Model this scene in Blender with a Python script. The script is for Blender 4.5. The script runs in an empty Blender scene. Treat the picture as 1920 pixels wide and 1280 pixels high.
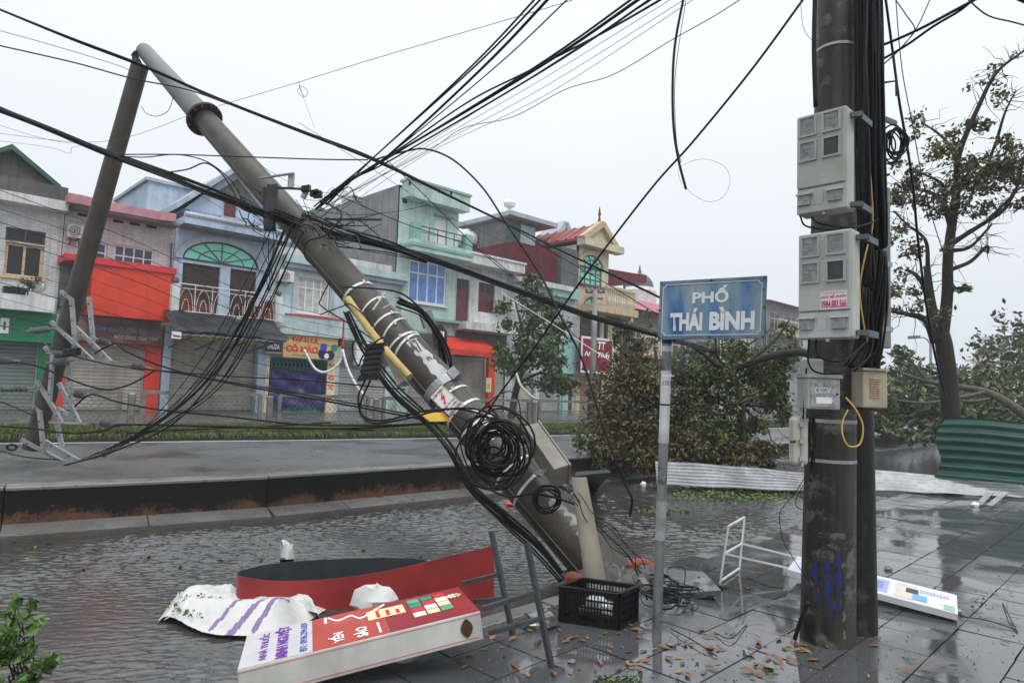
import bpy, math, random
import numpy as np
from mathutils import Vector, Matrix
random.seed(7); np.random.seed(7)
scn = bpy.context.scene
col = scn.collection
rad = math.radians

# ------------------------------------------------------------------ camera
IMG_W, IMG_H, FPX = 1920.0, 1280.0, 1250.0
CAM_H, ROLL, PITCH = 1.65, rad(2.0), math.atan(90/FPX)
CAM = Vector((0, 0, CAM_H))
_f = Vector((0, math.cos(PITCH), math.sin(PITCH)))
_u0 = Vector((0, -math.sin(PITCH), math.cos(PITCH)))
_r0 = Vector((1, 0, 0))
_r = _r0*math.cos(ROLL) + _u0*math.sin(ROLL)
_u = -_r0*math.sin(ROLL) + _u0*math.cos(ROLL)
cd = bpy.data.cameras.new('camera')
cam = bpy.data.objects.new('camera', cd); col.objects.link(cam)
cam.matrix_world = Matrix(((_r.x, _u.x, -_f.x, 0), (_r.y, _u.y, -_f.y, 0), (_r.z, _u.z, -_f.z, CAM_H), (0, 0, 0, 1)))
cd.sensor_width = 36.0; cd.lens = 36.0*FPX/IMG_W
cd.clip_start = 0.05; cd.clip_end = 2000
scn.camera = cam
HAZE = 0.0013

# ------------------------------------------------------------------ overcast sky, soft sun, exposure
SUN_EL, SUN_AZ = rad(58), rad(150)
wd = bpy.data.worlds.new('World'); scn.world = wd; wd.use_nodes = True
nt = wd.node_tree; nt.nodes.clear()
def _n(t, **k):
    n = nt.nodes.new(t)
    for a, b in k.items(): setattr(n, a, b)
    return n
out = _n('ShaderNodeOutputWorld')
sky = _n('ShaderNodeTexSky'); sky.sky_type = 'NISHITA'; sky.sun_disc = False
sky.sun_elevation = SUN_EL; sky.sun_rotation = SUN_AZ; sky.air_density = 2.0; sky.dust_density = 8.0
bg1 = _n('ShaderNodeBackground'); bg1.inputs[1].default_value = 0.08
nt.links.new(sky.outputs[0], bg1.inputs[0])
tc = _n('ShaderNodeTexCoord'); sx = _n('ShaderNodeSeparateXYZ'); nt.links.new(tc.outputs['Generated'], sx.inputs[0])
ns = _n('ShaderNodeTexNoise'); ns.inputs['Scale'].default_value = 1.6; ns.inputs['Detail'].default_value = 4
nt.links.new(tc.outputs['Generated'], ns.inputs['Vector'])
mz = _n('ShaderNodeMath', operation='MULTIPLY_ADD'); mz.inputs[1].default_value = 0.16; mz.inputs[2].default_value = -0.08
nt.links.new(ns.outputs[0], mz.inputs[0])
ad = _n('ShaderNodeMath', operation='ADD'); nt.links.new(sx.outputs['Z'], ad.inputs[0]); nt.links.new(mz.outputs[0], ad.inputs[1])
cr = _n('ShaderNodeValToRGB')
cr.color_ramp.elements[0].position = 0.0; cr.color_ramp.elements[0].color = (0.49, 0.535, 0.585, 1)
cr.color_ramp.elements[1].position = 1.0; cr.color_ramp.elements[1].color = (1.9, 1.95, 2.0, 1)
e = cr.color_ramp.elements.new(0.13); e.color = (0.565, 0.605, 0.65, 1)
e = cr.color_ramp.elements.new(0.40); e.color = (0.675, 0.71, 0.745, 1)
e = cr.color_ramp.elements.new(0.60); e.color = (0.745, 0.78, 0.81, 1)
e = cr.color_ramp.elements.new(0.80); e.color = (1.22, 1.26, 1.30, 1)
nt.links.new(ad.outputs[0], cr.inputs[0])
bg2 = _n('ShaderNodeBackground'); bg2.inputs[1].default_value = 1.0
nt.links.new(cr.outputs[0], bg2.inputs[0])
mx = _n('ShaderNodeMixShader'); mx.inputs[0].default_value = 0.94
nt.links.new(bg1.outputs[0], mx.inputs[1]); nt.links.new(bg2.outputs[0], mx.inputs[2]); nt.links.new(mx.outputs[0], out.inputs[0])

sl = bpy.data.lights.new('sun', 'SUN'); sl.energy = 0.9; sl.angle = rad(25); sl.color = (1.0, 0.98, 0.95)
so = bpy.data.objects.new('sun', sl); col.objects.link(so)
_sd = Vector((math.sin(SUN_AZ)*math.cos(SUN_EL), math.cos(SUN_AZ)*math.cos(SUN_EL), math.sin(SUN_EL)))
so.rotation_euler = (-_sd).to_track_quat('-Z', 'Y').to_euler()

vs = scn.view_settings; vs.view_transform = 'Standard'; vs.look = 'None'; vs.gamma = 1.0; vs.exposure = 0.55; vs.use_curve_mapping = False
try:
    scn.cycles.volume_step_rate = 4; scn.cycles.volume_bounces = 1; scn.cycles.max_bounces = 6
    scn.cycles.diffuse_bounces = 3; scn.cycles.glossy_bounces = 3; scn.cycles.transparent_max_bounces = 8
    scn.cycles.use_denoising = True
except Exception: pass

# ------------------------------------------------------------------ photograph pixel -> place helpers
def ray(x, y): return _f + _r*((x-960)/FPX) + _u*((640-y)/FPX)
def G(x, y, z=0.0):
    d = ray(x, y); return CAM + d*((z-CAM_H)/d.z)
def P(x, y, d):
    v = ray(x, y); return CAM + v*(d/v.y)
FA = rad(46)
FU = Vector((math.sin(FA), math.cos(FA), 0)); FN = Vector((-math.cos(FA), math.sin(FA), 0))
FV0 = FN.dot(Vector((-8.98, 24.82, 0)))
def FX(u, w, z): return FU*u + FN*(FV0+w) + Vector((0, 0, z))
def fp(x, y, w=0.0):
    d = ray(x, y); s = (FV0+w)/(FN.dot(d)); p = CAM + d*s
    return FU.dot(p), p.z
def R4(x0, y0, x1, y1, w=0.0):
    ym, xm = (y0+y1)/2, (x0+x1)/2
    return fp(x0, ym, w)[0], fp(x1, ym, w)[0], fp(xm, y1, w)[1], fp(xm, y0, w)[1]
FM = Matrix(((FU.x, FN.x, 0, FN.x*FV0), (FU.y, FN.y, 0, FN.y*FV0), (0, 0, 1, 0), (0, 0, 0, 1)))
SA = rad(45)
SU = Vector((math.sin(SA), math.cos(SA), 0)); SV = Vector((-math.cos(SA), math.sin(SA), 0))
def S(u, v, z=0.0): return SU*u + SV*v + Vector((0, 0, z))

# ------------------------------------------------------------------ materials
MATS = {}; ALB = 1.0
def mat(name, c, rough=.6, var=.12, scale=6, bump=.0, streak=0.0, streak_c=(.05, .05, .045), metal=0.0, spec=.32, bscale=40, c2=None, c2t=.55, c2w=.08, c2scale=2.0, brick=None, alpha=None, trans=0):
    if name in MATS: return MATS[name]
    k_ = ALB*(.62 if max(c) < .12 else .82 if max(c) < .32 else 1.0); c = tuple(x*k_ for x in c)
    m = bpy.data.materials.new(name); MATS[name] = m; m.use_nodes = True
    t = m.node_tree; N = t.nodes; L = t.links; b = N['Principled BSDF']
    b.inputs['Roughness'].default_value = rough; b.inputs['Metallic'].default_value = metal
    b.inputs['Specular IOR Level'].default_value = spec
    if trans: b.inputs['Transmission Weight'].default_value = trans
    g = N.new('ShaderNodeNewGeometry')
    no = N.new('ShaderNodeTexNoise'); no.inputs['Scale'].default_value = scale; no.inputs['Detail'].default_value = 5; no.inputs['Roughness'].default_value = .6
    L.new(g.outputs['Position'], no.inputs['Vector'])
    ra = N.new('ShaderNodeValToRGB')
    lo = [max(0, x*(1-var*1.6)) for x in c]; hi = [min(1, x*(1+var*1.2)) for x in c]
    ra.color_ramp.elements[0].position = .3; ra.color_ramp.elements[0].color = (*lo, 1)
    ra.color_ramp.elements[1].position = .7; ra.color_ramp.elements[1].color = (*hi, 1)
    L.new(no.outputs[0], ra.inputs[0]); cur = ra.outputs[0]
    def mixc(f, a, bcol):
        mm = N.new('ShaderNodeMix'); mm.data_type = 'RGBA'
        L.new(f, mm.inputs[0]); L.new(a, mm.inputs[6])
        if isinstance(bcol, tuple): mm.inputs[7].default_value = (*bcol, 1)
        else: L.new(bcol, mm.inputs[7])
        return mm.outputs[2]
    hsrc = None
    if brick:
        mp = N.new('ShaderNodeMapping'); mp.vector_type = 'POINT'; mp.inputs['Rotation'].default_value = (0, 0, -(math.pi/2-FA))
        L.new(g.outputs['Position'], mp.inputs['Vector'])
        sp = N.new('ShaderNodeSeparateXYZ'); L.new(mp.outputs[0], sp.inputs[0])
        cb = N.new('ShaderNodeCombineXYZ'); L.new(sp.outputs['X'], cb.inputs[0]); L.new(sp.outputs['Z'], cb.inputs[1])
        bt = N.new('ShaderNodeTexBrick'); bt.inputs['Scale'].default_value = 1.0
        bt.inputs['Brick Width'].default_value = brick[0]; bt.inputs['Row Height'].default_value = brick[1]; bt.inputs['Mortar Size'].default_value = brick[2]
        bt.inputs['Color1'].default_value = (1, 1, 1, 1); bt.inputs['Color2'].default_value = (.86, .86, .86, 1); bt.inputs['Mortar'].default_value = (.55, .55, .55, 1)
        L.new(cb.outputs[0], bt.inputs['Vector'])
        mm = N.new('ShaderNodeMix'); mm.data_type = 'RGBA'; mm.blend_type = 'MULTIPLY'; mm.inputs[0].default_value = 1
        L.new(cur, mm.inputs[6]); L.new(bt.outputs[0], mm.inputs[7]); cur = mm.outputs[2]; hsrc = bt.outputs['Fac']
    if c2:
        n2 = N.new('ShaderNodeTexNoise'); n2.inputs['Scale'].default_value = c2scale; n2.inputs['Detail'].default_value = 6; n2.inputs['Roughness'].default_value = .65
        L.new(g.outputs['Position'], n2.inputs['Vector'])
        r2 = N.new('ShaderNodeValToRGB'); r2.color_ramp.elements[0].position = c2t-c2w; r2.color_ramp.elements[1].position = c2t+c2w
        L.new(n2.outputs[0], r2.inputs[0]); cur = mixc(r2.outputs[0], cur, c2)
    if streak:
        mp = N.new('ShaderNodeMapping'); mp.inputs['Scale'].default_value = (5, 5, .35); L.new(g.outputs['Position'], mp.inputs['Vector'])
        n3 = N.new('ShaderNodeTexNoise'); n3.inputs['Scale'].default_value = 1.5; n3.inputs['Detail'].default_value = 6; L.new(mp.outputs[0], n3.inputs['Vector'])
        r3 = N.new('ShaderNodeValToRGB'); r3.color_ramp.elements[0].position = .44; r3.color_ramp.elements[1].position = .78
        r3.color_ramp.elements[1].color = (min(1, streak*1.4),)*3+(1,)
        L.new(n3.outputs[0], r3.inputs[0]); cur = mixc(r3.outputs[0], cur, streak_c)
    if streak:
        n4 = N.new('ShaderNodeTexNoise'); n4.inputs['Scale'].default_value = .9; n4.inputs['Detail'].default_value = 8; n4.inputs['Roughness'].default_value = .7; L.new(g.outputs['Position'], n4.inputs['Vector'])
        r4 = N.new('ShaderNodeValToRGB'); r4.color_ramp.elements[0].position = .34; r4.color_ramp.elements[0].color = (.66, .64, .60, 1); r4.color_ramp.elements[1].position = .56; r4.color_ramp.elements[1].color = (1.03, 1.03, 1.03, 1); L.new(n4.outputs[0], r4.inputs[0])
        m4 = N.new('ShaderNodeMix'); m4.data_type = 'RGBA'; m4.blend_type = 'MULTIPLY'; m4.inputs[0].default_value = .8; L.new(cur, m4.inputs[6]); L.new(r4.outputs[0], m4.inputs[7]); cur = m4.outputs[2]
    L.new(cur, b.inputs['Base Color'])
    rr = N.new('ShaderNodeMapRange'); rr.inputs[3].default_value = max(.02, rough-.12); rr.inputs[4].default_value = min(1, rough+.12)
    L.new(no.outputs[0], rr.inputs[0]); L.new(rr.outputs[0], b.inputs['Roughness'])
    if bump or brick:
        nb = N.new('ShaderNodeTexNoise'); nb.inputs['Scale'].default_value = bscale; nb.inputs['Detail'].default_value = 4
        L.new(g.outputs['Position'], nb.inputs['Vector'])
        bp = N.new('ShaderNodeBump'); bp.inputs['Strength'].default_value = min(1, max(bump, .15)); bp.inputs['Distance'].default_value = .02
        L.new(nb.outputs[0], bp.inputs['Height']); L.new(bp.outputs[0], b.inputs['Normal'])
    return m
def emat(name, c):   # flat painted / printed colour
    return mat(name, c, rough=.45, var=.06)

# ------------------------------------------------------------------ mesh building
WL = {}
def loc_of(o): return WL.get(o.name, Vector((0, 0, 0)))
def tag(o, label=None, cat=None, group=None, kind=None):
    if label: o['label'] = label
    if cat: o['category'] = cat
    if group: o['group'] = group
    if kind: o['kind'] = kind
    return o
def empty(name, loc, label=None, cat=None, group=None, kind=None):
    o = bpy.data.objects.new(name, None); o.empty_display_size = .1
    col.objects.link(o); o.location = loc; WL[o.name] = Vector(loc)
    return tag(o, label, cat, group, kind)
class MB:
    def __init__(s, M=None): s.v = []; s.f = []; s.mi = []; s.M = M; s.cm = 0
    def pts(s, ps):
        i = len(s.v)
        for p in ps:
            p = Vector(p); s.v.append(s.M @ p if s.M else p)
        return i
    def face(s, idx): s.f.append(tuple(idx)); s.mi.append(s.cm)
    def quad(s, a, b, c, d):
        i = s.pts([a, b, c, d]); s.face((i, i+1, i+2, i+3)); return s
    def box(s, x0, x1, y0, y1, z0, z1):
        i = s.pts([(x0,y0,z0),(x1,y0,z0),(x1,y1,z0),(x0,y1,z0),(x0,y0,z1),(x1,y0,z1),(x1,y1,z1),(x0,y1,z1)])
        for q in ((0,3,2,1),(4,5,6,7),(0,1,5,4),(1,2,6,5),(2,3,7,6),(3,0,4,7)): s.face([i+k for k in q])
        return s
    def obox(s, c, ex, ey, ez):     # centre and half vectors
        c = Vector(c); ex = Vector(ex); ey = Vector(ey); ez = Vector(ez)
        i = s.pts([c-ex-ey-ez, c+ex-ey-ez, c+ex+ey-ez, c-ex+ey-ez, c-ex-ey+ez, c+ex-ey+ez, c+ex+ey+ez, c-ex+ey+ez])
        for q in ((0,3,2,1),(4,5,6,7),(0,1,5,4),(1,2,6,5),(2,3,7,6),(3,0,4,7)): s.face([i+k for k in q])
        return s
    def hexa(s, b, t):              # 4 bottom, 4 top points
        i = s.pts(list(b)+list(t))
        for q in ((0,3,2,1),(4,5,6,7),(0,1,5,4),(1,2,6,5),(2,3,7,6),(3,0,4,7)): s.face([i+k for k in q])
        return s
    def bar(s, a, b, w, h=None, up=(0, 0, 1)):
        a = Vector(a); b = Vector(b); h = h or w; d = (b-a)
        if d.length < 1e-6: return s
        dn = d.normalized(); up = Vector(up)
        if abs(dn.dot(up)) > .98: up = Vector((1, 0, 0))
        sx_ = dn.cross(up).normalized(); sy_ = sx_.cross(dn)
        return s.obox((a+b)/2, sx_*(w/2), d/2, sy_*(h/2))
    def tube(s, path, r, n=6, cap=True):
        path = [Vector(p) for p in path]; k = len(path)
        rs = r if isinstance(r, (list, tuple)) else [r]*k
        t0 = (path[1]-path[0]).normalized()
        ref = Vector((0, 0, 1)) if abs(t0.z) < .9 else Vector((1, 0, 0))
        a = t0.cross(ref).normalized(); rings = []
        for i, p in enumerate(path):
            t = (path[min(i+1, k-1)]-path[max(i-1, 0)])
            t = t.normalized() if t.length > 1e-9 else t0
            a = (a - t*a.dot(t))
            a = a.normalized() if a.length > 1e-6 else t.orthogonal().normalized()
            b = t.cross(a)
            rings.append(s.pts([p + (a*math.cos(2*math.pi*j/n)+b*math.sin(2*math.pi*j/n))*rs[i] for j in range(n)]))
        for i in range(k-1):
            for j in range(n):
                s.face((rings[i]+j, rings[i]+(j+1) % n, rings[i+1]+(j+1) % n, rings[i+1]+j))
        if cap:
            s.face([rings[0]+j for j in range(n)][::-1]); s.face([rings[-1]+j for j in range(n)])
        return s
    def prism(s, poly, off):        # polygon of points extruded by off
        poly = [Vector(p) for p in poly]; off = Vector(off); n = len(poly)
        i = s.pts(poly + [p+off for p in poly])
        s.face(list(range(i, i+n))[::-1]); s.face(range(i+n, i+2*n))
        for j in range(n): s.face((i+j, i+(j+1) % n, i+n+(j+1) % n, i+n+j))
        return s
    def grid(s, fn, nu, nv, thick=None):
        def put(sg):
            i = len(s.v)
            for a in range(nu+1):
                for b in range(nv+1):
                    p, nn = fn(a/nu, b/nv); s.pts([Vector(p)+Vector(nn)*sg])
            for a in range(nu):
                for b in range(nv):
                    k = i+a*(nv+1)+b; q = (k, k+nv+1, k+nv+2, k+1)
                    s.face(q if sg >= 0 else q[::-1])
        if thick: put(thick/2); put(-thick/2)
        else: put(0)
        return s
    def lathe(s, c, prof, n=16, axis=(0, 0, 1)):
        ax = Vector(axis).normalized(); a = ax.orthogonal().normalized(); b = ax.cross(a); c = Vector(c); rg = []
        for (r, h) in prof: rg.append(s.pts([c+ax*h+(a*math.cos(2*math.pi*j/n)+b*math.sin(2*math.pi*j/n))*r for j in range(n)]))
        for i in range(len(rg)-1):
            for j in range(n): s.face((rg[i]+j, rg[i]+(j+1) % n, rg[i+1]+(j+1) % n, rg[i+1]+j))
        s.face([rg[0]+j for j in range(n)][::-1]); s.face([rg[-1]+j for j in range(n)])
        return s
    def build(s, name, m, parent=None, smooth=False, label=None, cat=None, group=None, kind=None, bevel=0, at=None):
        L0 = loc_of(parent) if parent else (Vector(at) if at is not None else Vector((0, 0, 0)))
        me = bpy.data.meshes.new(name)
        me.from_pydata([tuple(v-L0) for v in s.v], [], s.f)
        ms = m if isinstance(m, (list, tuple)) else [m]
        for x in ms: me.materials.append(x)
        if len(ms) > 1: me.polygons.foreach_set('material_index', s.mi)
        if smooth: me.polygons.foreach_set('use_smooth', [True]*len(me.polygons))
        me.update()
        o = bpy.data.objects.new(name, me); col.objects.link(o)
        if parent: o.parent = parent
        elif at is not None: o.location = L0
        WL[o.name] = L0
        if smooth and smooth != 'all':
            try: me.set_sharp_from_angle(angle=rad(40))
            except Exception: pass
        if bevel:
            bm = o.modifiers.new('bevel', 'BEVEL'); bm.width = bevel; bm.segments = 2; bm.limit_method = 'ANGLE'
        return tag(o, label, cat, group, kind)
def spline(pts, n=10):
    pts = [Vector(p) for p in pts]
    if len(pts) == 2: return [pts[0].lerp(pts[1], i/n) for i in range(n+1)]
    q = [pts[0]*2-pts[1]]+pts+[pts[-1]*2-pts[-2]]; o = []
    for i in range(1, len(q)-2):
        a, b, c, d = q[i-1:i+3]
        for k in range(n):
            t = k/n
            o.append(((b*2)+(c-a)*t+(a*2-b*5+c*4-d)*t*t+(b*3-a-c*3+d)*t**3)*.5)
    o.append(pts[-1]); return o
def cable(pts, r, m, label, group=None, name='cable', n=8, seg=5, cat='cable', parent=None):
    path = spline([P(*p) if len(p) == 3 and not isinstance(p, Vector) else p for p in pts], n)
    if parent: return MB().tube(path, r, seg).build(name, m, parent, smooth='all')
    return MB().tube(path, r, seg).build(name, m, None, smooth='all', label=label, cat=cat, group=group, at=path[0])
def bundle(pts, n, spread, r, m, label, name='cable_bundle', group=None, wob=1.0, cat='cable bundle', seg=5, taper=None):
    base = spline([P(*p) if not isinstance(p, Vector) else p for p in pts], 10)
    root = empty(name, base[0], label, cat, group); K = len(base)
    for k in range(n):
        a0, a1, ph = random.uniform(0, 6.28), random.uniform(-3, 3)*wob, random.uniform(0, 6)
        rr = spread*math.sqrt(random.random()); path = []
        for i, p in enumerate(base):
            t = i/(K-1); d = (base[min(i+1, K-1)]-base[max(i-1, 0)]).normalized()
            s_ = d.cross(Vector((0, 0, 1)));  s_ = s_.normalized() if s_.length > .05 else Vector((1, 0, 0))
            u_ = s_.cross(d); R_ = rr*(1+.4*math.sin(ph+t*7*wob)) * (taper(t) if taper else 1)
            path.append(p+s_*math.cos(a0+a1*t)*R_+u_*math.sin(a0+a1*t)*R_)
        MB().tube(path, r*random.uniform(.7, 1.3), seg).build('strand', m, root, smooth='all')
    return root
def put_text(parent, name, body, o, ex, ey, m, off=.004, bold=.0, font=None, space=1.0, shear=0):
    cu = bpy.data.curves.new('txt', 'FONT'); cu.body = body; cu.align_x = 'LEFT'; cu.offset = bold; cu.space_line = .95; cu.space_character = space
    cu.resolution_u = 3; cu.shear = shear
    ob = bpy.data.objects.new('txt', cu); me = bpy.data.meshes.new_from_object(ob)
    n = len(me.vertices)
    if n == 0: return None
    co = np.empty(n*3); me.vertices.foreach_get('co', co); co = co.reshape(-1, 3)
    mn = co.min(0); mxx = co.max(0); sz = np.maximum(mxx-mn, 1e-6)
    o = Vector(o); ex = Vector(ex); ey = Vector(ey); nn = ex.cross(ey).normalized()*off
    L0 = loc_of(parent); res = []
    for p in co:
        a = (p[0]-mn[0])/sz[0]; b = (p[1]-mn[1])/sz[1]
        q = o+ex*float(a)+ey*float(b)+nn-L0; res += [q.x, q.y, q.z]
    me.vertices.foreach_set('co', res); me.materials.clear(); me.materials.append(m); me.update()
    t = bpy.data.objects.new(name, me); col.objects.link(t); t.parent = parent; WL[t.name] = L0
    bpy.data.objects.remove(ob); bpy.data.curves.remove(cu)
    return t
def leaf_mesh(name, cents, size, mats, weights, parent=None, at=None, flat=0.0, aspect=.5, droop=.0, **tg):
    """many small bent leaves, one per centre"""
    c = np.asarray(cents, float); n = len(c)
    L0 = np.array(loc_of(parent)) if parent else np.array(at if at is not None else (0, 0, 0), float)
    sz = size*np.random.uniform(.6, 1.35, n)
    d = np.random.normal(size=(n, 3)); d[:, 2] = d[:, 2]*(1-flat)-droop; d /= np.linalg.norm(d, axis=1)[:, None]
    r = np.random.normal(size=(n, 3)); s = np.cross(d, r); s /= np.linalg.norm(s, axis=1)[:, None]+1e-9
    nn = np.cross(d, s); h = sz[:, None]
    v = np.stack([c-d*h*.5, c+s*h*aspect*.5+nn*h*.08, c+d*h*.5, c-s*h*aspect*.5+nn*h*.08], 1).reshape(-1, 3)-L0
    fa = np.arange(n*4).reshape(-1, 4)
    me = bpy.data.meshes.new(name); me.from_pydata(v.tolist(), [], fa.tolist())
    for m in mats: me.materials.append(m)
    me.polygons.foreach_set('material_index', np.random.choice(len(mats), n, p=np.array(weights)/sum(weights)).astype(np.int32))
    me.update()
    o = bpy.data.objects.new(name, me); col.objects.link(o); WL[o.name] = Vector(L0.tolist())
    if parent: o.parent = parent
    else: o.location = L0.tolist()
    return tag(o, tg.get('label'), tg.get('cat'), tg.get('group'), tg.get('kind'))
def blob(c, r, n, shell=.5):
    """n random points in an ellipsoid, gathered towards clumps"""
    c = np.array(c, float); r = np.array(r, float)
    k = max(3, n//60); cl = np.random.normal(size=(k, 3)); cl /= np.linalg.norm(cl, axis=1)[:, None]
    cl *= (np.random.random(k)**(shell))[:, None]
    p = cl[np.random.randint(0, k, n)]+np.random.normal(scale=.17, size=(n, 3))
    return c+p*r
# ------------------------------------------------------------------ ground materials
def wet_mat(name, dry, wet_rough=.06, dry_rough=.4, pscale=.9, pt=.5, pw=.1, speck=.5, bump=.25, bdist=.004):
    m = bpy.data.materials.new(name); MATS[name] = m; m.use_nodes = True
    t = m.node_tree; N = t.nodes; L = t.links; b = N['Principled BSDF']
    g = N.new('ShaderNodeNewGeometry')
    def noise(sc, det=5, ro=.6):
        n = N.new('ShaderNodeTexNoise'); n.inputs['Scale'].default_value = sc; n.inputs['Detail'].default_value = det; n.inputs['Roughness'].default_value = ro
        L.new(g.outputs['Position'], n.inputs['Vector']); return n.outputs[0]
    def ramp(src, a, bb, c0=(0, 0, 0), c1=(1, 1, 1)):
        r = N.new('ShaderNodeValToRGB'); r.color_ramp.elements[0].position = a; r.color_ramp.elements[1].position = bb
        r.color_ramp.elements[0].color = (*c0, 1); r.color_ramp.elements[1].color = (*c1, 1); L.new(src, r.inputs[0]); return r.outputs[0]
    pud = ramp(noise(pscale, 6, .55), pt-pw, pt+pw)
    big = ramp(noise(.5, 3), .3, .7, [x*.75 for x in dry], [x*1.25 for x in dry])
    sp = ramp(noise(140, 2, .8), .42, .72, (1-speck,)*3, (1+speck,)*3)
    mm = N.new('ShaderNodeMix'); mm.data_type = 'RGBA'; mm.blend_type = 'MULTIPLY'; mm.inputs[0].default_value = 1
    L.new(big, mm.inputs[6]); L.new(sp, mm.inputs[7])
    dk = N.new('ShaderNodeMix'); dk.data_type = 'RGBA'; L.new(pud, dk.inputs[0]); L.new(mm.outputs[2], dk.inputs[6])
    dk.inputs[7].default_value = (*[x*.7 for x in dry], 1); L.new(dk.outputs[2], b.inputs['Base Color'])
    rr = N.new('ShaderNodeMapRange'); rr.inputs[3].default_value = dry_rough; rr.inputs[4].default_value = wet_rough
    L.new(pud, rr.inputs[0]); L.new(rr.outputs[0], b.inputs['Roughness'])
    inv = N.new('ShaderNodeMath'); inv.operation = 'SUBTRACT'; inv.inputs[0].default_value = 1.06; L.new(pud, inv.inputs[1])
    st = N.new('ShaderNodeMath'); st.operation = 'MULTIPLY'; st.inputs[1].default_value = bump; L.new(inv.outputs[0], st.inputs[0])
    bp = N.new('ShaderNodeBump'); bp.inputs['Distance'].default_value = bdist
    L.new(st.outputs[0], bp.inputs['Strength']); L.new(noise(90, 4), bp.inputs['Height']); L.new(bp.outputs[0], b.inputs['Normal'])
    b.inputs['IOR'].default_value = 1.95
    return m
slab_m = wet_mat('wet_granite', (.095, .098, .104), .025, .42, 1.2, .42, .10, .8, bump=.35)
kerb_m = wet_mat('wet_kerb', (.16, .16, .155), .1, .4, 2, .55, .1)
road_m = wet_mat('wet_asphalt', (.085, .088, .09), .15, .4, .7, .5, .2, .5, 1.0, .03)
soil_m = wet_mat('wet_soil', (.035, .03, .025), .15, .6, 6, .55, .1, .6, 1, .03)
pave_m = wet_mat('wet_pavement', (.10, .098, .095), .15, .45, 1.5, .5, .15)
def water_mat():
    m = bpy.data.materials.new('flood_water'); m.use_nodes = True
    t = m.node_tree; N = t.nodes; L = t.links; b = N['Principled BSDF']
    g = N.new('ShaderNodeNewGeometry')
    def nz(scale3, sc, det=3, rough=.55, rotz=.0):
        mp = N.new('ShaderNodeMapping'); mp.inputs['Scale'].default_value = scale3; mp.inputs['Rotation'].default_value = (0, 0, rotz)
        L.new(g.outputs['Position'], mp.inputs['Vector'])
        n = N.new('ShaderNodeTexNoise'); n.inputs['Scale'].default_value = sc; n.inputs['Detail'].default_value = det; n.inputs['Roughness'].default_value = rough; n.inputs['Distortion'].default_value = .6
        L.new(mp.outputs[0], n.inputs['Vector']); return n.outputs[0]
    a = nz((1, 1.5, 1), 9, 4, .62, .15); c = nz((1, 1.3, 1), 30, 3, .6, -.2); big = nz((1, 1, 1), .7, 3)
    ad = N.new('ShaderNodeMath'); ad.operation = 'MULTIPLY_ADD'; ad.inputs[1].default_value = .42; L.new(c, ad.inputs[0]); L.new(a, ad.inputs[2])
    mr = N.new('ShaderNodeMapRange'); mr.inputs[1].default_value = .3; mr.inputs[2].default_value = .7; mr.inputs[3].default_value = .45; mr.inputs[4].default_value = .95
    L.new(big, mr.inputs[0])
    bp = N.new('ShaderNodeBump'); bp.inputs['Distance'].default_value = .006; L.new(mr.outputs[0], bp.inputs['Strength'])
    L.new(ad.outputs[0], bp.inputs['Height']); L.new(bp.outputs[0], b.inputs['Normal'])
    r = N.new('ShaderNodeValToRGB'); r.color_ramp.elements[0].color = (.034, .034, .033, 1); r.color_ramp.elements[1].color = (.05, .049, .047, 1)
    r.color_ramp.elements[0].position = .35; r.color_ramp.elements[1].position = .65
    L.new(big, r.inputs[0]); L.new(r.outputs[0], b.inputs['Base Color'])
    b.inputs['Roughness'].default_value = .04; b.inputs['IOR'].default_value = 1.8
    return m
water_m = water_mat()

# ------------------------------------------------------------------ ground, sidewalk, flooded lane
MB().quad((-500, -120, -.5), (700, -120, -.5), (700, 900, -.5), (-500, 900, -.5)).build('ground', road_m, kind='structure')
def strip(a, b, za, zb):   # quad strip between two polylines
    mb = MB(); n = len(a)
    i = mb.pts([Vector((p.x, p.y, za)) for p in a]+[Vector((p.x, p.y, zb)) for p in b])
    for k in range(n-1): mb.face((i+k, i+k+1, i+n+k+1, i+n+k))
    return mb
wall_line = [Vector((-17, .8, 0)), Vector((-9.5, 5.0, 0)), Vector((-5.6, 7.55, 0)), Vector((-3.23, 9.14, 0)), Vector((1.60, 13.55, 0)), Vector((7.3, 19.0, 0)), Vector((13.9, 25.5, 0)), Vector((22, 33.2, 0)), Vector((40, 50, 0))]
def resample(line, step):
    o = [line[0].copy()]
    for a, b in zip(line, line[1:]):
        k = max(1, round((b-a).length/step)); o += [a.lerp(b, (j+1)/k) for j in range(k)]
    return o
def offset(line, d):
    o = []
    for i, p in enumerate(line):
        t = (line[min(i+1, len(line)-1)]-line[max(i-1, 0)]).normalized(); o.append(p+Vector((-t.y, t.x, 0))*d)
    return o
KV = 3.62
kerb_edge = [S(u, KV-.02) for u in (-20, -5, 3, 10, 20, 50)]
WZ = -.12
wa = [S(u, KV-.05) for u in (-19, -9, -3, 1, 6, 11, 18, 24, 48)]
water = strip(wa, offset(wall_line, .02), WZ-.02, WZ-.02).build('water', water_m, kind='structure')
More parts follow.
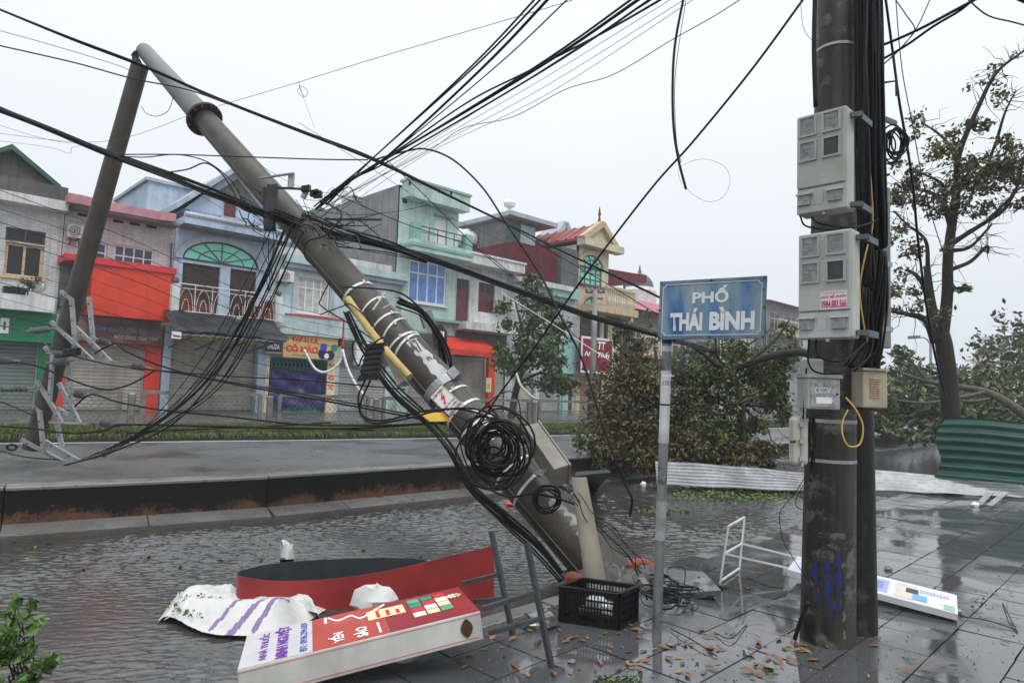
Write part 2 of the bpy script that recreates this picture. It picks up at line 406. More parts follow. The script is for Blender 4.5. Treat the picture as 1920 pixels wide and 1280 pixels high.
# wind ripples on the nearer water: real waves
def ripples(u0, u1, st, l0, v1):
    r = np.random.RandomState(11); us = np.arange(u0, u1, st); vs_ = np.arange(KV-.05, v1, st)
    Uc, Vc = np.meshgrid(us, vs_, indexing='ij'); X = Uc*SU.x+Vc*SV.x; Y = Uc*SU.y+Vc*SV.y
    hgt = np.zeros_like(X)
    for k in range(70):
        lam = l0*1.15*(4.0**(r.rand()**1.2)); th = math.pi/2+.12+r.normal(0, .36); kk = 2*math.pi/lam
        hgt += lam*(.024 if lam > l0*2.3 else .034)*np.sin(kk*(X*math.cos(th)+Y*math.sin(th))+r.uniform(0, 6.28)+.5*np.sin(X*2.1+k)+.5*np.sin(Y*1.7-k))/3.2
    pat = .5+.5*np.sin(X*1.3+1.2*np.sin(Y*.8))*np.sin(Y*1.1+1.5*np.sin(X*.6)+1)
    wl = np.array([[p.x, p.y] for p in wall_line]); dist = np.full(X.shape, 9.0)
    for a, c in zip(wl, wl[1:]):
        e_ = c-a; t = np.clip(((X-a[0])*e_[0]+(Y-a[1])*e_[1])/(e_@e_), 0, 1); dist = np.minimum(dist, np.hypot(X-a[0]-t*e_[0], Y-a[1]-t*e_[1]))
    calm = np.clip((dist-.42)/.7, .15, 1); hgt *= (.18+1.0*pat)*calm
    n, m_ = X.shape; v = np.stack([X, Y, WZ+hgt], 2).reshape(-1, 3)
    ii = (np.arange(n-1)[:, None]*m_+np.arange(m_-1)[None, :]).ravel(); f_ = np.stack([ii, ii+m_, ii+m_+1, ii+1], 1)
    me = bpy.data.meshes.new('water'); me.vertices.add(len(v)); me.vertices.foreach_set('co', v.ravel().astype(np.float32))
    me.loops.add(f_.size); me.loops.foreach_set('vertex_index', f_.ravel().astype(np.int32)); me.polygons.add(len(f_))
    me.polygons.foreach_set('loop_start', (np.arange(len(f_))*4).astype(np.int32)); me.polygons.foreach_set('loop_total', np.full(len(f_), 4, np.int32))
    me.update(calc_edges=True); me.polygons.foreach_set('use_smooth', np.ones(len(f_), bool)); me.materials.append(water_m)
    o = bpy.data.objects.new('water_ripples', me); col.objects.link(o); tag(o, kind='structure')
ripples(-.2, 7.0, .0105, .030, 9.45); ripples(6.99, 14.0, .0155, .045, 9.0)

side = MB().quad(S(-14, -16, -.05), S(60, -16, -.05), S(60, KV-.2, -.05), S(-14, KV-.2, -.05)).build('sidewalk', soil_m, kind='structure')
pole_base = G(1140, 1082)
lift_pt = G(1320, 1120)
slab_me = []
for k in range(4):
    mb = MB(); h = .195
    j = [random.uniform(-.003, .003) for _ in range(8)]
    mb.prism([(-h+j[0], -h+j[1], -.04), (h+j[2], -h+j[3], -.04), (h+j[4], h+j[5], -.04), (-h+j[6], h+j[7], -.04)], (0, 0, .04))
    # chamfered top edge
    o = mb.build('slab', slab_m); o.modifiers.clear(); slab_me.append(o.data); bpy.data.objects.remove(o)
cells = []
for iu in range(-8, 60):
    for iv in range(-26, 9):
        u, v = .17+iu*.4, 3.2-(8-iv)*.4+.2
        p = S(u, v)
        if p.y < .4: continue
        dd = math.hypot(p.x, p.y)
        if dd > 19: continue
        if (p-Vector((pole_base.x, pole_base.y, 0))).length < .42 or (p-G(1290, 1095)).length < .30: continue
        ang = p.x/p.y
        vis = -.9 < ang < .95 and p.y > 3.0
        cells.append((0 if vis else 1, dd, p, iu, iv))
cells.sort(key=lambda c: (c[0], c[1]))
rest = MB()
for i, (vis, dd, p, iu, iv) in enumerate(cells):
    z = random.uniform(-.003, .003); rx, ry = random.gauss(0, .0045), random.gauss(0, .0045)
    if i < 300:
        o = bpy.data.objects.new('slab', slab_me[i % 4]); col.objects.link(o); o.parent = side
        o.location = (p.x, p.y, z); o.rotation_euler = (rx, ry, math.pi/4+random.gauss(0, .004))
    else:
        rest.obox((p.x, p.y, z-.02), SU*.195+Vector((0, 0, rx*.19)), SV*.195+Vector((0, 0, ry*.19)), (0, 0, .02))
rest.build('slab_field', slab_m, side, kind='stuff')
for k in range(40):
    u = -6+k*1.0
    mb = MB(); z = random.uniform(-.006, .004)
    mb.obox(S(u+.5, KV-.09, z-.1), SU*.492, SV*(.085+random.uniform(-.004, .004)), (0, 0, .1))
    mb.build('kerb_stone', kerb_m, side, bevel=.012)
# sand and soil spill where the leaning pole broke the paving
def mound(c, rx, ry, h, name, m, seed=0, **k):
    rnd = random.Random(seed); ph = [rnd.uniform(0, 6) for _ in range(6)]
    mb = MB(); n, rg = 22, 7; i0 = mb.pts([Vector(c)+Vector((0, 0, h))])
    idx = []
    for j in range(1, rg+1):
        t = j/rg; ring = []
        for a in range(n):
            th = 2*math.pi*a/n; w = 1+.16*math.sin(3*th+ph[0])+.1*math.sin(5*th+ph[1])+.05*math.sin(9*th+ph[2])
            ring.append(Vector(c)+Vector((rx*t*w*math.cos(th), ry*t*w*math.sin(th), h*(1-t*t)*(1+.5*math.sin(7*th+ph[3]+t*5))*rnd.uniform(.6, 1.3)-.012*t)))
        idx.append(mb.pts(ring))
    for a in range(n): mb.face((i0, idx[0]+a, idx[0]+(a+1) % n))
    for j in range(rg-1):
        for a in range(n): mb.face((idx[j]+a, idx[j+1]+a, idx[j+1]+(a+1) % n, idx[j]+(a+1) % n))
    return mb.build(name, m, smooth='all', at=c, **k)
mound(Vector((pole_base.x+.12, pole_base.y-.02, -.03)), .62, .42, .10, 'rubble_soil', soil_m, 3, kind='stuff')

# gutter apron and retaining wall, in cast lengths
rw = resample(wall_line, 2.9)
wall_m = None
def wallmat():
    m = bpy.data.materials.new('mouldy_wall'); m.use_nodes = True
    t = m.node_tree; N = t.nodes; L = t.links; b = N['Principled BSDF']; g = N.new('ShaderNodeNewGeometry')
    s = N.new('ShaderNodeSeparateXYZ'); L.new(g.outputs['Position'], s.inputs[0])
    def nz(sc, det=6, ro=.65):
        n = N.new('ShaderNodeTexNoise'); n.inputs['Scale'].default_value = sc; n.inputs['Detail'].default_value = det; n.inputs['Roughness'].default_value = ro
        L.new(g.outputs['Position'], n.inputs['Vector']); return n.outputs[0]
    def ramp(src, els):
        r = N.new('ShaderNodeValToRGB')
        while len(r.color_ramp.elements) < len(els): r.color_ramp.elements.new(.5)
        for e_, (p_, c_) in zip(r.color_ramp.elements, els): e_.position = p_; e_.color = (*c_, 1)
        L.new(src, r.inputs[0]); return r.outputs[0]
    paint = ramp(nz(3), [(.3, (.07, .038, .024)), (.55, (.105, .052, .030)), (.75, (.09, .065, .045))])
    mr = N.new('ShaderNodeMapRange'); mr.inputs[1].default_value = -.12; mr.inputs[2].default_value = .30; L.new(s.outputs['Z'], mr.inputs[0])
    n1 = N.new('ShaderNodeMath'); n1.operation = 'MULTIPLY_ADD'; n1.inputs[1].default_value = 2.2; n1.inputs[2].default_value = -1.02; L.new(nz(1.3, 8, .72), n1.inputs[0])
    ad = N.new('ShaderNodeMath'); ad.operation = 'ADD'; L.new(mr.outputs[0], ad.inputs[0]); L.new(n1.outputs[0], ad.inputs[1])
    n2 = N.new('ShaderNodeMath'); n2.operation = 'MULTIPLY_ADD'; n2.inputs[1].default_value = .8; n2.inputs[2].default_value = -.4; L.new(nz(28), n2.inputs[0])
    ad2 = N.new('ShaderNodeMath'); ad2.operation = 'ADD'; L.new(ad.outputs[0], ad2.inputs[0]); L.new(n2.outputs[0], ad2.inputs[1])
    k = ramp(ad2.outputs[0], [(.30, (0, 0, 0)), (.56, (1, 1, 1))])
    mm = N.new('ShaderNodeMix'); mm.data_type = 'RGBA'; L.new(k, mm.inputs[0]); L.new(paint, mm.inputs[6]); mm.inputs[7].default_value = (.007, .007, .0065, 1)
    L.new(mm.outputs[2], b.inputs['Base Color']); b.inputs['Roughness'].default_value = .62; b.inputs['Specular IOR Level'].default_value = .15
    bp = N.new('ShaderNodeBump'); bp.inputs['Strength'].default_value = .5; bp.inputs['Distance'].default_value = .01; L.new(nz(40), bp.inputs['Height']); L.new(bp.outputs[0], b.inputs['Normal'])
    return m
wall_m = wallmat()
cap_m = wet_mat('wet_cap', (.17, .165, .155), .2, .5, 3, .5, .15)
wr = empty('retaining_wall', wall_line[3], 'low black-mouldy retaining wall with orange lower band along the flooded lane', 'wall')
gr = empty('gutter', wall_line[3]+Vector((0, 0, WZ)), kind='structure')
for a, b in zip(rw, rw[1:]):
    d = (b-a); t = d.normalized(); n = Vector((-t.y, t.x, 0)); g_ = t*.006
    z1 = .325+random.uniform(-.006, .006)
    MB().hexa([a+g_+Vector((0, 0, -.3)), b-g_+Vector((0, 0, -.3)), b-g_+n*.26+Vector((0, 0, -.3)), a+g_+n*.26+Vector((0, 0, -.3))],
              [a+g_+Vector((0, 0, z1)), b-g_+Vector((0, 0, z1)), b-g_+n*.26+Vector((0, 0, z1)), a+g_+n*.26+Vector((0, 0, z1))]).build('wall_panel', wall_m, wr)
    o_ = -n*.015
    MB().hexa([a+g_+o_+Vector((0, 0, z1)), b-g_+o_+Vector((0, 0, z1)), b-g_+n*.28+Vector((0, 0, z1)), a+g_+n*.28+Vector((0, 0, z1))],
              [a+g_+o_+Vector((0, 0, z1+.045)), b-g_+o_+Vector((0, 0, z1+.045)), b-g_+n*.28+Vector((0, 0, z1+.045)), a+g_+n*.28+Vector((0, 0, z1+.045))]).build('coping', cap_m, wr, bevel=.012)
for a, b in zip(*(lambda l: (l, l[1:]))(resample(wall_line, 1.15))):
    t = (b-a).normalized(); n = Vector((-t.y, t.x, 0)); g_ = t*.007; f = n*-.30
    MB().hexa([a+g_+f+Vector((0, 0, -.3)), b-g_+f+Vector((0, 0, -.3)), b-g_-n*.004+Vector((0, 0, -.3)), a+g_-n*.004+Vector((0, 0, -.3))],
              [a+g_+f+Vector((0, 0, WZ+.006)), b-g_+f+Vector((0, 0, WZ+.006)), b-g_-n*.004+Vector((0, 0, WZ+.075)), a+g_-n*.004+Vector((0, 0, WZ+.075))]).build('gutter_slab', kerb_m, gr)

# raised main road with edge line, verge kerb, grass verge, far pavement
RZ = .27
kb = [G(-160, 830, RZ), G(0, 829, RZ), G(500, 824, RZ), G(870, 819, RZ), G(1070, 814, RZ), G(1460, 801, RZ), G(1650, 794, RZ)]
kb = [kb[0]+(kb[0]-kb[1])*3]+kb+[kb[-1]+FU*60]
kb = [Vector((p.x, p.y, 0)) for p in kb]
inner = offset(wall_line, .27)
mb = MB(); A = inner; B_ = kb
na, nb_ = len(A), len(B_)
ia = mb.pts([Vector((p.x, p.y, RZ)) for p in A]+[Vector((p.x, p.y, RZ)) for p in B_])
i = j = 0
while i < na-1 or j < nb_-1:
    if j == nb_-1 or (i < na-1 and i/(na-1) <= j/(nb_-1)): mb.face((ia+i, ia+i+1, ia+na+j)); i += 1
    else: mb.face((ia+i, ia+na+j+1, ia+na+j)); j += 1
mb.build('road', road_m, kind='structure')
line_m = wet_mat('road_paint', (.62, .62, .60), .3, .5, 3, .6, .15, .1)
strip(offset(kb, -.40), offset(kb, -.28), RZ+.005, RZ+.005).build('edge_line', line_m, kind='structure')
vk = MB()
verge = empty('verge_kerb', kb[3], kind='structure')
vkl = resample(kb[1:-1], 2.0)
vk_m = mat('mossy_kerb', (.07, .07, .062), .6, .3, 3, .4, c2=(.05, .06, .02), c2t=.56, c2scale=3)
for a, b in zip(vkl, vkl[1:]):
    t = (b-a).normalized(); n = Vector((-t.y, t.x, 0)); g_ = t*.006
    MB().hexa([a+g_+Vector((0, 0, .1)), b-g_+Vector((0, 0, .1)), b-g_+n*.2+Vector((0, 0, .1)), a+g_+n*.2+Vector((0, 0, .1))],
              [a+g_+n*.03+Vector((0, 0, .46)), b-g_+n*.03+Vector((0, 0, .46)), b-g_+n*.2+Vector((0, 0, .46)), a+g_+n*.2+Vector((0, 0, .46))]).build('kerb_stone', vk_m, verge)
grass_soil = mat('verge_soil', (.05, .055, .025), .8, .3)
g0, g1 = offset(kb, .2), offset(kb, 2.0)
strip(g0, g1, .46, .50).build('verge', grass_soil, kind='structure')
strip(offset(kb, 1.95), [p+FN*26 for p in kb], .495, .505).build('pavement', pave_m, kind='structure')
gm = [mat('grass_a', (.13, .185, .035), .6, .2, 3), mat('grass_b', (.09, .14, .03), .6, .2, 3), mat('grass_c', (.19, .19, .07), .7, .2, 3)]
gv = []; gf = []; gmi = []
L_ = resample(kb[1:-1], .5)
NB = 60000
segw = []
for a, b in zip(L_, L_[1:]):
    m_ = (a+b)/2; segw.append((b-a).length/max(6, m_.length)**1.2)
segw = np.array(segw); segw /= segw.sum(); pick = np.random.choice(len(segw), NB, p=segw)
for s_ in pick:
    a, b = L_[s_], L_[s_+1]; t = (b-a).normalized(); n = Vector((-t.y, t.x, 0))
    q = random.random()**1.7; p = a.lerp(b, random.random())+n*(.06+q*1.8)
    h = random.uniform(.03, .15)*(.55+.45*math.sin(p.x*1.3+2*math.sin(p.y*.9))**2+.25*math.sin(p.x*5.1)*math.sin(p.y*3.3)); w = random.uniform(.006, .014)*max(1, p.length/17)
    dx = n*random.uniform(-.10, .05)+t*random.uniform(-.07, .07); z0 = .45+.03*q
    if q < .02: dx = dx-n*.14; h = random.uniform(-.16, .04)
    i = len(gv); gv += [(p.x-t.x*w, p.y-t.y*w, z0), (p.x+t.x*w, p.y+t.y*w, z0), (p.x+dx.x, p.y+dx.y, z0+h)]
    gf.append((i, i+1, i+2)); gmi.append(random.choice((0, 0, 1, 2)))
me = bpy.data.meshes.new('grass'); me.from_pydata(gv, [], gf)
for m_ in gm: me.materials.append(m_)
me.polygons.foreach_set('material_index', gmi); me.update()
go = bpy.data.objects.new('grass', me); col.objects.link(go); tag(go, 'short wet grass growing along the road verge', 'grass', None, 'stuff')
# ------------------------------------------------------------------ house materials
FZ = .5
M_whitetile = mat('white_wall_tile', (.66, .66, .67), .4, .06, 2, .1, streak=.35, streak_c=(.25, .25, .24), brick=(.22, .075, .006))
M_pinktile = mat('pale_pink_tile', (.60, .575, .60), .45, .06, 2, .1, streak=.35, streak_c=(.25, .24, .24), brick=(.25, .12, .006))
M_blue = mat('pale_blue_paint', (.42, .52, .66), .55, .1, 1.5, .05, streak=.3, streak_c=(.2, .23, .27))
M_bluetrim = mat('blue_grey_trim', (.40, .45, .51), .5, .1, 2, .05, streak=.3, streak_c=(.15, .16, .17))
M_teal = mat('pale_teal_paint', (.44, .56, .58), .55, .08, 1.5, .05, streak=.3, streak_c=(.22, .26, .27))
M_mint = mat('mint_paint', (.47, .62, .575), .5, .06, 1.5, .05, streak=.35, streak_c=(.25, .32, .28), brick=(1.2, .45, .004))
M_minttrim = mat('mint_green_trim', (.20, .38, .33), .5, .1, 2)
M_white = mat('white_render', (.62, .63, .64), .55, .08, 1.5, .05, streak=.45, streak_c=(.22, .22, .2))
M_cream = mat('cream_paint', (.58, .515, .37), .55, .08, 1.5, .05, streak=.35, streak_c=(.2, .17, .11))
M_creamtrim = mat('brown_cream_trim', (.50, .36, .23), .5, .12, 3)
M_cement = mat('bare_cement', (.27, .265, .27), .75, .15, 1.2, .2, streak=.5, streak_c=(.09, .085, .08))
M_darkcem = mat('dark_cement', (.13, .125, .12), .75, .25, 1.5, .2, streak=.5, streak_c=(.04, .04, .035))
M_soffshade = mat('shaded_soffit', (.24, .24, .24), .7, .25, 2, .1)  # shadow under the parapet and cornice is painted into this grey
M_pink = mat('dusty_pink_paint', (.50, .235, .28), .5, .1, 3, streak=.3, streak_c=(.22, .1, .11))
M_red = mat('bright_red_panel', (.62, .050, .024), .35, .06, 2, streak=.2, streak_c=(.35, .03, .02))
M_redcap = mat('dull_red_panel', (.56, .04, .045), .4, .08, 2)
M_maroon = mat('maroon_sheet', (.17, .022, .033), .45, .15, 2, streak=.3, streak_c=(.08, .012, .016))
M_greenp = mat('shop_green_paint', (.012, .22, .095), .4, .1, 2)
M_shutg = mat('grey_green_shutter', (.22, .27, .25), .5, .1, 2, metal=.1)
M_shutb = mat('beige_shutter', (.40, .375, .335), .5, .08, 2, streak=.2)
M_shutt = mat('tan_shutter', (.36, .235, .16), .5, .08, 2, streak=.2)
M_shutk = mat('grey_shutter', (.33, .33, .335), .5, .08, 2, streak=.2)
M_brown = mat('brown_wood', (.075, .038, .036), .45, .2, 4)
M_redbrown = mat('red_brown_wood', (.15, .040, .045), .4, .15, 4)
M_glassd = mat('dark_glass', (.035, .037, .04), .08, .2, 1)
M_glassb = mat('blue_glass', (.055, .085, .19), .1, .2, 1)
M_glasscurt = mat('blue_curtain_glass', (.13, .26, .60), .22, .2, 3)
M_glasst = mat('turquoise_glass', (.20, .62, .50), .15, .08, 1)
M_glassw = mat('curtained_glass', (.42, .42, .40), .25, .2, 3)
M_frame = mat('white_frame', (.66, .66, .66), .4, .05)
M_tan = mat('tan_frame', (.55, .38, .22), .4, .08)
M_iron = mat('white_iron', (.60, .58, .54), .5, .1, 5, c2=(.32, .22, .15), c2t=.62)
M_brick = mat('red_brick', (.24, .062, .035), .7, .15, 4, .2, brick=(.22, .075, .012))
M_roofr = mat('red_tile', (.28, .065, .055), .5, .2, 3)
M_roofg = mat('green_sheet_roof', (.035, .12, .09), .45, .2, 2)
M_ac = mat('ac_plastic', (.62, .62, .60), .5, .06, 3, streak=.3, streak_c=(.3, .22, .14))
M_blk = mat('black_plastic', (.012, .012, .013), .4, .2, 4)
M_gun = mat('gunmetal', (.12, .125, .13), .45, .15, 4, metal=.5)
M_tarpk = mat('black_tarp', (.024, .026, .03), .38, .25, 3, .3, bscale=9)
M_tarpp = mat('purple_tarp', (.035, .028, .165), .35, .2, 3, .5, bscale=7)
M_signtan = mat('tan_banner', (.52, .36, .16), .45, .1, 4)
M_signred = mat('maroon_board', (.235, .014, .032), .4, .1, 3)
M_signtq = mat('turquoise_board', (.26, .47, .46), .4, .06, 2)
M_paperw = mat('paper_white', (.72, .72, .70), .5, .05)
M_txtred = emat('red_ink', (.62, .015, .015)); M_txtwhite = emat('white_ink', (.78, .78, .78)); M_txtblue = emat('blue_ink', (.04, .06, .40))
M_txtpurple = emat('purple_ink', (.16, .035, .33)); M_txtblack = emat('black_ink', (.02, .02, .022)); M_txtgrey = emat('grey_ink', (.42, .43, .42))
M_navy = emat('navy_panel', (.012, .018, .11)); M_yellow = mat('yellow_paint', (.68, .40, .035), .4, .1, 3)
M_cream2 = emat('cream_paper', (.70, .60, .38))
M_greeng = mat('green_grille', (.04, .28, .20), .45, .1, 3)

class House:
    def __init__(s, label, u0, u1, name='shop_house'):
        s.u0, s.u1 = u0, u1; s.root = empty(name, FX((u0+u1)/2, 0, FZ), label, 'house')
    def mb(s): return MB(FM)
    def box(s, name, m, u0, u1, w0, w1, z0, z1, parent=None, bevel=0, label=None):
        o = s.mb().box(u0, u1, w0, w1, z0, z1).build(name, m, parent or s.root, bevel=bevel)
        if label: o['label'] = label
        return o
    def wall(s, m, u0, u1, z0, z1, holes=(), w=0.0, th=.22, name='wall'):
        hs = [h for h in holes]
        us = sorted({u0, u1, *[min(max(h[0], u0), u1) for h in hs], *[min(max(h[1], u0), u1) for h in hs]})
        zs = sorted({z0, z1, *[min(max(h[2], z0), z1) for h in hs], *[min(max(h[3], z0), z1) for h in hs]})
        mb = s.mb()
        for a, b in zip(us, us[1:]):
            for c, d in zip(zs, zs[1:]):
                um, zm = (a+b)/2, (c+d)/2
                if any(h[0] < um < h[1] and h[2] < zm < h[3] for h in hs): continue
                mb.quad((a, w, c), (b, w, c), (b, w, d), (a, w, d))
        for h in hs:
            a, b, c, d = h[:4]
            mb.quad((a, w, c), (a, w+th, c), (a, w+th, d), (a, w, d)).quad((b, w, d), (b, w+th, d), (b, w+th, c), (b, w, c))
            mb.quad((a, w, d), (a, w+th, d), (b, w+th, d), (b, w, d)).quad((b, w, c), (b, w+th, c), (a, w+th, c), (a, w, c))
        return mb.build(name, m, s.root)
    def shell(s, m, u0, u1, w0, w1, z0, z1, name='side_wall'):   # left, right, back, roof
        mb = s.mb()
        mb.quad((u0, w1, z0), (u0, w0, z0), (u0, w0, z1), (u0, w1, z1)).quad((u1, w0, z0), (u1, w1, z0), (u1, w1, z1), (u1, w0, z1))
        mb.quad((u0, w0, z1), (u1, w0, z1), (u1, w1, z1), (u0, w1, z1)).quad((u1, w1, z0), (u0, w1, z0), (u0, w1, z1), (u1, w1, z1))
        return mb.build(name, m, s.root)
    def window(s, r, cols, rows, fm, gm, w=.10, fw=.05, sill=True, name='window', backs=True):
        u0, u1, z0, z1 = r
        mb = s.mb(); f = fw
        mb.box(u0, u1, w, w+.06, z0, z0+f).box(u0, u1, w, w+.06, z1-f, z1).box(u0, u0+f, w+.002, w+.058, z0+f, z1-f).box(u1-f, u1, w+.002, w+.058, z0+f, z1-f)
        cs = cols if isinstance(cols, (list, tuple)) else [i/cols for i in range(1, cols)]
        rs = rows if isinstance(rows, (list, tuple)) else [i/rows for i in range(1, rows)]
        ue = [u0]+[u0+(u1-u0)*c for c in cs]+[u1]; ze = [z0]+[z0+(z1-z0)*c for c in rs]+[z1]
        for c in ue[1:-1]: mb.box(c-f*.4, c+f*.4, w+.004, w+.056, z0+f, z1-f)
        for c in ze[1:-1]: mb.box(u0+f, u1-f, w+.006, w+.054, c-f*.4, c+f*.4)
        fr = mb.build(name, fm, s.root)
        for a, b in zip(ue, ue[1:]):
            for c, d in zip(ze, ze[1:]):
                s.mb().box(a+f*.3, b-f*.3, w+.026, w+.036, c+f*.3, d-f*.3).build('pane', gm, fr)
        if sill: s.mb().box(u0-.06, u1+.06, w-.16, w, z0-.07, z0-.002).build('sill', fm, fr)
        return fr
    def door(s, r, m, w=.12, leaves=2, panels=3, top=None, label=None):
        u0, u1, z0, z1 = r; L_ = (u1-u0)/leaves
        d = s.mb().box(u0, u1, w, w+.05, z0, z1).build('door', m, s.root)
        if label: d['label'] = label
        for k in range(leaves):
            a, b = u0+k*L_+.03, u0+(k+1)*L_-.03; hh = (z1-z0)/panels
            for p in range(panels):
                mm = m if not (top and p == panels-1) else top
                s.mb().box(a+.05, b-.05, w-.018, w, z0+p*hh+.06, z0+(p+1)*hh-.05).build('door_panel', mm, d)
        return d
    def shutter(s, r, m, w=.15, pitch=.11, rails=True):
        u0, u1, z0, z1 = r; mb = s.mb(); n = max(4, int((z1-z0)/pitch)); h = (z1-z0)/n
        for k in range(n):
            a = z0+k*h
            mb.quad((u0, w, a), (u1, w, a), (u1, w-.022, a+h*.25), (u0, w-.022, a+h*.25))
            mb.quad((u0, w-.022, a+h*.25), (u1, w-.022, a+h*.25), (u1, w-.022, a+h*.8), (u0, w-.022, a+h*.8))
            mb.quad((u0, w-.022, a+h*.8), (u1, w-.022, a+h*.8), (u1, w, a+h), (u0, w, a+h))
        o = mb.build('roller_shutter', m, s.root)
        if rails:
            s.mb().box(u0-.06, u0, w-.06, w+.03, z0, z1).box(u1, u1+.06, w-.06, w+.03, z0, z1).build('guide_rail', M_shutk, o)
            s.mb().box(u0, u1, w-.05, w+.02, z0, z0+.08).build('bottom_bar', M_gun, o)
        return o
    def ac(s, x0, y0, x1, y1, w=-.05):
        u0, u1, z0, z1 = R4(x0, y0, x1, y1, w-.3)
        b = s.mb().box(u0, u1, w-.30, w, z0, z1).build('air_conditioner', M_ac, s.root, bevel=.02)
        cu, cz, rr = u0+(u1-u0)*.40, (z0+z1)/2, (z1-z0)*.40
        s.mb().lathe((cu, w-.303, cz), [(rr, -.002), (rr, .012)], 20, (0, -1, 0)).build('fan_grille', M_gun, b)
        for k in (1, .66, .33):
            s.mb().tube([(cu+rr*k*math.cos(a*.3142), w-.318, cz+rr*k*math.sin(a*.3142)) for a in range(21)], .012, 4).build('grille_ring', M_ac, b)
        s.mb().bar((u0+.1, w, z0-.02), (u0+.1, w-.32, z0-.02), .04).bar((u1-.1, w, z0-.02), (u1-.1, w-.32, z0-.02), .04).bar((u0+.1, w, z0-.2), (u0+.1, w-.3, z0-.02), .03).build('bracket', M_gun, b)
        return b
    def text(s, parent, body, r, w, m, bold=.02, **k):
        u0, u1, z0, z1 = r
        return put_text(parent, 'lettering', body, FX(u0, w, z0), FU*(u1-u0), Vector((0, 0, z1-z0)), m, .006, bold, **k)
    def rail(s, u0, u1, z0, z1, w, m, step=.45, arcs=True, name='railing', r=.018, returns=0):
        o = s.mb().tube([(u0, w, z1), (u1, w, z1)], r*1.3, 6).tube([(u0, w, z0+.06), (u1, w, z0+.06)], r, 6).tube([(u0, w, z1-.14), (u1, w, z1-.14)], r*.8, 6).build(name, m, s.root)
        n = max(2, round((u1-u0)/step))
        for k in range(n+1):
            u = u0+(u1-u0)*k/n
            s.mb().tube([(u, w, z0), (u, w, z1)], r, 5).build('baluster', m, o)
            if arcs and k < n:
                du = (u1-u0)/n; c = u+du/2; h = z1-z0-.2
                s.mb().tube([(c+du*.42*math.cos(a*math.pi/8), w, z0+.06+h*math.sin(a*math.pi/8)) for a in range(9)], r*.6, 4).build('scroll', m, o)
                s.mb().tube([(c+du*.2*math.cos(a*math.pi/8), w, z0+.06+h*.55*math.sin(a*math.pi/8)) for a in range(9)], r*.6, 4).build('scroll', m, o)
        return o
    def arch_frame(s, c, a, zb, h, fm, gm, w, spokes=5, th=.06, rings=1):
        """half-elliptical fanlight: centre u, half width, base z, height"""
        n = 24
        pts = [(c+a*math.cos(math.pi*k/n), w, zb+h*math.sin(math.pi*k/n)) for k in range(n+1)]
        fr = s.mb().tube(pts+[pts[0]], th*.55, 6).build('fanlight', fm, s.root)
        s.mb().prism(pts, (0, .02, 0)).build('pane', gm, fr)
        for k in range(1, spokes+1):
            t = math.pi*k/(spokes+1)
            s.mb().bar((c, w-.015, zb+.02), (c+a*math.cos(t), w-.015, zb+h*math.sin(t)), th*.6, .03, (0, 1, 0)).build('glazing_bar', fm, fr)
        if rings:
            s.mb().tube([(c+a*.62*math.cos(math.pi*k/n), w-.012, zb+h*.62*math.sin(math.pi*k/n)) for k in range(n+1)], th*.3, 5).build('glazing_bar', fm, fr)
        return fr

def zz(x, y, w=0): return fp(x, y, w)[1]
def uu(x, y, w=0): return fp(x, y, w)[0]
UB = [uu(-190, 560), uu(124, 385), uu(331, 410), uu(516, 480), uu(755, 520), uu(856, 520), uu(952, 570), uu(1084, 540), uu(1163, 600)]

# ---- white tiled house with green gable, far left
h = House('white tiled house with green gable roof and green shopfront at the far left', UB[0], UB[1])
zt = zz(60, 372)
h.wall(M_whitetile, UB[0], UB[1]-.02, FZ, zt, [R4(10, 430, 86, 455), R4(8, 457, 82, 520), (UB[0]+.5, uu(67, 700), FZ, zz(30, 640))])
h.shell(M_darkcem, UB[0]+.01, UB[1]-.03, .2, 12, FZ, zt)
h.window(R4(10, 430, 86, 455), 2, 1, M_gun, M_glassd, sill=False)
h.window(R4(8, 457, 82, 520), 2, 1, M_tan, M_glassd, fw=.08)
zs = zz(60, 372, -.7)
h.box('cornice', M_white, UB[0], UB[1]-.03, -.55, -.004, zt-.3, zt-.02)
h.box('parapet', M_darkcem, UB[0], UB[1]-.05, -.45, .3, zt-.018, zt+.42)
uc = uu(20, 283, 1.0); ur = uu(103, 352, 1.0); zr = zz(20, 283, 1.0); ze = zz(103, 352, 1.0)
h.mb().prism([(uc-(ur-uc), 1.0, ze), (ur, 1.0, ze), (uc, 1.0, zr)], (0, 8, 0)).build('gable', M_darkcem, h.root)
rf = h.mb().hexa([(uc, .75, zr), (ur+.12, .75, ze-.1), (ur+.12, 9, ze-.1), (uc, 9, zr)], [(uc, .75, zr+.16), (ur+.12, .75, ze+.06), (ur+.12, 9, ze+.06), (uc, 9, zr+.16)]).build('roof', M_roofg, h.root)
h.mb().hexa([(uc-.001, .75, zr), (2*uc-ur-.12, .75, ze-.1), (2*uc-ur-.12, 9, ze-.1), (uc-.001, 9, zr)], [(uc-.001, .75, zr+.16), (2*uc-ur-.12, .75, ze+.06), (2*uc-ur-.12, 9, ze+.06), (uc-.001, 9, zr+.16)]).build('roof', M_roofg, h.root)
zb = zz(50, 572, -.9)
h.box('balcony', M_white, UB[0], uu(102, 575, -.9), -.9, -.003, zb-.15, zb+.28)
h.box('fascia', M_greenp, UB[0], uu(106, 600, -.5), -.5, -.005, zz(40, 640, -.5), zb-.152)
h.shutter((UB[0]+.5, uu(67, 700), FZ, zz(30, 640)), M_shutg)
h.box('pillar', M_greenp, uu(68, 700), uu(100, 700), -.12, .02, FZ, zz(80, 640))
em = h.box('emblem', M_paperw, *R4(0, 596, 17, 625, -.52)[:2], -.53, -.502, *R4(0, 596, 17, 625, -.52)[2:], bevel=.03)
